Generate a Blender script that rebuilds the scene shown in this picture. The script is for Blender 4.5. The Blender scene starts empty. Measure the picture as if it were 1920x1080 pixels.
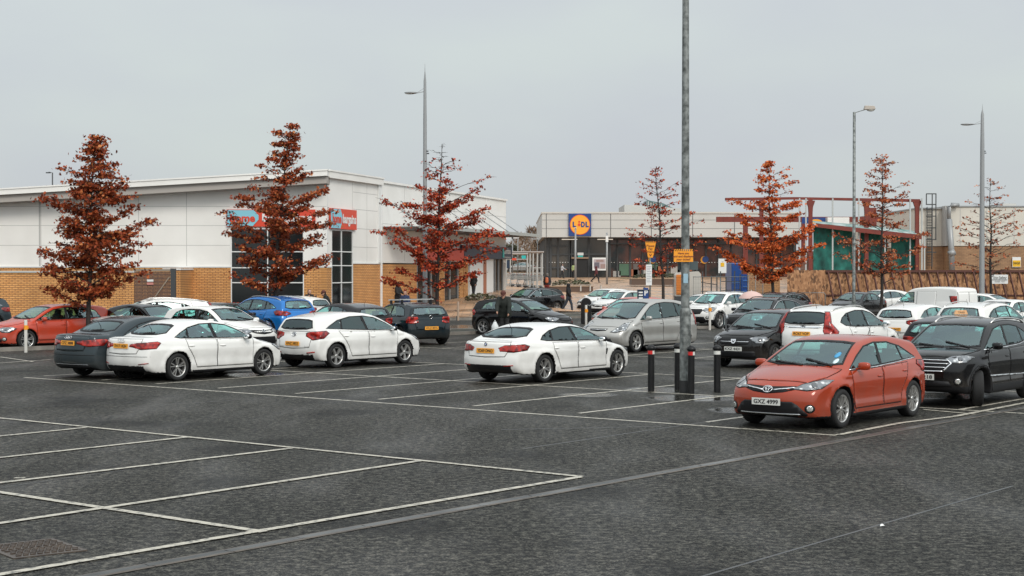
import bpy, bmesh, math, random
import numpy as np
from mathutils import Vector, Matrix, geometry
from mathutils.bvhtree import BVHTree
random.seed(7); np.random.seed(7)
R = math.radians
sc = bpy.context.scene
COL = sc.collection
# ------------------------------------------------------------------ camera
HC, F, HZ = 2.6, 2982.0, 507.0
cam = bpy.data.cameras.new('camera'); camo = bpy.data.objects.new('camera', cam); COL.objects.link(camo)
cam.sensor_width = 36; cam.lens = 36*F/1920; cam.clip_end = 5000; cam.clip_start = .1
camo.location = (0, 0, HC); camo.rotation_euler = (R(90)-math.atan(33/F), 0, 0)
sc.camera = camo
sc.view_settings.view_transform = 'Standard'; sc.view_settings.look = 'None'
sc.view_settings.exposure = .12; sc.view_settings.gamma = 1
# ------------------------------------------------------------------ sky and sun (overcast)
SUN_EL, SUN_AZ = 38, 155          # behind the camera, a little to the right
w = bpy.data.worlds.new('World'); sc.world = w; w.use_nodes = True
nt = w.node_tree; nt.nodes.clear()
def N(t, **k):
    n = nt.nodes.new(t)
    for a, b in k.items(): setattr(n, a, b)
    return n
LK = lambda a, b: nt.links.new(a, b)
out = N('ShaderNodeOutputWorld'); bg = N('ShaderNodeBackground'); bg.inputs['Strength'].default_value = .1
sky = N('ShaderNodeTexSky', sky_type='NISHITA', sun_disc=False, sun_elevation=R(SUN_EL), sun_rotation=R(SUN_AZ))
tc = N('ShaderNodeTexCoord'); sep = N('ShaderNodeSeparateXYZ'); LK(tc.outputs['Generated'], sep.inputs[0])
mr = N('ShaderNodeMapRange'); LK(sep.outputs['Z'], mr.inputs['Value'])
mr.inputs['From Min'].default_value = .0; mr.inputs['From Max'].default_value = 1
mr.inputs['To Min'].default_value = .93; mr.inputs['To Max'].default_value = 1.7
mp = N('ShaderNodeMapping'); mp.inputs['Scale'].default_value = (1, 1, 2.5); LK(tc.outputs['Generated'], mp.inputs[0])
nz = N('ShaderNodeTexNoise'); nz.inputs['Scale'].default_value = 4; nz.inputs['Detail'].default_value = 5; nz.inputs['Roughness'].default_value = .45
LK(mp.outputs[0], nz.inputs[0])
rp = N('ShaderNodeValToRGB'); LK(nz.outputs[0], rp.inputs[0])
rp.color_ramp.elements[0].position = .36; rp.color_ramp.elements[0].color = (5.25, 5.52, 5.90, 1)
rp.color_ramp.elements[1].position = .64; rp.color_ramp.elements[1].color = (5.75, 6.22, 6.15, 1)
vm = N('ShaderNodeVectorMath', operation='SCALE'); LK(rp.outputs[0], vm.inputs[0]); LK(mr.outputs[0], vm.inputs['Scale'])
# sky brightness added on the sun's side, behind the camera, to lift frontal light
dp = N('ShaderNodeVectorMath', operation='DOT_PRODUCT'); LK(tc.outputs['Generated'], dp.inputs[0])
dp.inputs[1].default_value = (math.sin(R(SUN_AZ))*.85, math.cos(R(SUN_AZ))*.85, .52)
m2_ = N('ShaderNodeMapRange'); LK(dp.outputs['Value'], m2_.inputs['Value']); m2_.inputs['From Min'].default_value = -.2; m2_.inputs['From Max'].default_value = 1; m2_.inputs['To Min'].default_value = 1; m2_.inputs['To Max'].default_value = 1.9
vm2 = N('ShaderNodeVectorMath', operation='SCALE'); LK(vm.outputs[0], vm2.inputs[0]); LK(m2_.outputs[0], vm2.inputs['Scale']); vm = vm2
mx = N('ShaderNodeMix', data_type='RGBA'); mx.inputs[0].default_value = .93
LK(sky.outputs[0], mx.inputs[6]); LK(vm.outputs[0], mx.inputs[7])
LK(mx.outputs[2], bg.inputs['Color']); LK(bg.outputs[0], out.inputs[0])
sun = bpy.data.lights.new('sun', 'SUN'); sun.energy = 1.5; sun.angle = R(20); sun.color = (1, .94, .86)
suno = bpy.data.objects.new('sun', sun); COL.objects.link(suno)
sa = R(SUN_AZ); sd = Vector((math.sin(sa)*math.cos(R(SUN_EL)), math.cos(sa)*math.cos(R(SUN_EL)), math.sin(R(SUN_EL))))
suno.rotation_euler = sd.to_track_quat('Z', 'Y').to_euler()

# ------------------------------------------------------------------ helpers
def P(px, py, Y): return Vector(((px-960)*Y/F, Y, HC-(py-HZ)*Y/F))
def G(px, py, z=0):
    Y = (HC-z)*F/(py-HZ); return Vector(((px-960)*Y/F, Y, z))
MATS = {}
def mat(name, col, rough=.5, metal=0, spec=.5, coat=0, noise=None, bump=None, emit=None, build=None):
    if name in MATS: return MATS[name]
    m = bpy.data.materials.new(name); m.use_nodes = True; MATS[name] = m
    t = m.node_tree; b = t.nodes['Principled BSDF']
    b.inputs['Base Color'].default_value = (*col, 1); b.inputs['Roughness'].default_value = rough
    b.inputs['Metallic'].default_value = metal; b.inputs['Specular IOR Level'].default_value = spec
    b.inputs['Coat Weight'].default_value = coat; b.inputs['Coat Roughness'].default_value = .04
    if noise or bump:
        c = t.nodes.new('ShaderNodeTexCoord')
    if noise:      # (scale, amount, second colour)
        n = t.nodes.new('ShaderNodeTexNoise'); n.inputs['Scale'].default_value = noise[0]; n.inputs['Detail'].default_value = 6
        t.links.new(c.outputs['Object'], n.inputs[0])
        r = t.nodes.new('ShaderNodeValToRGB'); r.color_ramp.elements[0].position = .5-noise[1]/2; r.color_ramp.elements[1].position = .5+noise[1]/2
        r.color_ramp.elements[0].color = (*noise[2], 1); r.color_ramp.elements[1].color = (*col, 1)
        t.links.new(n.outputs[0], r.inputs[0]); t.links.new(r.outputs[0], b.inputs['Base Color'])
    if bump:
        n = t.nodes.new('ShaderNodeTexNoise'); n.inputs['Scale'].default_value = bump[0]; n.inputs['Detail'].default_value = 4
        t.links.new(c.outputs['Object'], n.inputs[0])
        bp = t.nodes.new('ShaderNodeBump'); bp.inputs['Strength'].default_value = bump[1]; bp.inputs['Distance'].default_value = bump[2]
        t.links.new(n.outputs[0], bp.inputs['Height']); t.links.new(bp.outputs[0], b.inputs['Normal'])
    if emit:
        b.inputs['Emission Color'].default_value = (*emit[0], 1); b.inputs['Emission Strength'].default_value = emit[1]
    if build: build(t, b)
    return m
def tag(o, label=None, cat=None, group=None, kind=None):
    for k, v in (('label', label), ('category', cat), ('group', group), ('kind', kind)):
        if v: o[k] = v
    return o
def link(o, parent=None):
    COL.objects.link(o)
    if parent: o.parent = parent
    return o
def empty(name, loc, rz=0, label=None, cat=None, group=None):
    o = bpy.data.objects.new(name, None); o.empty_display_size = .2; COL.objects.link(o)
    o.location = loc; o.rotation_euler = (0, 0, rz); return tag(o, label, cat, group)
def meshobj(name, me, parent=None, mats=None):
    o = bpy.data.objects.new(name, me); link(o, parent)
    return o
def copy_tree(o, parent=None):
    c = o.copy(); COL.objects.link(c)
    if parent: c.parent = parent
    for ch in list(o.children): copy_tree(ch, c)
    return c
class MB:
    def __init__(s): s.v = []; s.f = []; s.m = []; s.sm = []
    def add(s, vs, fs, mi=0, smooth=False):
        n = len(s.v); s.v += [tuple(v) for v in vs]
        for f in fs: s.f.append(tuple(i+n for i in f)); s.m.append(mi); s.sm.append(smooth)
        return s
    def box(s, x0, x1, y0, y1, z0, z1, mi=0, M=None):
        vs = [Vector((x, y, z)) for z in (z0, z1) for y in (y0, y1) for x in (x0, x1)]
        if M is not None: vs = [M @ v for v in vs]
        return s.add(vs, [(0, 2, 3, 1), (4, 5, 7, 6), (0, 1, 5, 4), (2, 6, 7, 3), (0, 4, 6, 2), (1, 3, 7, 5)], mi)
    def bar(s, p0, p1, wx, wz=None, mi=0):
        p0 = Vector(p0); p1 = Vector(p1); d = p1-p0; L = d.length
        q = d.to_track_quat('Y', 'Z').to_matrix().to_4x4(); q.translation = p0
        wz = wz or wx
        return s.box(-wx/2, wx/2, 0, L, -wz/2, wz/2, mi, q)
    def tube(s, pts, rs, n=8, mi=0, cap=True, smooth=True):
        pts = [Vector(p) for p in pts]
        if not hasattr(rs, '__len__'): rs = [rs]*len(pts)
        vs = []; fs = []
        for i, p in enumerate(pts):
            d = (pts[min(i+1, len(pts)-1)]-pts[max(i-1, 0)]).normalized()
            a = Vector((0, 0, 1)) if abs(d.z) < .9 else Vector((1, 0, 0))
            u = d.cross(a).normalized(); w_ = d.cross(u)
            for k in range(n):
                t = 2*math.pi*k/n; vs.append(p+(u*math.cos(t)+w_*math.sin(t))*rs[i])
        for i in range(len(pts)-1):
            for k in range(n):
                a = i*n+k; b = i*n+(k+1) % n; fs.append((a, b, b+n, a+n))
        if cap: fs.append(tuple(range(n-1, -1, -1))); fs.append(tuple(range((len(pts)-1)*n, len(pts)*n)))
        return s.add(vs, fs, mi, smooth)
    def lathe(s, prof, n=24, M=None, mi=0, smooth=True):   # prof (r,z) about z
        vs = []; fs = []
        for r, z in prof:
            for k in range(n):
                t = 2*math.pi*k/n; v = Vector((r*math.cos(t), r*math.sin(t), z)); vs.append(M @ v if M is not None else v)
        for i in range(len(prof)-1):
            for k in range(n):
                a = i*n+k; b = i*n+(k+1) % n; fs.append((a, b, b+n, a+n))
        return s.add(vs, fs, mi, smooth)
    def prism(s, poly, z0, z1, M=None, mi=0):   # poly in xy
        n = len(poly); vs = [Vector((x, y, z0)) for x, y in poly]+[Vector((x, y, z1)) for x, y in poly]
        if M is not None: vs = [M @ v for v in vs]
        fs = [tuple(range(n-1, -1, -1)), tuple(range(n, 2*n))]+[(i, (i+1) % n, (i+1) % n+n, i+n) for i in range(n)]
        return s.add(vs, fs, mi)
    def mesh(s, name, mats):
        me = bpy.data.meshes.new(name); me.from_pydata(s.v, [], s.f)
        if not isinstance(mats, (list, tuple)): mats = [mats]
        for m in mats: me.materials.append(m)
        me.polygons.foreach_set('material_index', s.m); me.polygons.foreach_set('use_smooth', s.sm)
        me.update(); return me
    def build(s, name, mats, parent=None, bevel=0):
        o = meshobj(name, s.mesh(name, mats), parent)
        if bevel:
            b = o.modifiers.new('b', 'BEVEL'); b.width = bevel; b.segments = 2; b.limit_method = 'ANGLE'; b.angle_limit = R(40)
        return o
TEXTS = {}
def text_mesh(s, size, m, width=None, extrude=.002, bold=0):
    key = (s, size, m.name, width)
    if key in TEXTS: return TEXTS[key]
    cu = bpy.data.curves.new('t', 'FONT'); cu.body = s; cu.size = size; cu.align_x = 'CENTER'; cu.align_y = 'CENTER'
    cu.extrude = extrude; cu.offset = bold; cu.resolution_u = 3
    o = bpy.data.objects.new('t', cu); COL.objects.link(o)
    dg = bpy.context.evaluated_depsgraph_get(); me = bpy.data.meshes.new_from_object(o.evaluated_get(dg))
    bpy.data.objects.remove(o)
    me.materials.clear(); me.materials.append(m)
    if width:
        xs = [v.co.x for v in me.vertices]; k = width/(max(xs)-min(xs))
        for v in me.vertices: v.co.x *= k
    TEXTS[key] = me; return me
def text(name, s, size, m, loc, rot, parent, width=None, bold=0):
    o = meshobj(name, text_mesh(s, size, m, width, bold=bold), parent); o.location = loc; o.rotation_euler = rot; return o

# ------------------------------------------------------------------ implicit surfaces
def surf_nets(f, lo, hi, h, relax=3):
    ax = [np.arange(lo[i], hi[i]+h, h) for i in range(3)]
    X, Y, Z = np.meshgrid(*ax, indexing='ij')
    V = f(np.stack([X.ravel(), Y.ravel(), Z.ravel()], 1)).reshape(X.shape)
    n = np.array(V.shape)-1
    ins = V < 0
    c = [ins[i:n[0]+i, j:n[1]+j, k:n[2]+k] for i in (0, 1) for j in (0, 1) for k in (0, 1)]
    cnt = sum(a.astype(np.int8) for a in c); act = (cnt > 0) & (cnt < 8)
    idx = -np.ones(n, int); cells = np.argwhere(act); idx[act] = np.arange(len(cells))
    acc = np.zeros((len(cells), 3)); num = np.zeros(len(cells))
    cs = [(i, j, k) for i in (0, 1) for j in (0, 1) for k in (0, 1)]
    for a in range(8):
        for b in range(a+1, 8):
            d = np.array(cs[b])-np.array(cs[a])
            if abs(d).sum() != 1: continue
            va = V[tuple((cells+cs[a]).T)]; vb = V[tuple((cells+cs[b]).T)]
            cr = (va < 0) != (vb < 0); t = np.where(cr, va/(va-vb+1e-12), 0)
            acc += np.where(cr[:, None], np.array(cs[a])+t[:, None]*d, 0); num += cr
    pts = np.array(lo)+h*(cells+acc/num[:, None])
    faces = []
    for ax_ in range(3):
        o1, o2 = [(1, 2), (2, 0), (0, 1)][ax_]
        sl0 = [slice(1, None)]*3; sl0[ax_] = slice(0, -1)
        A = ins[:-1, :-1, :-1] if False else None
        shp = [slice(1, n[i]) for i in range(3)]; shp[ax_] = slice(0, n[ax_])
        a = ins[tuple(shp)]; sh2 = list(shp); sh2[ax_] = slice(1, n[ax_]+1); b = ins[tuple(sh2)]
        e = np.argwhere(a != b)
        if not len(e): continue
        off = np.ones(3, int); off[ax_] = 0; e = e+off
        flip = ins[tuple(e.T)]
        q = []
        for (u, v) in ((-1, -1), (0, -1), (0, 0), (-1, 0)):
            g = e.copy(); g[:, o1] += u; g[:, o2] += v; q.append(idx[tuple(g.T)])
        q = np.stack(q, 1); q[~flip] = q[~flip][:, ::-1]
        faces.append(q)
    Fc = np.concatenate(faces); Fc = Fc[(Fc >= 0).all(1)]
    if relax:
        E = np.concatenate([Fc[:, [0, 1]], Fc[:, [1, 2]], Fc[:, [2, 3]], Fc[:, [3, 0]]])
        for _ in range(relax):
            s_ = np.zeros_like(pts); k = np.zeros(len(pts))
            np.add.at(s_, E[:, 0], pts[E[:, 1]]); np.add.at(k, E[:, 0], 1)
            np.add.at(s_, E[:, 1], pts[E[:, 0]]); np.add.at(k, E[:, 1], 1)
            pts = pts*.5+.5*s_/k[:, None]
            e = h*.15; v0 = f(pts)
            g = np.stack([f(pts+np.eye(3)[i]*e)-v0 for i in range(3)], 1)/e
            g2 = (g*g).sum(1)+1e-6
            st = -(v0/g2)[:, None]*g; l = np.linalg.norm(st, axis=1)[:, None]
            pts = pts+st*np.minimum(1, h*.7/(l+1e-9))
    return pts, Fc
def smax(a, b, k):
    h_ = np.clip(.5-.5*(b-a)/k, 0, 1)
    return b+(a-b)*h_+k*h_*(1-h_)
def smin(a, b, k): return -smax(-a, -b, k)
def chaikin(p, it=3):
    p = [np.array(q, float) for q in p]
    for _ in range(it):
        q = []
        for i in range(len(p)):
            a, b = p[i], p[(i+1) % len(p)]; q += [a*.75+b*.25, a*.25+b*.75]
        p = q
    return np.array(p)
class SDF2:
    def __init__(s, poly, it=3, st=.012):
        p = chaikin(poly, it); s.lo = p.min(0)-.5; s.st = st; hi = p.max(0)+.5
        nx, nz = ((hi-s.lo)/st).astype(int)+2
        X, Z = np.meshgrid(s.lo[0]+np.arange(nx)*st, s.lo[1]+np.arange(nz)*st, indexing='ij')
        q = np.stack([X.ravel(), Z.ravel()], 1); d = np.full(len(q), 1e9); sg = np.zeros(len(q), bool)
        for i in range(len(p)):
            a = p[i]; b = p[(i+1) % len(p)]; ab = b-a; t = np.clip(((q-a)@ab)/(ab@ab+1e-12), 0, 1)
            d = np.minimum(d, ((q-a-t[:, None]*ab)**2).sum(1))
            c = ((a[1] > q[:, 1]) != (b[1] > q[:, 1])) & (q[:, 0] < (b[0]-a[0])*(q[:, 1]-a[1])/((b[1]-a[1]) if abs(b[1]-a[1]) > 1e-12 else 1e-12)+a[0])
            sg ^= c
        d = np.sqrt(d); s.D = np.where(sg, -d, d).reshape(nx, nz)
    def __call__(s, x, z):
        u = np.clip((x-s.lo[0])/s.st, 0, s.D.shape[0]-1.001); v = np.clip((z-s.lo[1])/s.st, 0, s.D.shape[1]-1.001)
        i = u.astype(int); j = v.astype(int); a = u-i; b = v-j; D = s.D
        return (D[i, j]*(1-a)+D[i+1, j]*a)*(1-b)+(D[i, j+1]*(1-a)+D[i+1, j+1]*a)*b
def area2(p): return sum(p[i][0]*p[(i+1) % len(p)][1]-p[(i+1) % len(p)][0]*p[i][1] for i in range(len(p)))/2
def inset(p, d):
    p = [Vector(q) for q in p]; n = len(p)
    if area2(p) < 0: p = p[::-1]
    r = []
    for i in range(n):
        a, b, c = p[i-1], p[i], p[(i+1) % n]
        e1 = (b-a).normalized(); e2 = (c-b).normalized(); n1 = Vector((-e1.y, e1.x)); n2 = Vector((-e2.y, e2.x))
        m = n1+n2; m = m/max(.35, m.dot(n1)) if m.length > 1e-6 else n1
        r.append(b+m*d)
    return r
def clip_half(p, a, n):      # keep points with (q-a).n >= 0
    r = []
    for i in range(len(p)):
        q0, q1 = Vector(p[i]), Vector(p[(i+1) % len(p)]); d0 = (q0-a).dot(n); d1 = (q1-a).dot(n)
        if d0 >= 0: r.append(q0)
        if (d0 >= 0) != (d1 >= 0): r.append(q0+(q1-q0)*(d0/(d0-d1)))
    return r
def inpoly(p, q):
    c = False
    for i in range(len(p)):
        a, b = p[i], p[i-1]
        if (a[1] > q[1]) != (b[1] > q[1]) and q[0] < (b[0]-a[0])*(q[1]-a[1])/(b[1]-a[1])+a[0]: c = not c
    return c
def tess(loops, step, holes=()):
    vs = []; es = []
    def loop(lp):
        s0 = len(vs)
        for i in range(len(lp)):
            a, b = Vector(lp[i]), Vector(lp[(i+1) % len(lp)]); k = max(1, int((b-a).length/step+.5))
            for j in range(k): vs.append(a+(b-a)*(j/k))
        for i in range(s0, len(vs)): es.append((i, i+1 if i+1 < len(vs) else s0))
    for l in loops: loop(l)
    for l in holes: loop(l)
    xs = [v.x for v in vs]; ys = [v.y for v in vs]; main = loops[0]
    x = min(xs)+step*.6
    while x < max(xs):
        y = min(ys)+step*.6
        while y < max(ys):
            q = Vector((x, y))
            if any(inpoly(l, q) for l in loops) and not any(inpoly(l, q) for l in holes):
                vs.append(q)
            y += step
        x += step
    rv, re, rf, *_ = geometry.delaunay_2d_cdt(vs, es, [], 0, 1e-5)
    fs = []
    for f in rf:
        c = sum((rv[i] for i in f), Vector((0, 0)))/len(f)
        if any(inpoly(l, c) for l in loops) and not any(inpoly(l, c) for l in holes): fs.append(tuple(f))
    return rv, fs
# ------------------------------------------------------------------ vehicle materials
def paint(name, col, rough=.16, metal=0.0, dirt=True):
    def b(t, p):
        c = t.nodes.new('ShaderNodeTexCoord'); s = t.nodes.new('ShaderNodeSeparateXYZ'); t.links.new(c.outputs['Object'], s.inputs[0])
        n = t.nodes.new('ShaderNodeTexNoise'); n.inputs['Scale'].default_value = 3.5; n.inputs['Detail'].default_value = 7; t.links.new(c.outputs['Object'], n.inputs[0])
        a = t.nodes.new('ShaderNodeMath'); a.operation = 'MULTIPLY_ADD'; t.links.new(n.outputs[0], a.inputs[0]); a.inputs[1].default_value = .7
        t.links.new(s.outputs['Z'], a.inputs[2])
        m = t.nodes.new('ShaderNodeMapRange'); t.links.new(a.outputs[0], m.inputs['Value'])
        m.inputs['From Min'].default_value = .5; m.inputs['From Max'].default_value = 1.05; m.inputs['To Min'].default_value = .33; m.inputs['To Max'].default_value = .0
        x = t.nodes.new('ShaderNodeMix'); x.data_type = 'RGBA'; t.links.new(m.outputs[0], x.inputs[0])
        x.inputs[6].default_value = (*col, 1); x.inputs[7].default_value = (.10, .085, .07, 1)
        g = t.nodes.new('ShaderNodeNewGeometry'); y = t.nodes.new('ShaderNodeMix'); y.data_type = 'RGBA'
        t.links.new(g.outputs['Backfacing'], y.inputs[0]); t.links.new(x.outputs[2], y.inputs[6]); y.inputs[7].default_value = (.06, .06, .06, 1)
        t.links.new(y.outputs[2], p.inputs['Base Color'])
        d = t.nodes.new('ShaderNodeTexVoronoi'); d.inputs['Scale'].default_value = 70; t.links.new(c.outputs['Object'], d.inputs[0])
        r = t.nodes.new('ShaderNodeMapRange'); t.links.new(d.outputs['Distance'], r.inputs['Value']); r.inputs['From Min'].default_value = .0; r.inputs['From Max'].default_value = .35
        r.inputs['To Min'].default_value = 1; r.inputs['To Max'].default_value = 0
        bp = t.nodes.new('ShaderNodeBump'); bp.inputs['Strength'].default_value = .05; bp.inputs['Distance'].default_value = .001
        t.links.new(r.outputs[0], bp.inputs['Height']); t.links.new(bp.outputs[0], p.inputs['Normal'])
    return mat(name, col, rough, metal, .4, .3 if max(col) > .1 else .05, build=b)
PWHITE = paint('paint white', (.72, .71, .68)); PRED = paint('paint metallic coral red', (.33, .038, .011), .14, .1)
PGREY = paint('paint slate grey', (.028, .040, .046), .16, .2); PBLACK = paint('paint black', (.004, .004, .0045), .09)
PSILVER = paint('paint silver', (.42, .41, .385), .32, .55); PBLUE = paint('paint bright blue', (.010, .15, .45), .18, .15)
PGREEN = paint('paint dark teal', (.003, .011, .016), .09); PORANGE = paint('paint orange red', (.44, .045, .018), .26)
PDARK = paint('paint charcoal', (.008, .008, .009), .10, .0); PSALMON = paint('paint faded red', (.48, .10, .07), .3)
TRIM = mat('black plastic trim', (.008, .008, .009), .55, 0, .3); TYRE = mat('tyre rubber', (.009, .009, .009), .8, bump=(60, .3, .004))
GAP = mat('panel gap', (.004, .004, .004), .9); CHROME = mat('chrome', (.75, .76, .77), .12, 1)
ALLOY = mat('silver alloy', (.55, .54, .52), .28, .85); ALLOYD = mat('dark alloy', (.05, .05, .055), .3, .7)
SEAT = mat('dark cloth seat', (.035, .035, .037), .9); DASH = mat('dashboard plastic', (.025, .025, .025), .7)
def headmat(t, p):
    c = t.nodes.new('ShaderNodeTexCoord'); v = t.nodes.new('ShaderNodeTexVoronoi'); v.inputs['Scale'].default_value = 11; t.links.new(c.outputs['Object'], v.inputs[0])
    r = t.nodes.new('ShaderNodeValToRGB'); t.links.new(v.outputs['Distance'], r.inputs[0])
    r.color_ramp.elements[0].position = .12; r.color_ramp.elements[0].color = (.9, .9, .88, 1)
    r.color_ramp.elements[1].position = .5; r.color_ramp.elements[1].color = (.16, .17, .18, 1); t.links.new(r.outputs[0], p.inputs['Base Color'])
HEAD = mat('headlamp reflector', (.5, .5, .5), .2, .55, .8, 1, build=headmat)
LENS = mat('lamp lens', (.05, .055, .06), .05, .3, .8, 1); FOGL = mat('fog lamp glass', (.7, .7, .66), .1, .7, .8, 1)
def tailmat(t, p):
    c = t.nodes.new('ShaderNodeTexCoord'); v = t.nodes.new('ShaderNodeTexNoise'); v.inputs['Scale'].default_value = 9; t.links.new(c.outputs['Object'], v.inputs[0])
    r = t.nodes.new('ShaderNodeValToRGB'); t.links.new(v.outputs[0], r.inputs[0])
    r.color_ramp.elements[0].position = .38; r.color_ramp.elements[0].color = (.10, .004, .004, 1)
    r.color_ramp.elements[1].position = .62; r.color_ramp.elements[1].color = (.42, .022, .012, 1); t.links.new(r.outputs[0], p.inputs['Base Color'])
TAIL = mat('red tail lamp', (.3, .01, .01), .12, 0, .4, .35, build=tailmat); REVL = mat('clear lamp', (.7, .66, .6), .12, .2, .7, 1)
PLW = mat('white number plate', (.62, .62, .58), .4); PLY = mat('yellow number plate', (.80, .34, .03), .4); INK = mat('black ink', (.01, .01, .01), .5)
def glass(name, tint, gl=.09):
    m = bpy.data.materials.new(name); m.use_nodes = True; t = m.node_tree; t.nodes.clear()
    o = t.nodes.new('ShaderNodeOutputMaterial'); tr = t.nodes.new('ShaderNodeBsdfTransparent'); tr.inputs[0].default_value = (*tint, 1)
    g = t.nodes.new('ShaderNodeBsdfGlossy'); g.inputs['Roughness'].default_value = .04; g.inputs[0].default_value = (.80, 1.0, 1.02, 1)
    n = t.nodes.new('ShaderNodeTexNoise'); n.inputs['Scale'].default_value = 3; n.inputs['Detail'].default_value = 8; c = t.nodes.new('ShaderNodeTexCoord'); t.links.new(c.outputs['Object'], n.inputs[0])
    bp = t.nodes.new('ShaderNodeBump'); bp.inputs['Strength'].default_value = .12; bp.inputs['Distance'].default_value = .01; t.links.new(n.outputs[0], bp.inputs['Height']); t.links.new(bp.outputs[0], g.inputs['Normal'])
    fr = t.nodes.new('ShaderNodeFresnel'); fr.inputs[0].default_value = 1.62
    mr_ = t.nodes.new('ShaderNodeMath'); mr_.operation = 'ADD'; t.links.new(fr.outputs[0], mr_.inputs[0]); mr_.inputs[1].default_value = gl; mr_.use_clamp = True
    ge = t.nodes.new('ShaderNodeNewGeometry'); mu = t.nodes.new('ShaderNodeMath'); mu.operation = 'SUBTRACT'; mu.inputs[0].default_value = 1; t.links.new(ge.outputs['Backfacing'], mu.inputs[1])
    m2 = t.nodes.new('ShaderNodeMath'); m2.operation = 'MULTIPLY'; t.links.new(mr_.outputs[0], m2.inputs[0]); t.links.new(mu.outputs[0], m2.inputs[1])
    x = t.nodes.new('ShaderNodeMixShader'); t.links.new(m2.outputs[0], x.inputs[0]); t.links.new(tr.outputs[0], x.inputs[1]); t.links.new(g.outputs[0], x.inputs[2]); t.links.new(x.outputs[0], o.inputs[0])
    return m
GLASS = glass('car glass', (.46, .78, .74), .10); PGLASS = glass('privacy glass', (.035, .04, .045), .03)

# ------------------------------------------------------------------ vehicle templates (x forward, y left, z up; origin mid wheelbase)
def tilt(T, **k): d = dict(T); d.update(k); return d
HATCH = dict(wb=2.60, xf=2.22, xr=-2.06, W=1.76, H=1.46, r=.325, tum=.22, zb=.95, pf=.20, pr=.11, kf=.34, kr=.20, k=.062, zsill=.30,
  body=[(2.02,.20),(2.20,.24),(2.23,.50),(2.19,.66),(2.06,.76),(1.75,.865),(1.15,.99),(.9,1.0),(-1.5,1.04),(-1.93,1.02),(-2.02,.86),(-2.07,.66),(-2.07,.42),(-1.98,.24),(-1.8,.2)],
  house=[(1.42,.88),(1.18,.985),(.72,1.215),(.32,1.385),(-.05,1.455),(-.5,1.475),(-1.1,1.445),(-1.68,1.36),(-1.83,1.325),(-1.90,1.22),(-2.02,.98),(-1.9,.8),(1.2,.8)],
  dlo=[(1.02,.955),(.62,1.165),(.25,1.315),(-.15,1.37),(-.65,1.36),(-1.12,1.27),(-1.42,1.14),(-1.60,1.05),(-.7,1.0),(.1,.965)],
  pillars=[(-.12,-.22,.09),(-1.06,-.98,.06)], priv=[0,0,0], ws=(.995,1.375,.70,.56), rw=(1.03,1.30,.60,.50),
  doors=[[(1.0,.93),(.93,.30),(-.12,.30),(-.10,.945)],[(-.13,.945),(-.13,.30),(-.76,.30),(-.86,.55),(-1.02,.76),(-1.18,.98)]],
  bonnet=[(1.98,.10),(1.90,.55),(1.55,.70),(1.12,.74),(1.16,0)], boot=[(.52,.98),(.60,.86),(.55,.56),(0,.53)],
  head=(38,[(2.10,.42,.66),(2.02,.62,.62),(1.85,.80,.66),(1.58,.84,.83),(1.75,.78,.84),(2.05,.55,.735)]),
  tail=(145,[(-1.98,.42,.94),(-2.0,.60,.97),(-1.72,.84,.99),(-1.62,.86,.93),(-1.78,.84,.80),(-2.0,.66,.76),(-2.03,.45,.86)]),
  grille=[[(.0,.70),(.44,.72),(.50,.66),(.30,.60),(0,.57)]], lower=[[(0,.50),(.50,.50),(.62,.34),(.60,.27),(0,.27)]],
  plate_f=.46, plate_r=.66, hand=[(.02,.80),(-.95,.84)], mirror=(.78,1.0), spokes=(5,2), fog=(.70,.36), rz=.97)
SALOON = tilt(HATCH, wb=2.64, xf=2.19, xr=-2.27, W=1.80, H=1.42, pr=.14, kr=.26,
  body=[(2.0,.20),(2.17,.25),(2.20,.52),(2.14,.68),(1.98,.775),(1.6,.86),(1.1,.955),(.9,.97),(-1.4,1.01),(-1.75,1.045),(-2.18,1.045),(-2.25,1.0),(-2.27,.80),(-2.29,.62),(-2.29,.40),(-2.2,.27),(-2.0,.2)],
  house=[(1.40,.86),(1.10,.975),(.65,1.19),(.28,1.335),(-.08,1.405),(-.5,1.425),(-.88,1.395),(-1.22,1.29),(-1.55,1.135),(-1.86,1.0),(-1.9,.85),(1.2,.8)],
  dlo=[(.98,.95),(.58,1.15),(.24,1.285),(-.15,1.335),(-.55,1.325),(-.90,1.25),(-1.18,1.12),(-1.36,1.02),(-1.2,.99),(-.5,.975),(.2,.96)],
  pillars=[(-.16,-.24,.10),(-.98,-.93,.05)], ws=(.985,1.335,.70,.56), rw=(1.075,1.315,.66,.52),
  doors=[[(.97,.93),(.93,.30),(-.16,.30),(-.14,.945)],[(-.17,.945),(-.17,.30),(-.78,.30),(-.86,.54),(-1.02,.76),(-1.06,.97)]],
  boot=[(.62,1.0),(.60,.84),(.50,.66),(0,.64)], bonnet=[(1.96,.10),(1.88,.55),(1.5,.70),(1.08,.74),(1.12,0)],
  tail=(150,[(-2.24,.30,.87),(-2.22,.50,.90),(-1.98,.86,.93),(-1.90,.88,.90),(-1.98,.86,.78),(-2.2,.62,.76),(-2.26,.42,.80),(-2.27,.30,.82)]),
  head=(38,[(2.12,.42,.68),(2.08,.60,.60),(1.88,.80,.62),(1.68,.86,.74),(1.85,.80,.77),(2.08,.58,.74)]),
  plate_r=.83, hand=[(.0,.79),(-.93,.81)], mirror=(.74,.985), diffuser=.37)
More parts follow.
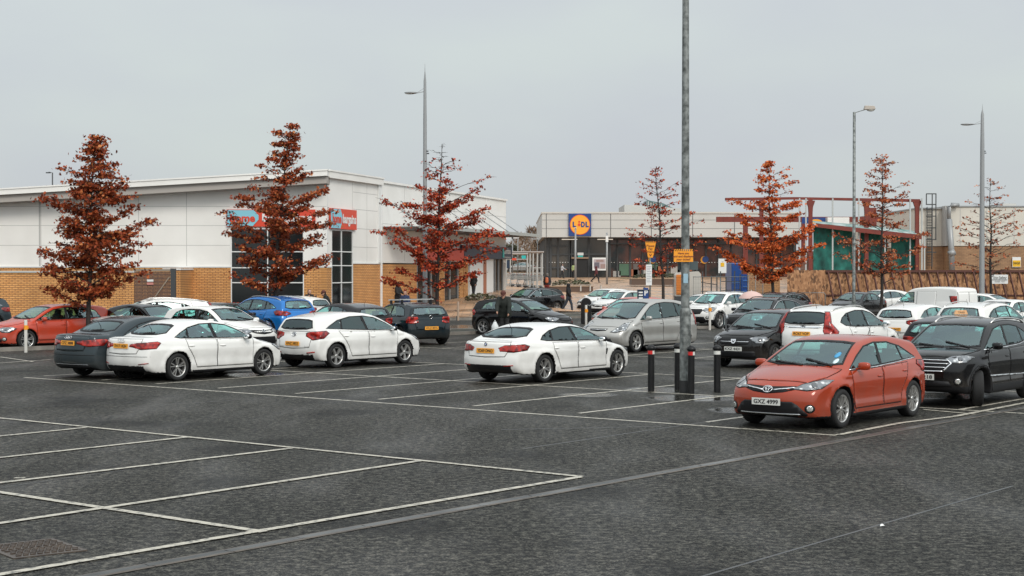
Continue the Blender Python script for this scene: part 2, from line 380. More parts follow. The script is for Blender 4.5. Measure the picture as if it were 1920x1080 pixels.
COUPE = tilt(SALOON, wb=2.81, xf=2.22, xr=-2.44, W=1.83, H=1.39,
  body=[(2.02,.2),(2.19,.25),(2.23,.52),(2.17,.66),(2.02,.765),(1.6,.86),(1.0,.94),(.8,.955),(-1.4,.99),(-1.9,1.03),(-2.38,1.02),(-2.43,.95),(-2.44,.74),(-2.47,.58),(-2.46,.38),(-2.34,.26),(-2.1,.22)],
  house=[(1.32,.86),(1.0,.96),(.55,1.175),(.2,1.31),(-.15,1.38),(-.6,1.395),(-1.05,1.36),(-1.5,1.25),(-1.95,1.10),(-2.16,1.0),(-2.1,.85),(1.2,.8)],
  dlo=[(.90,.935),(.50,1.13),(.18,1.255),(-.20,1.31),(-.65,1.305),(-1.05,1.23),(-1.33,1.12),(-1.47,1.01),(-1.25,.975),(-.5,.955),(.2,.945)],
  pillars=[(-.18,-.28,.09),(-1.05,-1.0,.05)], priv=[0,1,1], ws=(.97,1.31,.70,.55), rw=(1.06,1.29,.68,.52), rpriv=1,
  doors=[[(.92,.92),(.90,.30),(-.19,.30),(-.16,.93)],[(-.19,.93),(-.20,.30),(-.84,.30),(-.92,.54),(-1.08,.76),(-1.08,.94)]],
  boot=[(.62,.98),(.64,.88),(.52,.64),(0,.62)], bonnet=[(1.98,.10),(1.9,.55),(1.5,.70),(.98,.74),(1.02,0)],
  tail=(148,[(-2.38,.34,.84),(-2.36,.50,.90),(-2.12,.86,.92),(-2.0,.89,.88),(-2.06,.88,.79),(-2.3,.70,.75),(-2.4,.40,.76)]),
  plate_r=.77, hand=[(-.02,.78),(-1.0,.80)], mirror=(.68,.97), spokes=(5,2), diffuser=.43)
GOLF = tilt(HATCH, wb=2.62, xf=2.17, xr=-2.06, W=1.79, H=1.46,
  house=[(1.38,.88),(1.14,.985),(.70,1.21),(.34,1.375),(-.02,1.45),(-.5,1.475),(-1.1,1.455),(-1.62,1.40),(-1.84,1.34),(-1.90,1.24),(-2.03,.98),(-1.9,.8),(1.2,.8)],
  dlo=[(1.0,.95),(.60,1.16),(.26,1.31),(-.15,1.37),(-.65,1.37),(-1.10,1.33),(-1.32,1.25),(-1.50,1.01),(-.7,.985),(.1,.965)],
  pillars=[(-.16,-.18,.09),(-1.16,-1.12,.05)], rw=(1.04,1.32,.66,.58),
  tail=(150,[(-2.0,.50,.99),(-1.85,.80,1.0),(-1.75,.84,.9),(-1.82,.85,.78),(-2.0,.66,.76),(-2.05,.48,.80)]),
  head=(38,[(2.10,.40,.68),(2.05,.60,.58),(1.90,.78,.58),(1.70,.84,.70),(1.85,.80,.74),(2.05,.55,.73)]), plate_r=.60)
MPV = tilt(HATCH, wb=2.85, xf=2.36, xr=-2.41, W=1.88, H=1.66, r=.335, zb=1.05, tum=.24,
  body=[(2.1,.2),(2.30,.26),(2.36,.50),(2.32,.66),(2.18,.80),(1.8,.93),(1.45,1.04),(1.2,1.08),(-1.7,1.14),(-2.24,1.12),(-2.36,.95),(-2.41,.7),(-2.41,.42),(-2.3,.26),(-2.1,.2)],
  house=[(1.75,.92),(1.48,1.04),(.95,1.30),(.48,1.52),(.1,1.62),(-.5,1.68),(-1.2,1.65),(-1.85,1.57),(-2.05,1.50),(-2.15,1.38),(-2.32,1.05),(-2.1,.8),(1.4,.8)],
  dlo=[(1.22,1.02),(.80,1.25),(.40,1.45),(.0,1.54),(-.5,1.57),(-1.1,1.545),(-1.6,1.45),(-1.95,1.27),(-2.02,1.14),(-1.2,1.09),(-.3,1.05),(.5,1.03)],
  pillars=[(.86,.68,.05),(-.10,-.18,.08),(-1.12,-1.05,.06)], priv=[0,0,1,1], ws=(1.05,1.56,.76,.60), rw=(1.14,1.5,.62,.56), rpriv=1,
  doors=[[(1.18,.98),(1.10,.30),(-.08,.30),(-.06,1.02)],[(-.09,1.02),(-.09,.30),(-.85,.30),(-1.05,.58),(-1.2,.76),(-1.22,1.06)]],
  bonnet=[(2.1,.1),(2.0,.58),(1.7,.74),(1.42,.78),(1.46,0)], boot=[(.60,1.05),(.66,.9),(.6,.6),(0,.57)],
  head=(40,[(2.28,.50,.66),(2.2,.62,.64),(1.95,.86,.72),(1.72,.90,.95),(1.9,.84,.93),(2.2,.62,.74)]),
  tail=(140,[(-2.2,.70,1.3),(-2.1,.74,1.3),(-2.05,.84,1.0),(-2.1,.88,.80),(-2.3,.74,.80)]),
  grille=[[(0,.76),(.34,.76),(.30,.70),(0,.68)]], lower=[[(0,.46),(.50,.46),(.56,.32),(0,.28)]],
  plate_f=.56, plate_r=.75, hand=[(.05,.90),(-1.0,.93)], mirror=(.92,1.08), spokes=(5,1), fog=None)
SUV = tilt(HATCH, wb=2.67, xf=2.20, xr=-2.27, W=1.85, H=1.65, r=.36, zb=1.08, tum=.23, zsill=.42, clad=1, rails=1,
  body=[(1.98,.26),(2.16,.34),(2.21,.56),(2.19,.78),(2.06,.92),(1.7,1.0),(1.1,1.08),(.9,1.10),(-1.6,1.17),(-2.08,1.15),(-2.2,.98),(-2.27,.76),(-2.27,.5),(-2.16,.34),(-1.95,.26)],
  house=[(1.40,.95),(1.12,1.08),(.70,1.33),(.35,1.52),(-.02,1.60),(-.5,1.625),(-1.1,1.60),(-1.75,1.53),(-1.95,1.48),(-2.04,1.36),(-2.18,1.08),(-2.0,.9),(1.2,.9)],
  dlo=[(1.0,1.07),(.62,1.28),(.28,1.45),(-.12,1.515),(-.6,1.51),(-1.12,1.44),(-1.45,1.33),(-1.72,1.19),(-.8,1.12),(.1,1.085)],
  pillars=[(-.12,-.2,.09),(-1.08,-1.02,.06)], priv=[0,0,0], ws=(1.1,1.52,.73,.58), rw=(1.17,1.47,.64,.54),
  doors=[[(.98,1.04),(.92,.42),(-.12,.42),(-.10,1.06)],[(-.13,1.06),(-.13,.42),(-.78,.42),(-.95,.65),(-1.12,.82),(-1.2,1.09)]],
  bonnet=[(1.98,.1),(1.9,.58),(1.5,.72),(1.08,.76),(1.12,0)], boot=[(.60,1.12),(.66,.96),(.6,.62),(0,.58)],
  head=(38,[(2.12,.46,.82),(2.06,.62,.74),(1.85,.82,.76),(1.58,.88,.93),(1.8,.82,.94),(2.06,.60,.90)]),
  tail=(142,[(-2.12,.46,1.05),(-2.1,.60,1.08),(-1.85,.86,1.12),(-1.72,.9,1.06),(-1.82,.9,.94),(-2.15,.68,.92),(-2.2,.48,.98)]),
  grille=[[(0,.88),(.40,.88),(.46,.80),(.36,.66),(0,.63)]], lower=[[(0,.54),(.52,.54),(.60,.40),(0,.36)]],
  plate_f=.60, plate_r=.80, hand=[(.02,.92),(-.95,.96)], mirror=(.76,1.14), spokes=(5,2), fog=(.68,.50))
CRV = tilt(SUV, wb=2.63, xf=2.2, xr=-2.34, W=1.82, H=1.66, priv=[0,1,1], rpriv=1, clad=0,
  house=[(1.40,.95),(1.12,1.08),(.70,1.33),(.35,1.53),(-.02,1.61),(-.5,1.64),(-1.1,1.62),(-1.75,1.57),(-2.02,1.53),(-2.12,1.42),(-2.26,1.08),(-2.0,.9),(1.2,.9)],
  body=[(1.98,.26),(2.16,.34),(2.21,.56),(2.19,.78),(2.06,.92),(1.7,1.0),(1.1,1.08),(.9,1.10),(-1.6,1.17),(-2.18,1.13),(-2.3,.98),(-2.34,.76),(-2.34,.5),(-2.2,.34),(-1.95,.26)],
  dlo=[(1.0,1.07),(.62,1.28),(.28,1.45),(-.12,1.525),(-.6,1.53),(-1.12,1.46),(-1.42,1.34),(-1.58,1.22),(-1.35,1.12),(-.8,1.09),(.1,1.075)],
  tail=(140,[(-2.1,.62,1.50),(-2.0,.70,1.50),(-2.1,.78,1.2),(-1.90,.91,.98),(-1.95,.91,.92),(-2.3,.70,.90),(-2.25,.62,1.0)]),
  rw=(1.17,1.50,.62,.56), plate_r=.92, boot=[(.60,1.14),(.64,.96),(.6,.5),(0,.48)])
ECO = tilt(SUV, wb=2.52, xf=2.08, xr=-2.02, W=1.77, H=1.65, r=.345,
  body=[(1.86,.26),(2.03,.33),(2.08,.56),(2.07,.86),(1.98,.98),(1.7,1.05),(1.2,1.10),(.9,1.12),(-1.4,1.18),(-1.9,1.16),(-1.98,.98),(-2.02,.76),(-2.02,.5),(-1.92,.34),(-1.75,.26)],
  house=[(1.45,.98),(1.16,1.1),(.74,1.34),(.36,1.54),(0,1.61),(-.5,1.64),(-1.1,1.62),(-1.6,1.57),(-1.78,1.5),(-1.84,1.38),(-1.95,1.08),(-1.8,.9),(1.2,.9)],
  dlo=[(1.04,1.08),(.66,1.29),(.30,1.46),(-.10,1.525),(-.6,1.53),(-1.05,1.48),(-1.38,1.36),(-1.55,1.22),(-.8,1.13),(.1,1.10)],
  boot=[(.58,1.1),(.64,.96),(.6,.62),(0,.58)],
  tail=(142,[(-1.92,.5,1.05),(-1.88,.62,1.08),(-1.65,.82,1.1),(-1.55,.86,1.04),(-1.65,.86,.94),(-1.9,.66,.92)]),
  head=(38,[(2.0,.46,.92),(1.97,.56,.84),(1.78,.74,.84),(1.52,.84,.95),(1.74,.78,.98),(1.95,.6,.97)]),
  grille=[[(0,.92),(.50,.92),(.56,.84),(.42,.68),(0,.66)]], lower=[[(0,.52),(.50,.50),(.56,.40),(0,.38)]], plate_f=.58, foglamp_big=1, chromeline=1)
DACIA = tilt(HATCH, wb=2.63, xf=2.12, xr=-2.38, W=1.74, H=1.53, zb=.98, tum=.2, zsill=.3,
  body=[(1.92,.22),(2.08,.28),(2.12,.52),(2.11,.72),(2.02,.87),(1.7,.96),(1.2,1.03),(.9,1.05),(-1.6,1.06),(-2.2,1.04),(-2.32,.88),(-2.38,.66),(-2.38,.42),(-2.26,.26),(-2.05,.2)],
  house=[(1.42,.92),(1.16,1.03),(.76,1.25),(.40,1.43),(.02,1.50),(-.5,1.53),(-1.2,1.52),(-1.85,1.47),(-2.1,1.41),(-2.18,1.3),(-2.3,1.0),(-2.1,.8),(1.2,.8)],
  dlo=[(1.02,.99),(.66,1.19),(.34,1.36),(-.06,1.42),(-.6,1.43),(-1.3,1.40),(-1.75,1.33),(-1.95,1.08),(-.8,1.02),(.1,1.0)],
  pillars=[(-.1,-.16,.10),(-1.1,-1.08,.08)], ws=(1.04,1.435,.70,.58), rw=(1.06,1.4,.62,.56),
  head=(30,[(2.05,.44,.80),(2.02,.62,.66),(1.9,.76,.66),(1.68,.84,.76),(1.78,.80,.84),(2.0,.60,.84)]),
  tail=(150,[(-2.22,.58,1.1),(-2.1,.8,1.12),(-2.1,.84,.82),(-2.3,.6,.8)]),
  grille=[[(0,.80),(.42,.79),(.44,.68),(.40,.64),(0,.62)]], lower=[[(0,.46),(.56,.46),(.60,.30),(0,.28)]], plate_f=.52, plate_r=.75,
  bonnet=[(1.98,.1),(1.9,.56),(1.5,.70),(1.1,.74),(1.14,0)], boot=[(.6,1.0),(.62,.9),(.58,.6),(0,.57)], mirror=(.80,1.05), rimdark=0, spokes=(5,2), fog=None)
VAN = tilt(HATCH, wb=2.66, xf=2.2, xr=-2.22, W=1.82, H=1.84, r=.33, zb=1.1, tum=.10, pr=.03, kr=.05, van=1, rails=0, k=.06,
  body=[(1.98,.22),(2.16,.3),(2.2,.56),(2.18,.78),(2.02,.92),(1.75,1.04),(1.4,1.12),(1.1,1.16),(-1.4,1.2),(-2.20,1.2),(-2.22,1.0),(-2.22,.7),(-2.22,.4),(-2.15,.26),(-1.95,.22)],
  house=[(1.68,1.0),(1.42,1.12),(.98,1.42),(.62,1.68),(.3,1.80),(-.4,1.845),(-1.2,1.84),(-2.02,1.81),(-2.17,1.74),(-2.2,1.5),(-2.22,1.1),(-2.2,.9),(1.2,.9)],
  dlo=[(1.32,1.12),(.92,1.38),(.62,1.58),(.25,1.60),(.22,1.10)], pillars=[(1.0,.98,.04)], priv=[0,0], ws=(1.12,1.70,.76,.64), rw=None,
  doors=[[(1.25,1.06),(1.12,.32),(.14,.32),(.14,1.08)],[(.10,1.62),(.10,.34),(-.98,.34),(-.98,1.62)]],
  bonnet=[(2.0,.1),(1.9,.58),(1.6,.72),(1.38,.76),(1.42,0)], boot=[(.72,1.60),(.72,1.1),(.70,.45),(0,.45)],
  head=(38,[(2.1,.46,.86),(2.04,.62,.76),(1.85,.8,.78),(1.55,.88,.98),(1.75,.8,.99),(2.0,.6,.94)]),
  tail=(165,[(-2.18,.78,1.42),(-2.15,.88,1.42),(-2.16,.9,.86),(-2.2,.80,.86)]),
  grille=[[(0,.86),(.42,.86),(.5,.78),(.4,.68),(0,.66)]], plate_r=.72, hand=[(.24,.96),(-.85,.96)], mirror=(1.0,1.15), fog=None)

def frame_of(th):
    if th == 'top': return Vector((0, 0, 1)), Vector((1, 0, 0)), Vector((0, 1, 0))
    t = R(th); return Vector((math.cos(t), math.sin(t), 0)), Vector((-math.sin(t), math.cos(t), 0)), Vector((0, 0, 1))
def patch(mb, bvh, th, loops, off=.004, step=.06, holes=(), mi=0, skirt=True, mirror=False, maxdist=None):
    n, u, v = frame_of(th)
    rv, fs = tess(loops, step, holes)
    hit = []
    for q in rv:
        o = u*q.x+v*q.y+n*4
        loc, nr, _, d = bvh.ray_cast(o, -n)
        hit.append(None if loc is None or nr.dot(n) < .03 else (loc+nr*off, nr))
    # reject stray hits
    keep = []
    for f in fs:
        if any(hit[i] is None for i in f): continue
        p = [hit[i][0] for i in f]
        if max((p[i]-p[i-1]).length for i in range(len(p))) > step*5: continue
        a = sum((rv[f[i]][0]-rv[f[0]][0])*(rv[f[(i+1) % len(f)]][1]-rv[f[0]][1])-(rv[f[(i+1) % len(f)]][0]-rv[f[0]][0])*(rv[f[i]][1]-rv[f[0]][1]) for i in range(1, len(f)-1))
        keep.append(f if a > 0 else tuple(reversed(f)))
    if not keep: return
    used = sorted({i for f in keep for i in f}); mp_ = {i: k for k, i in enumerate(used)}
    vs = [hit[i][0] for i in used]; fcs = [tuple(mp_[i] for i in f) for f in keep]; nf = len(fcs)
    if skirt:
        ed = {}
        for f in fcs:
            for i in range(len(f)): ed[(f[i], f[(i+1) % len(f)])] = 1
        bd = [e for e in ed if (e[1], e[0]) not in ed]; dn = {}
        for e in bd:
            for i in e:
                if i not in dn: dn[i] = len(vs); vs.append(vs[i]-hit[used[i]][1]*(off+.006))
        for a, b in bd: fcs.append((b, a, dn[a], dn[b]))
    for sgn in ((1, -1) if mirror else (1,)):
        V = [Vector((p.x, p.y*sgn, p.z)) for p in vs]; FF = fcs if sgn == 1 else [tuple(reversed(f)) for f in fcs]
        k = len(mb.f); mb.add(V, FF, mi, True)
        for j in range(k+nf, len(mb.f)): mb.sm[j] = False
def sym(p): return [(-y, z) for y, z in reversed(p) if abs(y) > 1e-6]+list(p) if True else p
def symloop(p):       # half outline (y>=0), first and last on or near the axis -> closed loop
    q = list(p)
    return q+[(-y, z) for y, z in reversed(q) if abs(y) > 1e-6]
def rect(a, b): return [(a, 0)]
class Parts(list):
    def new(s, name, mb, mats, parent=None, loc=None, key=None):
        me = mb.mesh(name, mats); s.append(dict(name=name, me=me, parent=parent, loc=loc, key=key)); return len(s)-1
WHEELS = {}
def wheel_meshes(r, n, dbl, dark):
    k = (r, n, dbl, dark)
    if k in WHEELS: return WHEELS[k]
    M = Matrix.Rotation(R(-90), 4, 'X'); W_ = .105; ri = r*.70
    t = MB(); t.lathe([(ri, -W_), (r*.93, -W_), (r*.985, -W_*.8), (r, -W_*.4), (r, W_*.4), (r*.985, W_*.8), (r*.93, W_), (ri*1.02, W_*.97), (ri, W_*.85)], 40, M)
    q = MB(); q.lathe([(ri*1.02, W_*.9), (ri*.99, W_*.93), (ri*.93, W_*.80), (ri*.92, W_*.1), (ri*.9, -W_)], 40, M, 0)
    q.lathe([(ri*.92, W_*.05), (.02, W_*.05)], 24, M, 1)
    q.lathe([(ri*.60, W_*.18), (.05, W_*.2)], 24, M, 2)
    q.lathe([(ri*.17, W_*.3), (ri*.19, W_*.72), (ri*.10, W_*.80), (.001, W_*.80)], 16, M, 0)
    for i in range(n):
        for s in ((-1, 1) if dbl == 2 else (0,)):
            a = 2*math.pi*i/n+s*.5/n*1.15; b = 2*math.pi*i/n+s*.5/n*1.9
            p0 = Vector((math.cos(a), 0, math.sin(a)))*ri*.14; p1 = Vector((math.cos(b), 0, math.sin(b)))*ri*.96
            wd0, wd1 = (.013, .016) if dbl == 2 else (.032, .042)
            if n > 6: wd0, wd1 = .013, .018
            e = (p1-p0).normalized(); pr = Vector((-e.z, 0, e.x))
            y0, y1 = W_*.72, W_*.84; vs = []
            for pp, wd, y in ((p0, wd0, y0), (p1, wd1, y1)):
                for sg in (-1, 1): vs += [pp+pr*wd*sg*.75+Vector((0, y, 0)), pp+pr*wd*sg+Vector((0, y-.035, 0))]
            q.add(vs, [(0, 2, 6, 4), (1, 0, 4, 5), (2, 3, 7, 6), (3, 1, 5, 7)], 0)
    tm = t.mesh('wheel', TYRE); rm = q.mesh('rim', [ALLOYD if dark else ALLOY, GAP, ALLOYD])
    WHEELS[k] = (tm, rm); return WHEELS[k]
def ellipsoid(mb, c, rad, n=14, mi=0, M=None, pw=1.0):
    prof = [(math.sin(math.pi*i/8), -math.cos(math.pi*i/8)) for i in range(9)]; k = len(mb.v)
    mb.lathe([(max(r, 1e-4), z) for r, z in prof], n, None, mi)
    for i in range(k, len(mb.v)):
        v = Vector([math.copysign(abs(q)**pw, q) for q in mb.v[i]]); v = Vector((v.x*rad[0], v.y*rad[1], v.z*rad[2])); v = (M @ v) if M is not None else v; mb.v[i] = tuple(v+Vector(c))
def make_template(T, h=.034, sx=1, sy=1, sz=1):
    T = dict(T); DS = .045 if h < .033 else .08; s2 = lambda l: [(a*sx, b*sz) for a, b in l]; s3 = lambda l: [(a*sx, b*sy, c*sz) for a, b, c in l]; yz = lambda l: [(a*sy, b*sz) for a, b in l]
    wb, xf, xr, W, H, r = T['wb']*sx, T['xf']*sx, T['xr']*sx, T['W']*sy, T['H']*sz, T['r']
    body, house = SDF2(s2(T['body'])), SDF2(s2(T['house'])); hm = W/2; zb = T['zb']*sz; Ra = r+.045; zc = .74*zb/.95
    sm = lambda v: np.clip(v, 0, 1)**2*(3-2*np.clip(v, 0, 1))
    def f(p):
        x, y, z = p[:, 0], p[:, 1], p[:, 2]; ay = np.abs(y)
        tf = np.clip((x-xf*.42)/(xf*.58), 0, 1); tr = np.clip((xr*.45-x)/(-xr*.55), 0, 1)
        hw = hm-T['pf']*tf**2.1-T['pr']*tr**2.1
        hw = hw-.30*np.clip(z-zc, 0, .6)-.10*np.clip(.34-z, 0, 1)-.020*np.exp(-((z-zc*.68)/.13)**2)*(1-tf)*(1-tr)
        for xw in (wb/2, -wb/2):
            rr = np.hypot(x-xw, z-r); hw = hw+.022*np.clip(1-(rr-Ra)/.13, 0, 1)*(z < zc+.1)
        u = ay/hm; wf = sm((x-.2)/(xf*.7)); wr_ = sm((-x-.3)/(-xr*.7))
        d1 = smax(body(x+T['kf']*u**2.6*wf-T['kr']*u**2.6*wr_, z+.045*u*u), (ay-hw)*.97, T['k'])
        hh = hm-.055-T['tum']*np.clip(z-zb, -.1, 1)/(H-zb)-.05*wr_
        d2 = smax(house(x+.13*u*u*wf-.10*u*u*wr_, z+.05*u*u), (ay-hh)*.93, .075)
        d = smin(d1, d2, .022)
        for xw in (wb/2, -wb/2):
            rr = np.hypot(x-xw, z-r); d = smax(d, -np.maximum(rr-Ra, (hm-.30)-ay), .012)
        return d
    V, Fc = surf_nets(f, (xr-.15, -hm-.12, .08), (xf+.15, hm+.12, H+.12), h)
    bvh = BVHTree.FromPolygons([Vector(v) for v in V], [tuple(int(i) for i in q) for q in Fc])
    C = V[Fc].mean(1); nn = np.cross(V[Fc[:, 2]]-V[Fc[:, 0]], V[Fc[:, 3]]-V[Fc[:, 1]]); nn /= np.linalg.norm(nn, axis=1)[:, None]+1e-9
    if (nn*(C-[0, 0, .8])).sum() < 0: Fc = Fc[:, ::-1]; nn = -nn
    dead = np.zeros(len(Fc), bool)
    def kill(poly, a, b, mask):
        for i in np.nonzero(mask)[0]:
            if inpoly(poly, (a[i], b[i])): dead[i] = True
    ws = [v*k for v, k in zip(T['ws'], (sz, sz, sy, sy))]; zb0, zt0, yb, yt = ws
    wsl = [(0, zb0-.012), (yb*.6, zb0), (yb, zb0+.03), (yt, zt0-.01), (yt*.6, zt0+.012), (0, zt0+.02)]; wsl = symloop(wsl)
    kill(inset(wsl, .02), C[:, 1], C[:, 2], (nn[:, 0] > .1) & (C[:, 0] > 0) & (C[:, 2] > zb0-.1))
    rwl = None
    if T.get('rw'):
        a, b, c, d_ = [v*k for v, k in zip(T['rw'], (sz, sz, sy, sy))]
        rwl = symloop([(0, a-.01), (c*.7, a), (c, a+.04), (d_, b-.03), (d_*.7, b), (0, b+.012)])
        kill(inset(rwl, .02), C[:, 1], C[:, 2], (nn[:, 0] < -.1) & (C[:, 0] < -.6))
    dlo = s2(T['dlo']); kill(inset(dlo, .02), C[:, 0], C[:, 2], np.abs(nn[:, 1]) > .45)
    rim_ = np.minimum(np.hypot(C[:, 0]-wb/2, C[:, 2]-r), np.hypot(C[:, 0]+wb/2, C[:, 2]-r))
    blk = (C[:, 2] < (T['zsill']*sz*.97 if T.get('clad') or T.get('sillhi') else .222)) | (rim_ < Ra-.02+.03*(np.abs(nn[:, 1]) < .6)) | (nn[:, 2] < -.8)
    if T.get('diffuser'): blk |= (C[:, 0] < xr*.8) & (C[:, 2] < T['diffuser']) & (np.abs(C[:, 1]) < .66)
    ok = ~dead; me = bpy.data.meshes.new('body'); me.from_pydata(V.tolist(), [], Fc[ok].tolist())
    me.materials.append(PWHITE); me.materials.append(TRIM)
    me.polygons.foreach_set('material_index', blk[ok].astype(int).tolist()); me.polygons.foreach_set('use_smooth', [True]*int(ok.sum())); me.update()
    PT = Parts(); PT.append(dict(name='body', me=me, parent=None, loc=None, key='paint'))
    def simple(name, th, loops, mats, off, key=None, mirror=False, holes=(), step=.06, parent=None):
        mb = MB(); patch(mb, bvh, th, loops, off, step, holes, 0, mirror=mirror)
        return PT.new(name, mb, mats, parent, key=key) if mb.f else None
    # glazing
    def glz(name, th, loop, gm, bd=.032, step=.07):
        mb = MB(); ins_ = inset(loop, bd); patch(mb, bvh, th, [ins_], .002, step, mi=0, skirt=False); patch(mb, bvh, th, [loop], .004, step, [ins_], mi=1)
        return PT.new(name, mb, [gm, TRIM])
    wi = glz('windscreen', 0, wsl, GLASS)
    if T.get('wipers', 1):
        for (y0, y1, z1) in ((.05, -.52, .05), (.55, .02, .10)):
            a = Vector((y0*sy, zb0+.005)); b = Vector((y1*sy, zb0+z1)); n_ = Vector((-(b-a).y, (b-a).x)).normalized()*.011
            simple('wiper', 0, [[a-n_, b-n_, b+n_, a+n_]], [TRIM], .018, parent=wi)
    if rwl:
        ri_ = glz('rear_window', 180, [(-y, z) for y, z in rwl], PGLASS if T.get('rpriv') else GLASS)
        a, b, c, d_ = [v*k for v, k in zip(T['rw'], (sz, sz, sy, sy))]
        if T.get('rwiper', 1): simple('rear_wiper', 180, [[(0, a+.01), (.32, a+.035), (.32, a+.055), (0, a+.04)]], [TRIM], .016, parent=ri_)
    dl = [Vector(q) for q in dlo]; din = inset(dl, .024)
    panes = []; rest = din
    for (xb_, xt_, wd) in T['pillars']:
        xb_ *= sx; xt_ *= sx; A = Vector((xb_, zb)); B = Vector((xt_, H-.1)); e = (B-A).normalized(); n_ = Vector((e.y, -e.x)); n_ = n_ if n_.x > 0 else -n_
        panes.append(clip_half(rest, A+n_*wd/2, n_)); rest = clip_half(rest, A-n_*wd/2, -n_)
    panes.append(rest); panes = [p for p in panes if len(p) > 2 and abs(area2(p)) > .006]
    for sg in (1, -1):
        th = 90*sg; U = (lambda p: [(-x, z) for x, z in p]) if sg == 1 else (lambda p: [(x, z) for x, z in p])
        mb = MB(); patch(mb, bvh, th, [U(dl)], .004, .07, [U(p) for p in panes]); PT.new('window_trim', mb, [TRIM])
        if T.get('chromeline') == 2:
            lo_ = [q for q in dl]; ol = inset(dl, -.014); mb = MB(); patch(mb, bvh, th, [U(ol)], .007, .07, [U(dl)]); PT.new('chrome_strip', mb, [CHROME])
        elif T.get('chromeline'):
            i0 = min(range(len(dl)), key=lambda i: dl[i].x); bt = dl[i0:]+[dl[0]]; pl = bt+[q-Vector((0, .016)) for q in reversed(bt)]
            mb = MB(); patch(mb, bvh, th, [U(pl)], .007, .07); PT.new('chrome_strip', mb, [CHROME])
        for i, p in enumerate(panes):
            mb = MB(); patch(mb, bvh, th, [U(p)], .001, .08, skirt=False); PT.new('side_window', mb, [PGLASS if (T['priv'][min(i, len(T['priv'])-1)]) else GLASS])
        # doors
        for di, d in enumerate(T['doors']):
            d = s2(d); mb = MB(); patch(mb, bvh, th, [U(inset(d, .005))], .006, DS); k = PT.new('door', mb, [PWHITE], key='paint')
            mb = MB(); patch(mb, bvh, th, [U(inset(d, -.006))], .0035, DS, [U(inset(d, .007))], skirt=False); PT.new('panel_gap', mb, [GAP], k)
            if di < len(T['hand']):
                hx, hz = T['hand'][di][0]*sx, T['hand'][di][1]*sz; nrm, u, v = frame_of(th)
                loc, nr, _, _ = bvh.ray_cast(Vector((hx, sg*4, hz)), -nrm)
                if loc:
                    mb = MB(); ellipsoid(mb, loc+nr*.012, (.10, .022, .018)); PT.new('door_handle', mb, [PWHITE], k, key='paint')
    top = lambda p: [(x*sx, y*sy) for x, y in p]
    bl = top(T['bonnet']); bl = bl+[(x, -y) for x, y in reversed(bl) if y > 1e-6]
    mb = MB(); patch(mb, bvh, 'top', [inset(bl, .006)], .006, DS); k = PT.new('bonnet', mb, [PWHITE], key='paint')
    mb = MB(); patch(mb, bvh, 'top', [inset(bl, -.006)], .0035, DS, [inset(bl, .008)], skirt=False); PT.new('panel_gap', mb, [GAP], k)
    bo = symloop(yz(T['boot'])+[]); bo = [(-y, z) for y, z in bo]
    if T.get('van'):
        for sg in (1, -1):
            q = yz([(.012, 1.60), (.72, 1.60), (.72, .45), (.012, .45)]); q = [(y*sg, z) for y, z in q]
            mb = MB(); patch(mb, bvh, 180, [inset(q, .004)], .005, .09); k = PT.new('rear_door', mb, [PWHITE], key='paint')
            mb = MB(); patch(mb, bvh, 180, [inset(q, -.009)], .0022, .09, [inset(q, .010)], skirt=False); PT.new('panel_gap', mb, [GAP], k)
    else:
        mb = MB(); patch(mb, bvh, 180, [inset(bo, .005)], .006, DS); k = PT.new('boot_lid', mb, [PWHITE], key='paint')
        mb = MB(); patch(mb, bvh, 180, [inset(bo, -.006)], .0035, DS, [inset(bo, .008)], skirt=False); PT.new('panel_gap', mb, [GAP], k)
    # lamps
    for key, m_, nm in (('head', [HEAD, LENS, TRIM], 'headlight'), ('tail', [TAIL, REVL, TRIM], 'taillight')):
        th, pts = T[key]; pts = s3(pts)
        for sg in (1, -1):
            n_, u, v = frame_of(th*sg); q = [(Vector(( x, y*sg, z)).dot(u), z) for x, y, z in pts]
            if area2(q) < 0: q = q[::-1]
            mb = MB(); patch(mb, bvh, th*sg, [q], .009, .05, mi=0); c = sum((Vector(a) for a in q), Vector((0, 0)))/len(q)
            patch(mb, bvh, th*sg, [inset(q, -.010)], .006, .05, [inset(q, .004)], mi=2, skirt=False)
            hh = max(a[1] for a in q)-min(a[1] for a in q); rr = min(.065, hh*.33)
            if key == 'head' and nm: patch(mb, bvh, th*sg, [[(c.x+rr*math.cos(t/12*6.283), c.y+rr*.9*math.sin(t/12*6.283)) for t in range(12)]], .015, .05, mi=1)
            elif T.get('revlamp'): patch(mb, bvh, th*sg, [[(c.x-.09, c.y-.022), (c.x+.05, c.y-.022), (c.x+.05, c.y-.004), (c.x-.09, c.y-.004)]], .013, .05, mi=1)
            PT.new(nm, mb, m_)
    for g in T['grille']: simple('grille', 0, [symloop(yz(g))], [TRIM], .006, step=.08)
    for g in T['lower']: simple('lower_grille', 0, [symloop(yz(g))], [TRIM], .005, step=.08)
    if T.get('chromebar'):
        for g in T['chromebar']:
            mb = MB(); patch(mb, bvh, 0, [yz(g)], .016, .05)
            if mb.f:
                PT.new('grille_bar', mb, [CHROME]); mb = MB(); patch(mb, bvh, 0, [[(-y, z) for y, z in reversed(yz(g))]], .016, .05); PT.new('grille_bar', mb, [CHROME])
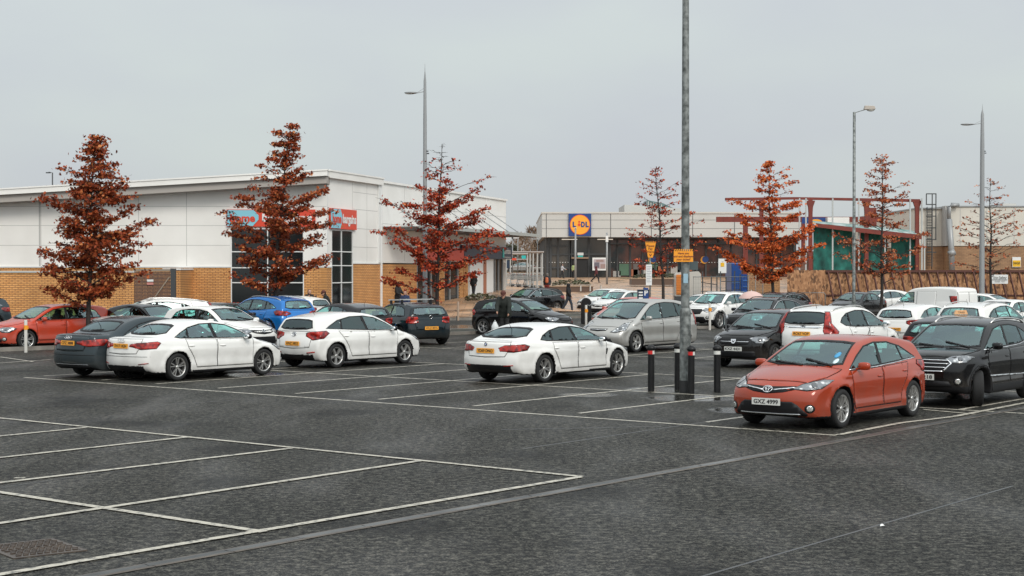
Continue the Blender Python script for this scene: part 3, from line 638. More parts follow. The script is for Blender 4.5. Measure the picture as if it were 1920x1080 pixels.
    if T.get('fog'):
        fy, fz = T['fog'][0]*sy, T['fog'][1]*sz
        for sg in (1, -1):
            mb = MB(); patch(mb, bvh, 28*sg, [[(0+.085*math.cos(t/14*6.283)+Vector((xf-.12, fy*sg, 0)).dot(frame_of(28*sg)[1]), fz+.07*math.sin(t/14*6.283)) for t in range(14)]], .007, .05, mi=0)
            patch(mb, bvh, 28*sg, [[(0+.05*math.cos(t/14*6.283)+Vector((xf-.12, fy*sg, 0)).dot(frame_of(28*sg)[1]), fz+.05*math.sin(t/14*6.283)) for t in range(14)]], .014, .05, mi=1)
            PT.new('fog_lamp', mb, [TRIM, FOGL])
    for e in T.get('extra', []):     # (name, theta, [(u,z)..], material, offset, mirror)
        mb = MB(); patch(mb, bvh, e[1], [e[2]], e[4], .05)
        if mb.f: PT.new(e[0], mb, [e[3]])
        if e[5] and mb.f:
            m2 = MB(); m2.v = [(x, -y, z) for x, y, z in mb.v]; m2.f = [tuple(reversed(q)) for q in mb.f]; m2.m = mb.m; m2.sm = mb.sm; PT.new(e[0], m2, [e[3]])
    if T.get('clad'):
        for xw in (wb/2, -wb/2):
            for sg in (1, -1):
                ring = lambda rr, n=20: [((-1 if sg == 1 else 1)*(xw+rr*math.cos(t/n*6.283)), r+rr*math.sin(t/n*6.283)) for t in range(n)]
                mb = MB(); patch(mb, bvh, 90*sg, [ring(Ra+.075)], .010, .07, [ring(Ra-.01)]); 
                if mb.f: PT.new('arch_trim', mb, [TRIM])
    if T.get('rails'):
        for sg in (1, -1):
            pts = []
            for i in range(9):
                x = .15+(xr*.78-.15)*i/8; y = (hm-.055-T['tum']-.02)*sg
                loc = bvh.ray_cast(Vector((x, y, 3)), Vector((0, 0, -1)))[0]
                pts.append(loc+Vector((0, 0, .0 if i in (0, 8) else .045)))
            mb = MB(); mb.tube(pts, .018, 6); PT.new('roof_rail', mb, [TRIM if T.get('darkrail') else ALLOY])
    loc = bvh.ray_cast(Vector((xr*.62, 0, 3)), Vector((0, 0, -1)))[0]
    mb = MB(); mb.tube([loc-Vector((0, 0, .01)), loc+Vector((-.12, 0, .16))], [.008, .003], 5); PT.new('aerial', mb, [TRIM])
    # mirrors
    mx_, mz = T['mirror'][0]*sx, T['mirror'][1]*sz
    for sg in (1, -1):
        loc = bvh.ray_cast(Vector((mx_, sg*4, mz-.05)), Vector((0, -sg, 0)))[0]; c = loc+Vector((-.03, sg*.13, .05))
        mb = MB(); ellipsoid(mb, c, (.065, .105, .066), 16, pw=.62); mb.bar(loc-Vector((0, sg*.03, 0)), c-Vector((0, sg*.03, .03)), .05, .03)
        k = PT.new('wing_mirror', mb, [PWHITE], key='mirror')
        mb = MB(); ellipsoid(mb, c+Vector((-.045, 0, 0)), (.034, .090, .052), 16, pw=.62); PT.new('mirror_glass', mb, [CHROME], k)
    # cabin
    for sg in (1, -1):
        mb = MB(); z0 = zb-.62
        mb.box(-.32, .22, sg*.37-.25, sg*.37+.25, z0, z0+.22); mb.bar((-.30, sg*.37, z0+.1), (-.52, sg*.37, zb+.14), .46, .14)
        mb.bar((-.50, sg*.37, zb+.14), (-.54, sg*.37, zb+.32), .27, .10); o = PT.new('seat', mb, [SEAT])
    mb = MB(); z0 = zb-.6; mb.box(-1.25, -.85, -.6*sy, .6*sy, z0, z0+.25); mb.bar((-1.2, 0, z0+.1), (-1.38, 0, zb+.1), 1.2, .14)
    for y in (-.4, .4): mb.bar((-1.36, y, zb+.1), (-1.39, y, zb+.24), .24, .08)
    PT.new('rear_seat', mb, [SEAT])
    mb = MB(); mb.box(.62, 1.15, -.68, .68, zb-.3, zb-.02); PT.new('dashboard', mb, [DASH])
    mb = MB(); pts = [Vector((.50+.06*math.sin(t), -.37+.18*math.cos(t), zb-.02+.17*math.sin(t))) for t in [i/14*6.283 for i in range(15)]]; mb.tube(pts, .016, 5); PT.new('steering_wheel', mb, [DASH])
    # plates
    for nm, xx, zz, th in (('front', 1, T['plate_f']*sz, 0), ('rear', -1, T['plate_r']*sz, 180)):
        loc, nr, _, _ = bvh.ray_cast(Vector((xx*4, 0, zz)), Vector((-xx, 0, 0)))
        mb = MB(); mb.box(-.006, .006, -.26, .26, -.056, .056); a = math.atan2(nr.z, abs(nr.x))*.5
        PT.append(dict(name='number_plate', me=mb.mesh('number_plate', [PLW if xx > 0 else PLY]), parent=None, loc=(loc+nr*.022, a, xx), key='plate_'+nm))
    tm, rm = wheel_meshes(r, T['spokes'][0], T['spokes'][1], T.get('rimdark', 0))
    T.update(parts=PT, wheels=(tm, rm), wbs=wb, trk=hm-.125, bvh=bvh, rr=r, hm=hm); return T
CARS = []
def car(T, px, py, wheel, head, pm, label, cat='car', kind='car', fr=None, rr=None, steer=0, mir=None, group=None, emblem=None, yoff=0):
    ca, sa_ = math.cos(R(head)), math.sin(R(head)); lx = T['wbs']/2*(1 if wheel[0] == 'F' else -1); ly = T['hm']*.93*(1 if wheel[1] == 'L' else -1)
    g = G(px, py); loc = Vector((g.x-(ca*lx-sa_*ly), g.y-(sa_*lx+ca*ly), 0))
    root = empty(kind, loc, R(head), label, cat, group); objs = []
    for p in T['parts']:
        par = root if p['parent'] is None else objs[p['parent']]
        if p['key'] and p['key'].startswith('plate') and not (fr if 'front' in p['key'] else rr): objs.append(None); continue
        o = meshobj(p['name'], p['me'], par); objs.append(o)
        mm = pm if p['key'] == 'paint' else ((mir or pm) if p['key'] == 'mirror' else None)
        if mm: o.material_slots[0].link = 'OBJECT'; o.material_slots[0].material = mm
        if p['key'] and p['key'].startswith('plate'):
            l, a, xx = p['loc']; o.location = l; o.rotation_euler = (0, -a if xx > 0 else a, 0)
            s = fr if xx > 0 else rr
            text('plate_text', s, .095, INK, (.0075*xx, 0, -.004), (R(90), 0, R(90*xx)), o, width=.45, bold=.0018)
    for xw in (1, -1):
        for sg in (1, -1):
            o = meshobj('wheel', T['wheels'][0], root); o.location = (xw*T['wbs']/2, sg*T['trk'], T['rr']); 
            o.rotation_euler = (0, random.uniform(0, 6), (0 if sg == 1 else math.pi)+(R(steer) if xw == 1 else 0)); o.rotation_mode = 'ZYX'
            o.rotation_euler = (0, random.uniform(0, 6), (0 if sg == 1 else math.pi)+(R(steer) if xw == 1 else 0)); o.rotation_mode = 'XYZ'
            meshobj('rim', T['wheels'][1], o)
    if emblem: emblem(root, T)
    return root
# ------------------------------------------------------------------ emblems
def at_surf(T, x, y, z, d):
    loc, nr, _, _ = T['bvh'].ray_cast(Vector((x, y, z))-Vector(d)*4, Vector(d)); return loc+nr*.014, nr
def emb_obj(root, mb, mats, T, end, z, size=1, y=0):
    l, n = at_surf(T, 0, y, z, (-end, 0, 0)); o = mb.build('badge', mats, root); o.location = l
    o.rotation_euler = (R(90)-math.atan2(n.z, abs(n.x))*.8, 0, R(90*end)); return o
def ring(mb, c, rx, ry, r=.006, mi=0): mb.tube([Vector((c[0]+rx*math.cos(t/20*6.2832), c[1]+ry*math.sin(t/20*6.2832), .004)) for t in range(21)], r, 6, mi)
def disc(mb, c, r, z0, z1, mi=0, n=20): mb.prism([(c[0]+r*math.cos(t/n*6.2832), c[1]+r*math.sin(t/n*6.2832)) for t in range(n)], z0, z1, None, mi)
EMB_BLUE = mat('badge blue', (.02, .12, .4), .3); EMB_W = mat('badge white', (.7, .7, .7), .3)
def emb_oval(end, z):
    def f(root, T):
        mb = MB(); ring(mb, (0, 0), .085, .058, .008); ring(mb, (0, .018), .05, .026); ring(mb, (0, -.004), .024, .048); disc(mb, (0, 0), .05, -.01, -.002, 1); emb_obj(root, mb, [CHROME, TRIM], T, end, z)
    return f
def emb_rings(end, z):
    def f(root, T):
        mb = MB(); [ring(mb, (-.09+.06*i, 0), .038, .038, .006) for i in range(4)]; emb_obj(root, mb, [CHROME], T, end, z)
    return f
def emb_roundel(end, z):
    def f(root, T):
        mb = MB(); disc(mb, (0, 0), .042, -.004, .004, 0)
        for q, mi in ((0, 2), (1, 1), (2, 2), (3, 1)):
            mb.prism([(0, 0)]+[(.025*math.cos((q+t/5)*1.5708), .025*math.sin((q+t/5)*1.5708)) for t in range(6)], .004, .007, None, mi)
        ring(mb, (0, 0), .042, .042, .003, 3); emb_obj(root, mb, [TRIM, EMB_BLUE, EMB_W, CHROME], T, end, z)
    return f
def emb_disc(end, z, r=.055):
    def f(root, T):
        mb = MB(); disc(mb, (0, 0), r, -.006, .0, 1); ring(mb, (0, 0), r, r, .007)
        for a, b in (((-.6, .5), (-.25, -.6)), ((-.25, -.6), (0, .1)), ((0, .1), (.25, -.6)), ((.25, -.6), (.6, .5))): mb.bar((a[0]*r, a[1]*r, .003), (b[0]*r, b[1]*r, .003), .007)
        emb_obj(root, mb, [CHROME, TRIM], T, end, z)
    return f
def emb_shield(end, z):
    def f(root, T):
        mb = MB(); mb.prism([(-.075, .06), (.075, .06), (.07, -.01), (.03, -.06), (-.03, -.06), (-.07, -.01)], -.004, .008, None, 0)
        mb.prism([(-.035, .03), (-.02, .03), (-.02, -.0), (.02, 0), (.02, .03), (.035, .03), (.025, -.03), (-.025, -.03)], .008, .012, None, 1); emb_obj(root, mb, [CHROME, TRIM], T, end, z)
    return f
def emb_h(end, z):
    def f(root, T):
        mb = MB(); mb.prism([(-.07, .05), (.07, .05), (.055, -.05), (-.055, -.05)], -.004, .003, None, 1)
        mb.bar((-.045, .04, .006), (-.035, -.04, .006), .014); mb.bar((.045, .04, .006), (.035, -.04, .006), .014); mb.bar((-.04, 0, .006), (.04, 0, .006), .012); emb_obj(root, mb, [CHROME, TRIM], T, end, z)
    return f
# ------------------------------------------------------------------ the vehicles
RED_T = make_template(tilt(HATCH, spokes=(10, 1), head=(38,[(2.14,.42,.672),(2.05,.62,.650),(1.88,.80,.685),(1.58,.86,.80),(1.76,.80,.805),(2.05,.58,.742)]), grille=[[(0,.70),(.44,.715),(.46,.665),(.26,.615),(0,.59)]], lower=[[(0,.47),(.42,.47),(.50,.42),(.64,.27),(.62,.235),(0,.235)]], chromebar=[[(.09,.655),(.42,.697),(.45,.683),(.09,.637)]],
  extra=[('lower_chrome', 0, [(-.56,.255),(.56,.255),(.54,.278),(-.54,.278)], CHROME, .012, False),
         ('permit_disc', 0, [(.50+.045*math.cos(t*.6283), 1.17+.045*math.sin(t*.6283)) for t in range(10)], mat('blue sticker', (.05,.28,.5), .5), .006, False),
         ('tax_disc', 0, [(.56+.04*math.cos(t*.6283), 1.075+.04*math.sin(t*.6283)) for t in range(10)], mat('pale sticker', (.6,.72,.74), .5), .006, False)], chromeline=1), .027, 1.045, 1.03)
ECO_T = make_template(tilt(ECO, spokes=(5, 1), priv=[0, 1, 1], chromebar=[[(0,.905),(.50,.90),(.52,.885),(0,.888)],[(0,.845),(.50,.84),(.50,.825),(0,.83)],[(0,.775),(.46,.77),(.46,.755),(0,.76)],[(0,.70),(.40,.70),(.41,.68),(0,.68)],[(.50,.90),(.555,.84),(.43,.69),(.40,.70),(.53,.84),(.48,.885)]],
  extra=[('side_chrome', 90, [(-.9,.56),(1.0,.52),(1.0,.54),(-.9,.585)], CHROME, .012, True)]), .030)
BMW_T = make_template(tilt(COUPE, extra=[('side_vent', -90, [(.93,.66),(.93,.71),(1.0,.71),(1.0,.66),(.975,.56),(.95,.56)], TRIM, .008, True), ('rear_reflector', 180, [(.50,.40),(.72,.42),(.72,.44),(.50,.42)], TAIL, .01, True)]), .028, 1.045, 1.01, .975)
A3_T = make_template(tilt(SALOON, extra=[('rear_reflector', 180, [(.55,.40),(.78,.43),(.78,.45),(.55,.42)], TAIL, .01, True), ('bumper_crease', 180, [(-.8,.585),(.8,.585),(.8,.595),(-.8,.595)], GAP, .003, False)]), .028, 1.025)
A6_T = make_template(tilt(SALOON, rpriv=1, priv=[1, 1, 1], extra=[('bumper_crease', 180, [(-.8,.57),(.8,.57),(.8,.585),(-.8,.585)], GAP, .003, False), ('bumper_trim', 180, [(-.62,.36),(.62,.36),(.66,.345),(-.66,.345)], CHROME, .01, False), ('lower_bumper', 180, [(-.7,.33),(.7,.33),(.66,.26),(-.66,.26)], TRIM, .01, False)]), .034, 1.10, 1.04, 1.035)
AUR_T = make_template(tilt(HATCH, spokes=(5, 1), rimdark=0, priv=[0, 1, 1], rpriv=1, extra=[('rear_reflector', 180, [(.48,.40),(.72,.43),(.72,.46),(.48,.43)], TAIL, .01, True)], diffuser=.37), .029, 1.03, 1.02)
GOLF_T = make_template(tilt(GOLF), .036)
GOLF3_T = make_template(tilt(GOLF, doors=[[(1.0,.93),(.93,.30),(-.42,.30),(-.40,.945)]], pillars=[(-.40,-.42,.10)], hand=[(-.25,.82)]), .036)
LEON_T = make_template(tilt(GOLF, spokes=(5, 1)), .036, 1.0, 1.0, .98)
MPV_T = make_template(tilt(MPV, chromebar=[[(0,.735),(.3,.74),(.3,.725),(0,.72)]]), .032)
SUV_T = make_template(SUV, .038); CRV_T = make_template(CRV, .036)
CRV_T['parts'].new('tailgate_bar', (lambda m: (patch(m, CRV_T['bvh'], 180, [[(-.52,1.11),(-.44,1.06),(.44,1.06),(.52,1.11),(.40,1.12),(-.40,1.12)]], .014, .06), m)[1])(MB()), [CHROME])
SUVD_T = make_template(tilt(SUV, darkrail=1, clad=1, priv=[0, 1, 1], rpriv=1, chromeline=2), .042, .98, .99, .96)
DAC_T = make_template(tilt(DACIA, chromebar=[[(.09,.715),(.42,.715),(.42,.70),(.09,.70)]]), .032)
VAN_T = make_template(VAN, .04)
FAR_T = make_template(tilt(HATCH, spokes=(5, 1)), .05); FSAL_T = make_template(SALOON, .05)
SLIM_T = make_template(tilt(HATCH, pillars=[(-.12,-.22,.09)], spokes=(5, 1)), .04, .93, .96, 1.0)
b_, nb, a_, na = 51.3, 231.3, 141.3, 321.3
car(RED_T, 1577, 803, 'FL', nb, PRED, 'metallic red five-door hatchback with plate GXZ 4999, nearest car at the right', fr='GXZ 4999', emblem=emb_oval(1, .655))
car(ECO_T, 1838, 762, 'FL', nb, PBLACK, 'black compact SUV with chrome grille, right behind the nearest red hatchback', fr='FJZ 2218', steer=28)
car(BMW_T, 1020, 717, 'RR', b_, PWHITE, 'white fastback coupe with dark alloys and yellow plate YD69 DNO, left of the four bollards', rr='YD69 DNO', mir=PBLACK, emblem=emb_roundel(-1, .90))
car(A3_T, 332, 714, 'RR', b_, PWHITE, 'white saloon with yellow plate YH17 HGN parked beside the dark grey saloon', rr='YH17 HGN', mir=PBLACK, emblem=emb_rings(-1, .95))
car(A6_T, 237, 709, 'RR', b_, PGREY, 'dark slate grey saloon with plate CFZ 3888, half hidden by a white saloon', rr='CFZ 3888', emblem=emb_rings(-1, .99))
car(AUR_T, 630, 690, 'RR', b_, PWHITE, 'white five-door hatchback with wedge shaped red tail lights and plate XNZ 5833', rr='XNZ 5833', mir=PBLACK, emblem=emb_oval(-1, .90))
car(MPV_T, 1192, 661, 'FL', nb, PSILVER, 'silver people carrier with tinted rear windows behind the big galvanised lamp post')
car(DAC_T, 1453, 690, 'FL', 233, PBLACK, 'black estate car with plate KXZ 4431 and its far front door open', fr='KXZ 4431', emblem=emb_shield(1, .715))
car(CRV_T, 1590, 690, 'RR', b_, PWHITE, 'white SUV with tall red tail lights and black rear window, behind the nearest red hatchback', rr='RO67 VOP', emblem=emb_h(-1, 1.09))
car(FAR_T, 1738, 655, 'RR', b_, PWHITE, 'white hatchback with dark rear window between the tall white SUV and the white van', rr='BNZ 4417')
car(VAN_T, 1766, 613, 'RL', 128, PWHITE, 'plain white panel van with two blank rear doors', 'van', 'panel_van')
car(FSAL_T, 1612, 598, 'FL', nb, PDARK, 'dark saloon car in front of the chipboard hoarding, beside the boxy-headed lamp post')
car(FAR_T, 1640, 591, 'FL', 215, PWHITE, 'white car mostly hidden behind the dark saloon by the hoarding')
car(FAR_T, 1890, 608, 'FR', na, PWHITE, 'white hatchback just right of the white van, its windscreen facing right')
car(SUV_T, 1868, 668, 'RR', b_, PWHITE, 'white SUV at the right edge of the photo behind the black compact SUV')
car(FAR_T, 1890, 635, 'FL', nb, PWHITE, 'white car at the right edge in front of the last tree, bonnet to the left')
car(GOLF_T, 1322, 611, 'FL', nb, PWHITE, 'white hatchback facing left, right of the galvanised lamp post, with small silver wheels')
car(SUV_T, 1349, 616, 'FL', nb, PWHITE, 'white crossover beside the person with the pink umbrella')
car(SUVD_T, 1440, 636, 'FL', nb, PDARK, 'dark SUV with roof bars showing above the black estate car')
car(SUVD_T, 1460, 612, 'FL', nb, PBLACK, 'black car whose roof shows just behind the dark SUV with roof bars')
car(SUVD_T, 1044, 588, 'RL', 222, PBLACK, 'black crossover with chrome window line beside the hooded walker', fr=None)
car(GOLF3_T, 906, 627, 'RR', 325, PBLACK, 'black hatchback behind the man in the flat cap, nose to the right')
car(GOLF_T, 1133, 587, 'FL', 232, PWHITE, 'white hatchback right of the hooded walker, grille facing left', emblem=emb_disc(1, .66))
car(FAR_T, 1161, 595, 'FL', nb, PWHITE, 'white car with a raised wiper behind the red car near the payment sign')
car(FAR_T, 1184, 624, 'FL', nb, PSALMON, 'red car mostly hidden behind the silver people carrier')
gcar = car(GOLF3_T, 831, 645, 'RR', 119, PGREEN, 'dark teal hatchback with silver roof bars and round red lamps, plate WLZ 8976', rr='WLZ 8976', emblem=emb_disc(-1, .98))
for x_ in (.05, -.85):
    zt_ = GOLF3_T['bvh'].ray_cast(Vector((x_, .5, 3)), Vector((0, 0, -1)))[0].z; m = MB(); m.bar((x_, -.66, zt_+.13), (x_, .66, zt_+.13), .07, .035)
    m.build('roof_bar', ALLOY, gcar); m = MB(); [m.box(x_-.05, x_+.05, y_-.03, y_+.03, zt_-.06, zt_+.12) for y_ in (-.56,)]; m.build('roof_bar_foot', TRIM, gcar); m = MB(); m.box(x_-.05, x_+.05, .53, .59, zt_-.06, zt_+.12); m.build('roof_bar_foot', TRIM, gcar)
car(SUV_T, 503, 638, 'RL', 136, PBLUE, 'bright blue SUV seen from behind, parked near the second red tree', rr=None)
car(FAR_T, 645, 650, 'RL', 128, PDARK, 'dark hatchback with a thin roof aerial between the blue SUV and the dark teal hatchback')
car(LEON_T, 423, 660, 'FR', na, PWHITE, 'white hatchback facing right behind the white saloon', emblem=emb_disc(1, .66))
car(FAR_T, 560, 618, 'RL', 150, PWHITE, 'white car roof showing just above the bright blue SUV')
car(FSAL_T, 425, 643, 'FR', na, PDARK, 'dark car between the white hatchback and the bright blue SUV')
car(CRV_T, 210, 652, 'FL', 200, PWHITE, 'white estate with roof rails behind the red hatchback at the left edge')
car(SLIM_T, 286, 655, 'FR', 318, PBLACK, 'small black car facing right between the white estate and the dark grey saloon')
car(GOLF_T, 50, 656, 'FL', 226, PORANGE, 'orange red hatchback near the left edge behind a white marker post', emblem=emb_disc(1, .66))
car(SUVD_T, -12, 625, 'RL', 218, PGREY, 'dark grey SUV cut off by the left edge of the photo')
# ------------------------------------------------------------------ ground
def asph(t, p):
    c = t.nodes.new('ShaderNodeTexCoord'); L = t.links.new
    def noise(sc_, det=4, ro=.55, vec=None, dist=0):
        n = t.nodes.new('ShaderNodeTexNoise'); n.inputs['Scale'].default_value = sc_; n.inputs['Detail'].default_value = det; n.inputs['Roughness'].default_value = ro; n.inputs['Distortion'].default_value = dist
        L(vec or c.outputs['Object'], n.inputs[0]); return n.outputs[0]
    def mapr(v, a, b, x, y):
        m = t.nodes.new('ShaderNodeMapRange'); L(v, m.inputs['Value'])
        for k, q in (('From Min', a), ('From Max', b), ('To Min', x), ('To Max', y)): m.inputs[k].default_value = q
        return m.outputs[0]
    def math_(op, a, b):
        m = t.nodes.new('ShaderNodeMath'); m.operation = op
        for i, q in enumerate((a, b)):
            if isinstance(q, (int, float)): m.inputs[i].default_value = q
            else: L(q, m.inputs[i])
        return m.outputs[0]
    mp_ = t.nodes.new('ShaderNodeMapping'); mp_.inputs['Rotation'].default_value = (0, 0, R(38)); mp_.inputs['Scale'].default_value = (1, .28, 1); L(c.outputs['Object'], mp_.inputs[0])
    grain = noise(10.5, 5, .85); fine = noise(40, 2, .6); streak = noise(.8, 3, .5, mp_.outputs[0], 0); big = noise(.13, 4, .6)
    g = math_('ADD', math_('MULTIPLY', grain, .7), math_('MULTIPLY', fine, .3))
    r = t.nodes.new('ShaderNodeValToRGB'); L(g, r.inputs[0]); e = r.color_ramp.elements
    e[0].position = .40; e[0].color = (.0006, .0006, .0006, 1); e[1].position = .64; e[1].color = (.17, .165, .14, 1); k = e.new(.505); k.color = (.030, .0295, .025, 1); k = e.new(.465); k.color = (.003, .003, .003, 1)
    x = t.nodes.new('ShaderNodeMix'); x.data_type = 'RGBA'; x.blend_type = 'MULTIPLY'; x.inputs[0].default_value = 1
    tone = t.nodes.new('ShaderNodeValToRGB'); L(math_('ADD', math_('MULTIPLY', big, .6), math_('MULTIPLY', streak, .4)), tone.inputs[0]); q = tone.color_ramp.elements
    q[0].position = .38; q[0].color = (.82, .82, .81, 1); q[1].position = .62; q[1].color = (1.15, 1.1, 1.07, 1)
    L(r.outputs[0], x.inputs[6]); L(tone.outputs[0], x.inputs[7])
    st = mapr(noise(.42, 3, .5), .56, .66, 1, .45); st2 = mapr(noise(3.1, 2, .5), .66, .72, 1, .35); so = t.nodes.new('ShaderNodeVectorMath'); so.operation = 'SCALE'; L(x.outputs[2], so.inputs[0]); L(math_('MULTIPLY', st, st2), so.inputs['Scale']); L(so.outputs[0], p.inputs['Base Color'])
    wet = mapr(math_('ADD', math_('MULTIPLY', streak, .75), math_('MULTIPLY', big, .25)), .44, .64, 0, 1)
    # shallow puddles at fixed places on the ground, ragged by noise
    pud = None; pn = noise(.9, 5, .6)
    for (qx, qy, qr) in ((3.7, 32.4, 1.5), (4.3, 29.6, 1.1), (3.2, 34.6, 1.2), (-2.0, 73.5, 4.0), (-6.5, 39.6, 1.4), (1.6, 33.2, 1.0), (9.0, 33.0, 1.5), (6.5, 38.0, 1.2)):
        d = t.nodes.new('ShaderNodeVectorMath'); d.operation = 'DISTANCE'; L(c.outputs['Object'], d.inputs[0]); d.inputs[1].default_value = (qx, qy, 0)
        a = mapr(d.outputs['Value'], qr*.3, qr, 1, 0); pud = a if pud is None else math_('MAXIMUM', pud, a)
    pud = mapr(math_('ADD', pud, math_('MULTIPLY', pn, .9)), .92, 1.15, 0, 1)
    rg = mapr(wet, 0, 1, .62, .40); L(math_('ADD', math_('MULTIPLY', rg, math_('SUBTRACT', 1, pud)), math_('MULTIPLY', pud, .07)), p.inputs['Roughness'])
    bp = t.nodes.new('ShaderNodeBump'); bp.inputs['Distance'].default_value = .03; L(math_('MULTIPLY', mapr(wet, 0, 1, 1.0, .78), mapr(pud, 0, 1, 1, .12)), bp.inputs['Strength']); L(g, bp.inputs['Height']); L(bp.outputs[0], p.inputs['Normal'])
ASPH = mat('wet asphalt', (.05, .05, .05), .4, 0, .15, build=asph)
def lmat(t, p):
    c = t.nodes.new('ShaderNodeTexCoord'); n = t.nodes.new('ShaderNodeTexNoise'); n.inputs['Scale'].default_value = 9; n.inputs['Detail'].default_value = 9; n.inputs['Roughness'].default_value = .72; t.links.new(c.outputs['Object'], n.inputs[0])
    r = t.nodes.new('ShaderNodeValToRGB'); t.links.new(n.outputs[0], r.inputs[0]); e = r.color_ramp.elements
    e[0].position = .38; e[0].color = (.07, .07, .062, 1); e[1].position = .50; e[1].color = (.47, .435, .36, 1); t.links.new(r.outputs[0], p.inputs['Base Color'])
LINE = mat('white road paint', (.5, .5, .46), .45, build=lmat)
KERB = mat('concrete kerb', (.24, .22, .19), .55, noise=(3, .4, (.13, .115, .10))); CHAN = mat('wet concrete channel', (.10, .10, .095), .34, noise=(.9, .25, (.018, .018, .016)))
mb = MB(); mb.add([(-500, -30, 0), (500, -30, 0), (500, 1400, 0), (-500, 1400, 0)], [(0, 1, 2, 3)]); tag(mb.build('car_park_asphalt', ASPH), kind='structure')
BD, AD = Vector((.6247, .7809, 0)), Vector((-.7809, .6247, 0))
def ST(s, t, z=0): return BD*s+AD*t+Vector((0, 0, z))
mk = MB(); LZ_ = [.004]
def line(p, q, wd=.10):
    p, q = Vector(p), Vector(q); d = (q-p).normalized(); n = Vector((-d.y, d.x, 0))*wd/2; z = Vector((0, 0, LZ_[0])); LZ_[0] += .00012
    k = max(1, int((q-p).length/1.5)); 
    for i in range(k):      # each stretch its own quad, edges slightly uneven like old thermoplastic paint
        a = p+(q-p)*(i/k); b = p+(q-p)*((i+1)/k); mk.add([a-n+z, b-n+z, b+n+z, a+n+z], [(0, 1, 2, 3)])
def sl(s0, t0, s1, t1, wd=.10): line(ST(s0, t0), ST(s1, t1), wd)
def px(a, b, wd=.10): line(G(*a), G(*b), wd)
S1 = 23.27; TT = [14.4, 17.1, 19.6, 22.1, 24.5, 26.95, 29.1, 31.1]
px((45, 708), (1570, 817)); SL2 = 28.35; SL3 = 33.3; S4 = 39.9; S5 = 45.0
sl(SL2, 9.0, SL2, 34.2)
for t in TT+[33.4]: sl(S1+.05, t, SL2-.05, t); 
for t in [9.4, 12.0]+TT+[33.4, 36]: sl(SL2+.05, t, SL3, t)
sl(SL3+.05, 9.4, SL3+.05, 36)
sl(S4, 8, S4, 38); sl(S5, 8, S5, 38)
for i in range(13): sl(S4+.05, 8+2.45*i, S5-.05, 8+2.45*i)
for i in range(13): sl(S5+.05, 8+2.45*i, S5+5, 8+2.45*i)
for i in range(8): sl(SL3, -8+2.45*i, SL3+4.8, -8+2.45*i)
px((1570, 817), (1690, 794), .11); px((1690, 794), (1790, 782), .11); px((1790, 782), (1990, 743), .11)
px((1733, 769), (1830, 778), .09)
px((-60, 779), (1092, 895.5), .10); sl(10.75, 24, 10.75, 11.75, .11)
for (x0, y0), (x1, y1) in (((1088, 896), (-60, 1090)), ((785, 866), (-60, 992)), ((545, 842), (-60, 914)), ((350, 821), (-60, 866)), ((160, 803), (-60, 825))): px((x0, y0), (x1, y1), .11)
px((26, 898), (45, 898.5), .08)
px((0, 670), (62, 679), .09); px((-40, 684), (95, 675), .09)
tag(mk.build('parking_bay_markings', LINE), kind='structure')
sm_ = MB(); mk_ = mk; mk = sm_; LZ_[0] = .002
px((1290, 1090), (1900, 912), .035); px((0, 765), (330, 752), .03); px((0, 744), (300, 733), .03); px((300, 760), (860, 722), .03); px((980, 842), (1560, 757), .04); px((940, 806), (1240, 800), .05); px((0, 915), (330, 868), .03); px((600, 722), (900, 700), .03)
tag(sm_.build('asphalt_joints', mat('wet tar joint', (.05, .05, .048), .35, noise=(2, .5, (.01, .01, .01)))), kind='structure'); mk = mk_
# flush drainage channel along the bays: two concrete edges and a shallow dished middle
ch = MB(); ch2 = MB(); tcn = 11.22
for i in range(60):
    s0, s1 = 8+i*.915, 8+i*.915+.905; j = random.uniform(-.012, .012)
    for t0, t1, z0, z1, m in ((-.10, -.06, .006, .010, 0), (-.06, 0, .010, .003, 1), (0, .06, .003, .010, 1), (.06, .10, .010, .006, 0)):
        ch.add([ST(s0, tcn+t0+j, z0), ST(s0, tcn+t1+j, z1), ST(s1, tcn+t1+j, z1), ST(s1, tcn+t0+j, z0)], [(0, 1, 2, 3)], m)
tag(ch.build('drainage_channel', [mat('stained channel edge', (.13, .105, .08), .6, noise=(4, .5, (.05, .042, .035))), CHAN]), kind='structure')
# drain cover, lower left
gr = empty('drain_cover', G(62, 1030), R(38), 'rusty cast iron drain cover with raised studs, set in the asphalt at lower left', 'drain cover')
IRON = mat('rusty cast iron', (.11, .085, .065), .45, .3, noise=(6, .5, (.04, .03, .025)))
for k in (0, 1):
    m = MB(); y0, y1 = (-.36, -.004) if k == 0 else (.004, .36); m.box(-.30, .30, y0, y1, -.01, .008)
    for i in range(9):
        for j in range(5): x = -.27+i*.067+(.03 if j % 2 else 0); y = y0+.035+j*.07; m.box(x-.022, x+.022, y-.012, y+.012, .008, .02)
    m.build('cover_plate', IRON, gr)
m = MB(); [m.box(*a, -.01, .010) for a in ((-.35, .35, -.41, -.365), (-.35, .35, .365, .41), (-.35, -.305, -.365, .365), (.305, .35, -.365, .365))]; m.build('frame', IRON, gr)
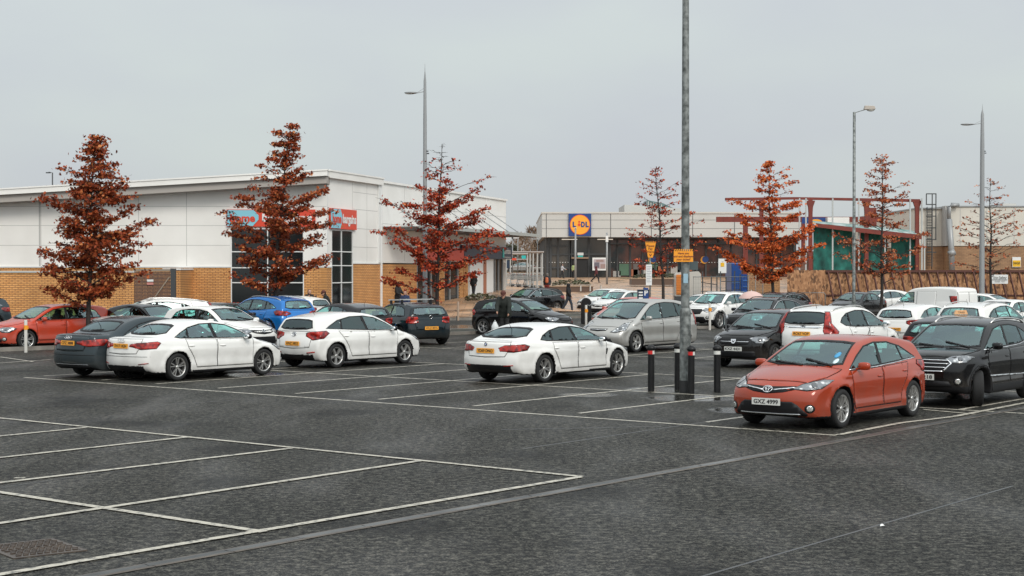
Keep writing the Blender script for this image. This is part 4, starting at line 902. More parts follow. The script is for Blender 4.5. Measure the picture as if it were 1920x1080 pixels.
# plaza of reddish paving rising towards the shops
def ip(v, pts):
    if v <= pts[0][0]: return pts[0][1]
    for (a, b), (c, d) in zip(pts, pts[1:]):
        if v <= c: return b+(d-b)*(v-a)/(c-a)
    return pts[-1][1]
PB = [(-30, 81), (-9, 81), (-1, 83.5), (3, 93), (11, 103), (14, 108), (40, 110)]
ZL = [(82, .12), (86, .25), (109, 1.34), (124, 1.42), (160, 1.45), (185, 1.8), (300, 3), (900, 8)]
ZR = [(93, .12), (104, .55), (125, 1.1), (160, 1.35), (185, 1.8), (300, 3), (900, 8)]
def pz(x, y):
    u = min(1, max(0, (x+1)/5)); return ip(y, ZL)*(1-u)+ip(y, ZR)*u
def pave(t, p):
    c = t.nodes.new('ShaderNodeTexCoord'); L = t.links.new
    b = t.nodes.new('ShaderNodeTexBrick'); b.inputs['Scale'].default_value = 1; b.inputs['Brick Width'].default_value = .9; b.inputs['Row Height'].default_value = .6; b.inputs['Mortar Size'].default_value = .02
    b.inputs['Color1'].default_value = (.46, .28, .16, 1); b.inputs['Color2'].default_value = (.34, .225, .145, 1); b.inputs['Mortar'].default_value = (.11, .085, .07, 1); b.offset = .5
    L(c.outputs['Object'], b.inputs[0]); n = t.nodes.new('ShaderNodeTexNoise'); n.inputs['Scale'].default_value = .5; n.inputs['Detail'].default_value = 6
    L(c.outputs['Object'], n.inputs[0]); r = t.nodes.new('ShaderNodeValToRGB'); L(n.outputs[0], r.inputs[0]); r.color_ramp.elements[0].position = .35; r.color_ramp.elements[0].color = (.62, .62, .62, 1); r.color_ramp.elements[1].position = .65; r.color_ramp.elements[1].color = (1.25, 1.2, 1.15, 1)
    x = t.nodes.new('ShaderNodeMix'); x.data_type = 'RGBA'; x.blend_type = 'MULTIPLY'; x.inputs[0].default_value = 1; L(b.outputs[0], x.inputs[6]); L(r.outputs[0], x.inputs[7]); L(x.outputs[2], p.inputs['Base Color'])
    m = t.nodes.new('ShaderNodeMapRange'); L(n.outputs[0], m.inputs['Value']); m.inputs['From Min'].default_value = .4; m.inputs['From Max'].default_value = .6; m.inputs['To Min'].default_value = .22; m.inputs['To Max'].default_value = .6; L(m.outputs[0], p.inputs['Roughness'])
PAVE = mat('wet reddish paving', (.35, .22, .14), .4, build=pave)
mb = MB(); xs = [-30+i*1.0 for i in range(71)]; fr_ = [0, .01, .02, .035, .05, .07, .09, .11, .14, .18, .25, .35, .5, .75, 1]; vs = []; fs = []
for x in xs:
    y0 = ip(x, PB)
    for f_ in fr_: y = y0+(420-y0)*f_; vs.append((x, y, pz(x, y)))
nn_ = len(fr_)
for i in range(len(xs)-1):
    for j in range(nn_-1): a = i*nn_+j; fs.append((a, a+nn_, a+nn_+1, a+1))
mb.add(vs, fs, 0, True); tag(mb.build('plaza_paving', PAVE), kind='structure')
mb = MB()
for i in range(len(xs)-1):
    for k in range(1):
        x0, x1 = xs[i], xs[i+1]-.01; y0, y1 = ip(x0, PB), ip(x1, PB); zt = .135
        mb.add([(x0, y0-.14, 0), (x1, y1-.14, 0), (x1, y1-.14, zt), (x0, y0-.14, zt), (x0, y0+.02, zt), (x1, y1+.02, zt)], [(0, 1, 2, 3), (3, 2, 5, 4)])
tag(mb.build('plaza_kerb', KERB), kind='structure')
# kerbed planting islands between the bays
SOIL = mat('dark wet soil', (.035, .028, .02), .8, noise=(5, .5, (.02, .03, .015)))
def island(pts, name='kerb_island'):
    m = MB(); pts = [Vector(p) for p in pts]; p2 = [Vector((q.x, q.y)) for q in pts]; p2 = p2 if area2(p2) > 0 else p2[::-1]; n = inset(p2, .14)
    m.prism([(q.x, q.y) for q in n], 0, .10, None, 1); k = len(p2)
    for i in range(k):
        a, b, c, d = p2[i], p2[(i+1) % k], n[(i+1) % k], n[i]
        m.add([(a.x, a.y, 0), (b.x, b.y, 0), (b.x, b.y, .13), (a.x, a.y, .13), (c.x, c.y, .13), (d.x, d.y, .13), (c.x, c.y, .09), (d.x, d.y, .09)], [(0, 1, 2, 3), (3, 2, 4, 5), (5, 4, 6, 7)], 0)
    tag(m.build(name, [KERB, SOIL]), kind='structure')
def isl(s0, t0, s1, t1): island([ST(s0, t0), ST(s1, t0), ST(s1, t1), ST(s0, t1)])
g0 = G(100, 654); island([G(-200, 668), G(110, 655), G(190, 649), G(182, 644), G(100, 646), G(-200, 655)])
island([G(835, 629), G(925, 625), G(935, 619), G(840, 622)])
island([G(1290, 617), G(1350, 616), G(1348, 611), G(1290, 612)])
island([G(1035, 598), G(1098, 596), G(1096, 592), G(1040, 593)])
# ------------------------------------------------------------------ building materials
def brick(name, c1, c2, mo, bw=.46, rh=.15, ax='x'):
    def b(t, p):
        L = t.links.new; c = t.nodes.new('ShaderNodeTexCoord'); s = t.nodes.new('ShaderNodeSeparateXYZ'); L(c.outputs['Object'], s.inputs[0])
        k = t.nodes.new('ShaderNodeCombineXYZ'); L(s.outputs['X'], k.inputs[0]); L(s.outputs['Z'], k.inputs[1])
        br = t.nodes.new('ShaderNodeTexBrick'); br.inputs['Scale'].default_value = 1; br.inputs['Brick Width'].default_value = bw; br.inputs['Row Height'].default_value = rh; br.inputs['Mortar Size'].default_value = .014; br.inputs['Mortar Smooth'].default_value = .2
        br.inputs['Color1'].default_value = (*c1, 1); br.inputs['Color2'].default_value = (*c2, 1); br.inputs['Mortar'].default_value = (*mo, 1); L(k.outputs[0], br.inputs[0])
        n = t.nodes.new('ShaderNodeTexNoise'); n.inputs['Scale'].default_value = .8; n.inputs['Detail'].default_value = 8; L(c.outputs['Object'], n.inputs[0])
        r = t.nodes.new('ShaderNodeValToRGB'); L(n.outputs[0], r.inputs[0]); r.color_ramp.elements[0].position = .3; r.color_ramp.elements[0].color = (.78, .76, .74, 1); r.color_ramp.elements[1].position = .7; r.color_ramp.elements[1].color = (1.12, 1.1, 1.08, 1)
        x = t.nodes.new('ShaderNodeMix'); x.data_type = 'RGBA'; x.blend_type = 'MULTIPLY'; x.inputs[0].default_value = 1; L(br.outputs[0], x.inputs[6]); L(r.outputs[0], x.inputs[7]); L(x.outputs[2], p.inputs['Base Color'])
        bp = t.nodes.new('ShaderNodeBump'); bp.inputs['Strength'].default_value = .6; bp.inputs['Distance'].default_value = .01; bp.invert = True; L(br.outputs['Fac'], bp.inputs['Height']); L(bp.outputs[0], p.inputs['Normal'])
    return mat(name, c1, .75, build=b)
BRICK = brick('buff orange block', (.70, .36, .125), (.61, .29, .09), (.20, .09, .04), .27, .083); BRICKD = brick('dark red brick', (.26, .12, .085), (.20, .09, .06), (.30, .22, .17), .24, .085)
CLAD = mat('white cladding', (.78, .76, .72), .5, noise=(.45, .3, (.70, .68, .64))); CLAD2 = mat('pale grey cladding', (.50, .49, .46), .45, noise=(.4, .6, (.45, .445, .42)))
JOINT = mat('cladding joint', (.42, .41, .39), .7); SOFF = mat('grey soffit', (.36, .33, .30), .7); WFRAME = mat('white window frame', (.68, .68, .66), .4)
DGLASS = mat('dark shop glass', (.008, .010, .011), .08, 0, .35, noise=(.5, .4, (.016, .018, .018))); STEEL = mat('galvanised steel', (.26, .275, .27), .42, .55, noise=(9, .5, (.14, .15, .15)))
GSTEEL = mat('grey painted steel', (.27, .275, .275), .4, .2); DSTEEL = mat('dark grey steel', (.045, .048, .05), .5); COPING = mat('pale coping', (.5, .48, .44), .6)
SBLUE = mat('sign light blue', (.22, .52, .62), .4); SRED = mat('sign red', (.62, .055, .022), .4); SWHT = mat('sign white', (.7, .7, .68), .4); NAVY = mat('sign navy', (.014, .03, .06), .4); TEAL = mat('sign teal', (.02, .42, .40), .4)
YEL = mat('sign orange', (.80, .30, .012), .45); BLUE = mat('sign royal blue', (.008, .045, .19), .4); LYEL = mat('sign golden yellow', (.80, .34, .02), .4); OSBRED = mat('red oxide', (.19, .028, .015), .6, noise=(2, .5, (.11, .018, .012)))
XR = R(90)
def fbox(m, x0, x1, y0, y1, z0, z1, mi=0): m.box(min(x0, x1), max(x0, x1), min(y0, y1), max(y0, y1), min(z0, z1), max(z0, z1), mi)
def zx(px_, py, Y): q = P(px_, py, Y); return q.x, q.z
# ---- large shop on the left
YL = 79.0; hb = empty('retail_building', (-9.19, YL, 0), 0, 'white clad shop with orange block base and sloping eaves on the left', 'building')
def W(m): return m
X0 = -9.19; OX = lambda p: (p-960)*YL/F-X0; OZ = lambda y: HC-(y-HZ)*YL/F     # local x, z on the left face
wx = OX(433); wx2 = OX(570); ze = lambda x: 7.45+(x)*(7.45-6.5)/16.2            # soffit height along the sloping eaves
XL = -32.0
m = MB(); n = 24     # upper wall follows the slope
zb_ = OZ(499)
for a, b in ((XL, wx), (wx, wx2), (wx2, 0)):
    lo = zb_ if a != wx else OZ(428)
    m.add([(a, 0, lo), (b, 0, lo), (b, 0, ze(b)-.3), (a, 0, ze(a)-.3), (a, .3, lo), (b, .3, lo), (b, .3, ze(b)-.3), (a, .3, ze(a)-.3)], [(0, 1, 2, 3), (5, 4, 7, 6), (4, 5, 1, 0), (0, 3, 7, 4), (1, 5, 6, 2)], 0)
for y in (387, 423, 460):
    for a, b in ((XL, wx-.05), (wx2+.05, -.02)):
        if y > 423 or a == XL or True: m.box(a, b, -.004, .02, OZ(y)-.012, OZ(y)+.012, 1)
for p_ in (-180, -90, -12, 77, 260, 350): m.box(OX(p_)-.012, OX(p_)+.012, -.005, .02, zb_, ze(OX(p_))-.32, 1)
m.box(OX(77)-.10, OX(77)-.03, -.006, .02, zb_, ze(OX(77))-.32, 1)
m.build('upper_wall', [CLAD, JOINT], hb)
for a, b in ((XL, wx), (wx2, 0)): m = MB(); m.box(a, b, -.02, .3, 0, zb_-.07); m.build('lower_wall', BRICK, hb)
m = MB(); m.box(XL, wx, -.06, .3, zb_-.07, zb_); m.box(wx2, .04, -.06, .3, zb_-.07, zb_); m.build('wall_trim', WFRAME, hb)
m = MB()     # roof with deep white fascia and grey soffit
def slab(m, x0, x1, y0, y1, dz0, dz1, mi): 
    m.add([(x0, y0, ze(x0)+dz0), (x1, y0, ze(x1)+dz0), (x1, y1, ze(x1)+dz0), (x0, y1, ze(x0)+dz0), (x0, y0, ze(x0)+dz1), (x1, y0, ze(x1)+dz1), (x1, y1, ze(x1)+dz1), (x0, y1, ze(x0)+dz1)], [(0, 3, 2, 1), (4, 5, 6, 7), (0, 1, 5, 4), (2, 3, 7, 6), (0, 4, 7, 3), (1, 2, 6, 5)], mi)
slab(m, XL, .10, -.95, 34, -.58, -.20, 1); slab(m, XL, .14, -1.14, 34, -.22, .03, 0); slab(m, XL, .17, -1.18, 34, .03, .10, 0)
m.build('roof', [CLAD, SOFF], hb)
# big window
wb2 = empty('shop_window', (0, 0, 0)); wb2.parent = hb
def window(par, pts, M=None, depth=.06, name='window'):
    """pts: (x0,x1,z0,z1, verticals, horizontals) in wall coordinates, wall plane y=0, outside = -y"""
    x0, x1, z0, z1, vs_, hs = pts; g = MB(); g.box(x0, x1, .02, .05, z0, z1, 0, M); o = g.build('pane', DGLASS, None)
    f_ = MB(); fw = .05
    for x in [x0+fw/2]+list(vs_)+[x1-fw/2]: f_.box(x-fw/2, x+fw/2, -.03, .06, z0, z1, 0, M)
    for z in [z0+fw/2]+list(hs)+[z1-fw/2]: f_.box(x0+fw, x1-fw, -.026, .055, z-fw/2, z+fw/2, 0, M)
    k = f_.build(name, WFRAME, par); o.parent = k; return k
bpy.data.objects.remove(wb2)
window(hb, (wx, wx2, 0.2, OZ(428), [OX(502)], [OZ(472), OZ(502), OZ(530)]))
def logo_sign(w_, h_, parent, loc, rot, big):
    o = empty('shop_sign', loc); o.parent = parent; o.rotation_euler = rot
    m = MB(); m.box(-w_/2, w_/2, 0, .08, -h_/2, h_/2); m.build('red_panel', SRED, o)
    m = MB(); k = .36 if big else .42; m.prism([(-w_/2+.03, -h_/2+.03), (-w_/2+w_*k*.82, -h_/2+.03), (-w_/2+w_*k, -h_*.1), (-w_/2+w_*k, h_*.16), (-w_/2+w_*k*.85, h_/2-.03), (-w_/2+.03, h_/2-.03)], 0, .03, Matrix.Translation((0, -.0, 0)) @ Matrix.Rotation(XR, 4, 'X'), 0); m.build('blue_panel', SBLUE, o)
    text('lettering', 'home', h_*.62, SRED, (-w_/2+w_*k*.5, -.045, -.02), (XR, 0, 0), o, width=w_*k*.78, bold=.02)
    text('lettering', 'bargains', h_*.62, SWHT, (w_*k/2+.0, -.015, .0), (XR, 0, 0), o, width=w_*(1-k)*.88, bold=.02)
    return o
logo_sign(OX(592)-OX(426), OZ(393)-OZ(425), hb, (OX(509), -.12, OZ(409)), (0, 0, 0), 1)
for (a, b, c, d) in ((OX(96)-.7, OX(96)-.1, OZ(470), OZ(463)),):
    m = MB(); [m.box(a, b, -.03, 0, z, z+.03) for z in (OZ(472), OZ(470), OZ(468))]; m.build('vent', JOINT, hb)
# right-hand face of the same building
FD = Vector((8.82, 30, 0)); FL = FD.length; FU = FD.normalized(); FN = Vector((FU.y, -FU.x, 0))
MF = Matrix(((FU.x, -FN.x, 0, 0), (FU.y, -FN.y, 0, 0), (0, 0, 1, 0), (0, 0, 0, 1)))   # local x along face, -y outwards
def ft(p_): k = (p_-960)/F; return (9.19+YL*k)/(8.82-30*k)*FL
def fz(p_, y): t_ = ft(p_)/FL; return HC-(y-HZ)*(YL+30*t_)/F
face = empty('side_range', (0, 0, 0), math.atan2(FU.y, FU.x)); face.parent = hb; face.name = 'side_face'
c2 = ft(712); ce = ft(950); zt1 = 7.5; zt2 = 7.35
m = MB(); m.box(0.0, ft(621), .0, .3, zb_, zt1-.3, 0); m.box(ft(621), ft(661), 0, .3, fz(640, 431), zt1-.3, 0); m.box(ft(661), c2, 0, .3, zb_+.2, zt1-.3, 0)
for y in (360, 392, 428, 463): m.box(ft(662), c2-.05, -.004, .02, fz(662, y)-.012, fz(662, y)+.012, 1)
for p_ in (661, 688): m.box(ft(p_)-.012, ft(p_)+.012, -.005, .02, zb_+.2, zt1-.34, 1)
m.box(0, .10, -.02, .3, zb_, zt1-.3, 2)
m.box(c2-.35, c2, -.10, .3, zb_+.2, zt1, 2)
m.build('upper_wall', [CLAD, JOINT, WFRAME], face)
m = MB(); m.box(-.10, ft(621), -.02, .3, 0, zb_-.07); m.build('lower_wall', BRICK, face); m = MB(); m.box(ft(661), c2, -.02, .3, 0, zb_+.13); m.build('lower_wall', BRICK, face)
m = MB(); m.box(-.12, ft(621), -.06, .3, zb_-.07, zb_); m.box(ft(661), c2, -.06, .3, zb_+.13, zb_+.2); m.build('wall_trim', WFRAME, face)
m = MB(); m.box(-.1, c2+.1, -.20, .4, zt1-.3, zt1+.02); m.box(-.1, c2+.12, -.24, .4, zt1+.02, zt1+.10); m.build('fascia', CLAD, face)
window(face, (ft(621), ft(661), .4, fz(640, 431), [ft(640)], [fz(640, 472), fz(640, 498), fz(640, 530)]))
logo_sign(ft(665)-ft(616), 1.02, face, ((ft(616)+ft(665))/2, -.12, fz(640, 411)), (0, 0, 0), 0)
# shops further along
m = MB(); m.box(c2, ce, .05, .35, fz(790, 490), zt2, 0); m.box(c2, ft(783), .05, .35, zb_+.2, fz(790, 490), 0)
for dz in (-1.1, -2.2, -3.3): m.box(c2, ce-.02, .045, .06, zt2+dz-.012, zt2+dz+.012, 1)
for t_ in (c2+4, c2+8, c2+12, c2+16): m.box(t_-.012, t_+.012, .044, .06, fz(790, 490), zt2, 1)
m.box(c2-.05, ce+.05, -.05, .45, zt2, zt2+.12, 0); m.box(ce-.02, ce+.0, .05, 14, 1, zt2, 0)
m.build('upper_wall', [CLAD, JOINT], face)
m = MB(); m.box(c2, ft(783), .03, .3, 0, zb_+.13); [m.box(ft(a), ft(b), -.02, .3, 0, fz(b, 494)) for a, b in ()]; m.build('lower_wall', BRICK, face)
for a, b in ((823, 833), (861, 868), (869, 877)): m = MB(); m.box(ft(a), ft(b), -.02, .3, 0, fz(b, 494)); m.build('brick_pier', BRICK, face)
m = MB()
m = MB(); m.box(c2, c2+.14, -.12, .0, 0, zt2-.2); m.build('downpipe', WFRAME, face, bevel=.03)
for q_ in ((ft(783), ft(823), .10, .14, .2, 3.5), (ft(833), ft(861), .10, .14, .4, 3.6), (ft(927), ft(942), .0, .04, 1.0, fz(930, 486))): m = MB(); m.box(*q_); m.build('shop_glazing', DGLASS, face)
m = MB()
for p_ in (783, 797, 810, 822, 834, 845, 860): m.box(ft(p_)-.05, ft(p_)+.05, .02, .10, .3, 3.5)
for p_ in (927, 934, 942): m.box(ft(p_)-.06, ft(p_)+.06, -.06, .0, 1.1, fz(930, 486))
m.build('glazing_bars', GSTEEL, face)
m = MB(); m.box(ft(881), ft(906), -.01, .2, .5, fz(890, 484)); m.box(ft(911), ft(925), -.01, .2, .5, fz(918, 486)); m.build('white_panel', SWHT, face)
m = MB(); m.box(ft(906), ft(911), -.05, .2, .5, fz(908, 486)); m.build('pier', mat('terracotta pier', (.35, .13, .07), .6), face)
def fascia(a, b, y0, y1, mt, nm):
    m = MB(); za, zb2 = fz(b, y1), fz(b, y0); m.box(ft(a), ft(b), -.28, .0, za, zb2); return m.build(nm, mt, face), za, zb2
o, za, zb2 = fascia(783, 862, 466, 489, SRED, 'red_fascia'); text('lettering', 'SHOP LOCAL', .5, SWHT, (0, 0, 0), (XR, 0, 0), o) if False else None
o, za, zb2 = fascia(863, 953, 464, 486, NAVY, 'navy_fascia')
m = MB(); tx = ft(936); m.box(tx-.18, tx+.18, -.31, -.285, za+.1, zb2-.1); m.build('cross_panel', TEAL, face, bevel=.0)
text('lettering', 'Gordons', .55, SWHT, (ft(943.5), -.30, (za+zb2)/2+.12), (XR, 0, 0), face, width=ft(950)-ft(938), bold=.01)
text('lettering', 'chemists', .22, SWHT, (ft(943.5), -.30, (za+zb2)/2-.28), (XR, 0, 0), face, width=1.6)
# glazed canopy on rods
cz = fz(950, 443)
m = MB(); m.box(c2+.5, ce+.6, -2.1, .05, cz, cz+.05, 0); m.box(c2+.45, ce+.65, -2.2, -2.1, cz-.06, cz+.14, 1); m.box(ce+.6, ce+.7, -2.1, 1.9, cz-.06, cz+.14, 1); m.box(ce+.0, ce+.6, .05, 1.9, cz, cz+.05, 0); m.build('canopy', [GSTEEL, mat('canopy edge', (.34, .36, .34), .3)], face)
for t_ in [c2+1+i*2.35 for i in range(9)]:
    m = MB(); m.tube([(t_, .03, cz+1.55), (t_, -2.1, cz+.12)], .028, 6); m.build('canopy_rod', GSTEEL, face)
    m = MB(); m.bar((t_, 0, cz-.08), (t_, -2.1, cz-.08), .06, .12); m.build('canopy_rib', GSTEEL, face)
# back walls and roof of the range so that it is a closed volume
m = MB(); m.box(0.2, ce, 1, 14, 7.0, 7.2); m.build('flat_roof', JOINT, face)
# brick yard wall with coping, gate
yw = empty('yard_wall', (OX(0)+X0-8, 72.0, 0), 0, 'orange block yard wall with pale coping in front of the white shop, left side', 'wall'); YY = 72.0
lx = lambda p_: (p_-960)*YY/F-yw.location.x
m = MB(); m.box(-4, lx(251), 0, .3, 0, 2.5); m.build('wall', BRICK, yw); m = MB(); m.box(-4, lx(251)+.03, -.05, .35, 2.5, 2.58); m.build('coping', COPING, yw)
gt = empty('yard_gate', ((290-960)*YY/F, YY, 0), 0, 'brown slatted yard gate with dark steel post and two warning signs', 'gate'); gx = lambda p_: (p_-290)*YY/F
GW = mat('brown woven gate', (.15, .085, .055), .7, noise=(6, .5, (.10, .055, .04)))
m = MB(); i = 0
x = gx(252)
while x < gx(319): m.box(x, x+.045, 0, .02, .1, 2.55); x += .06
for z in [.3+.16*i for i in range(14)]: m.box(gx(252), gx(319), .022, .04, z, z+.05)
m.build('slat_panel', GW, gt)
m = MB(); m.box(gx(320), gx(329), -.06, .16, 0, 2.68); m.build('post', DSTEEL, gt); m = MB(); m.box(gx(250), gx(320), -.03, .06, 2.56, 2.66); m.bar((gx(276), -.02, .9), (gx(318), -.02, 2.3), .05); m.build('brace', mat('weathered brace', (.25, .2, .15), .7), gt)
m = MB(); m.box(gx(276), gx(288), -.05, -.03, HC-(528-HZ)*YY/F, HC-(524-HZ)*YY/F); m.build('notice', SWHT, gt); m = MB(); m.box(gx(276), gx(288), -.05, -.03, HC-(534-HZ)*YY/F, HC-(529.5-HZ)*YY/F); m.build('notice', mat('faded red notice', (.5, .2, .17), .5), gt)
for (p0, p1, ya, yb_, s_, nm) in ((343, 361, 512, 519, 'DELIVERIES', 'pale delivery notice high on the orange block wall right of the yard gate'), (347, 356, 521, 536, 'i', 'small grey notice below the delivery notice')):
    sg = empty('wall_sign', ((p0+p1)/2*YL/F-960*YL/F, YL-.06, (OZ(ya)+OZ(yb_))/2), 0, nm, 'sign'); w_ = (p1-p0)*YL/F; h_ = OZ(ya)-OZ(yb_)
    m = MB(); m.box(-w_/2, w_/2, 0, .03, -h_/2, h_/2); m.build('board', SWHT if s_ != 'i' else CLAD2, sg); text('lettering', 'NO WAITING' if s_ != 'i' else 'i', h_*.55, INK, (0, -.012, 0), (XR, 0, 0), sg, width=w_*.8 if s_ != 'i' else None)
# stump of brick between gate and window stands forward
m = MB(); m.box(OX(331), OX(362), -3.0, -.02, 0, 2.62); m.build('brick_return', BRICK, hb); m = MB(); m.box(OX(331)-.03, OX(362)+.03, -3.04, -.02, 2.62, 2.70); m.build('wall_trim', WFRAME, hb)

# ---- distant supermarket
LY = 185.0; LZ = 1.8; ld = empty('supermarket_building', (0, LY, 0), 0, 'low supermarket with pale fascia, dark glass front and square blue and yellow sign', 'building')
lxx = lambda p_: (p_-960)*LY/F; lz = lambda y: HC-(y-HZ)*LY/F
m = MB(); m.box(lxx(1016), lxx(1500), -.9, 40, lz(445), lz(401), 0); m.box(lxx(1015), lxx(1501), -1.0, 40.1, lz(401), lz(398), 2)
for y in (413, 429): m.box(lxx(1016), lxx(1500), -.91, -.8, lz(y)-.02, lz(y)+.02, 1)
for p_ in (1024, 1144, 1220, 1297, 1375, 1450): m.box(lxx(p_)-.04, lxx(p_)+.04, -.915, -.8, lz(445), lz(401), 1)
m.build('fascia', [CLAD2, mat('panel joint dark', (.10, .10, .10), .7), COPING], ld)
GL2 = mat('shopfront glass', (.025, .032, .034), .12, 0, .5, noise=(.25, .35, (.09, .075, .06)))
m = MB(); m.box(lxx(1022), lxx(1145), 1.5, 1.6, LZ-.5, lz(446), 0); m.build('glass_front', GL2, ld); m = MB(); m.box(lxx(1145), lxx(1500), 2.5, 2.6, LZ-.5, lz(446), 0); m.build('glass_front', mat('shopfront glass with painted reflections', (.02, .024, .025), .15, 0, .5, noise=(.55, .22, (.17, .062, .04))), ld)  # red-brown blotches in the right-hand glass colour stand in for reflections
m = MB(); m.box(lxx(1022), lxx(1500), 2.7, 39, LZ-1, lz(446)); m.build('back_block', mat('dark interior block', (.03, .028, .026), .8), ld)
m = MB()
for p_ in (1027, 1033, 1047, 1069, 1071, 1105, 1140, 1145): m.box(lxx(p_)-.12, lxx(p_)+.12, 1.25, 1.5, LZ-.3, lz(446))
for y in (461, 477, 502): m.box(lxx(1027), lxx(1070), 1.3, 1.45, lz(y)-.07, lz(y)+.07)
m.box(lxx(1070), lxx(1145), 1.2, 1.4, lz(478), lz(475)); m.box(lxx(1145), lxx(1500), 1.0, 1.3, lz(458), lz(455))
for p_ in range(1160, 1500, 24): m.box(lxx(p_)-.1, lxx(p_)+.1, 2.3, 2.5, LZ-.3, lz(446))
m.box(lxx(1145), lxx(1500), .2, 2.4, lz(448), lz(446)-.02)
m.build('shopfront_frame', DSTEEL, ld)
m = MB(); 
for i in range(44): x = lxx(1148+i*5.3); m.box(x, x+.12, 2.45, 2.49, lz(492.4), lz(491.2))
for i in range(8): x = lxx(1030+i*5); m.box(x, x+.12, 1.46, 1.49, lz(492.4), lz(491.2))
m.build('safety_dots', SWHT, ld); rr_d = random.Random(4)
for i in range(12): x_ = lxx(1150+i*13+rr_d.random()*8); d_ = MB(); z_ = LZ+rr_d.uniform(0, .5); d_.box(x_, x_+rr_d.uniform(.5, 1.5), 2.38, 2.45, z_, z_+rr_d.uniform(.5, 1.6)); d_.build('window_display', mat('display %d' % (i % 4), [(.40, .38, .35), (.08, .16, .10), (.35, .12, .06), (.14, .12, .11)][i % 4], .6), ld)
m = MB(); m.box(lxx(1074), lxx(1102), .9, 1.2, LZ-.2, lz(484)); m.build('entrance', mat('dark doorway', (.006, .006, .006), .6), ld)
m = MB(); m.box(lxx(1072), lxx(1104), .7, 1.25, lz(485), lz(482)); m.build('entrance_canopy', mat('warm lit strip', (.25, .16, .1), .5), ld)
for p_ in (1068, 1135): m = MB(); m.box(lxx(p_)-.9, lxx(p_)+.9, .2, .5, lz(449.5), lz(448)); m.build('soffit_light', mat('soffit lamp', (.5, .48, .44), .5, emit=((1, .9, .75), .5)), ld)
m = MB(); m.box(lxx(1111), lxx(1138), .2, .3, lz(507), lz(483), 0); m.box(lxx(1113.5), lxx(1135.5), .17, .2, lz(504), lz(486), 1); m.box(lxx(1114.5), lxx(1124), .15, .17, lz(502), lz(492), 2); m.box(lxx(1126), lxx(1135), .15, .17, lz(503), lz(495), 3); m.box(lxx(1118), lxx(1132), .15, .17, lz(491), lz(487), 3); m.build('poster_frame', [SWHT, mat('poster grey pink', (.42, .35, .36), .5), mat('poster dark', (.12, .11, .13), .5), mat('poster brown', (.3, .2, .18), .5)], ld)
# square sign
sg = empty('store_logo_sign', (lxx(1086.5), LY-1.05, lz(422))); sg.parent = ld; sg.location = (lxx(1086.5), -1.15, lz(422)); h_ = (lz(401)-lz(443))/2
m = MB(); m.box(-h_, h_, 0, .22, -h_, h_); m.build('blue_square', BLUE, sg)
MR = Matrix.Rotation(XR, 4, 'X'); cir = lambda r_, n=40: [(r_*math.cos(t/n*6.28319), r_*math.sin(t/n*6.28319)) for t in range(n)]
m = MB(); m.prism(cir(h_*.90), .0, .03, MR, 0); m.build('red_ring', SRED, sg); m = MB(); m.prism(cir(h_*.85), .03, .05, MR, 0); m.build('yellow_disc', LYEL, sg)
for s_, x_ in (('L', -.52), ('D', .26), ('L', .62)): text('lettering', s_, h_*.62, BLUE, (h_*x_, -.06, 0), (XR, 0, 0), sg, width=h_*.34 if s_ == 'D' else h_*.30, bold=.05)
m = MB(); m.prism([(-.22*h_, 0), (0-.08*h_, -.16*h_), (.10*h_, 0), (-.08*h_, .16*h_)], .05, .07, MR); m.prism([(q[0]-.06*h_, q[1]+.27*h_) for q in cir(h_*.09, 12)], .05, .07, MR); m.build('dotted_i', SRED, sg)
for p_, y_ in ((1089, 478),): m = MB(); m.box(lxx(p_)-.35, lxx(p_)+.35, 1.0, 1.15, lz(478.5), lz(473.5), 0); m.box(lxx(p_)-.3, lxx(p_)+.3, .95, 1.1, lz(482.5), lz(479), 1); m.build('window_sticker', [SWHT, TEAL], ld)
for p_ in (1226, 1325):
    m = MB(); m.prism([(lxx(p_)+.45*math.cos(t), lz(487)+.45*math.sin(t)) for t in [i/16*6.283 for i in range(16)]], -2.3, -2.26, MR, 0); m.prism([(lxx(p_)+.12+.38*math.cos(t), lz(486)+.38*math.sin(t)) for t in [i/16*6.283 for i in range(16)]], -2.24, -2.20, MR, 1); m.build('window_transfer', [LYEL, BLUE], ld)
# roof lantern building behind the supermarket
rb = empty('rooflight_building', (lxx(1315), 230, 0), 0, 'pale building with sloping glazed rooflight showing above the supermarket roof', 'building')
k = 230/F; Z = lambda y: HC-(y-HZ)*k
m = MB(); m.add([((-75)*k, 0, Z(398)), (28*k, 0, Z(398)), (34*k, 0, Z(396)), (30*k, 0, Z(391)), (-25*k, 0, Z(386)), (-75*k, 0, Z(384)), (-75*k, 12, Z(398)), (28*k, 12, Z(398)), (34*k, 12, Z(396)), (30*k, 12, Z(391)), (-25*k, 12, Z(386)), (-75*k, 12, Z(384))], [(0, 1, 2, 3, 4, 5), (6, 11, 10, 9, 8, 7)]+[(i, i+6, (i+1) % 6+6, (i+1) % 6) for i in range(6)], 0); m.box(-75*k, 28*k, .5, 11, 0, Z(398)); m.build('roof', CLAD2, rb)
m = MB(); m.add([(-30*k, 2, Z(386)), (0, 2, Z(387)), (25*k, 2, Z(391)), (15*k, 2, Z(387)), (0*k, 2, Z(380)), (-30*k, 2, Z(374)), (-30*k, 9, Z(386)), (0, 9, Z(387)), (25*k, 9, Z(391)), (15*k, 9, Z(387)), (0, 9, Z(380)), (-30*k, 9, Z(374))], [(0, 1, 2, 3, 4, 5), (6, 11, 10, 9, 8, 7)]+[(i, i+6, (i+1) % 6+6, (i+1) % 6) for i in range(6)]); m.build('rooflight', mat('greenish glazing', (.10, .15, .15), .3), rb)
m = MB(); [m.box(x*k-.05, x*k+.05, 1.9, 2, Z(387), Z(376+(x+30)*.24)) for x in range(-28, 1, 5)]; m.build('glazing_bars', COPING, rb)

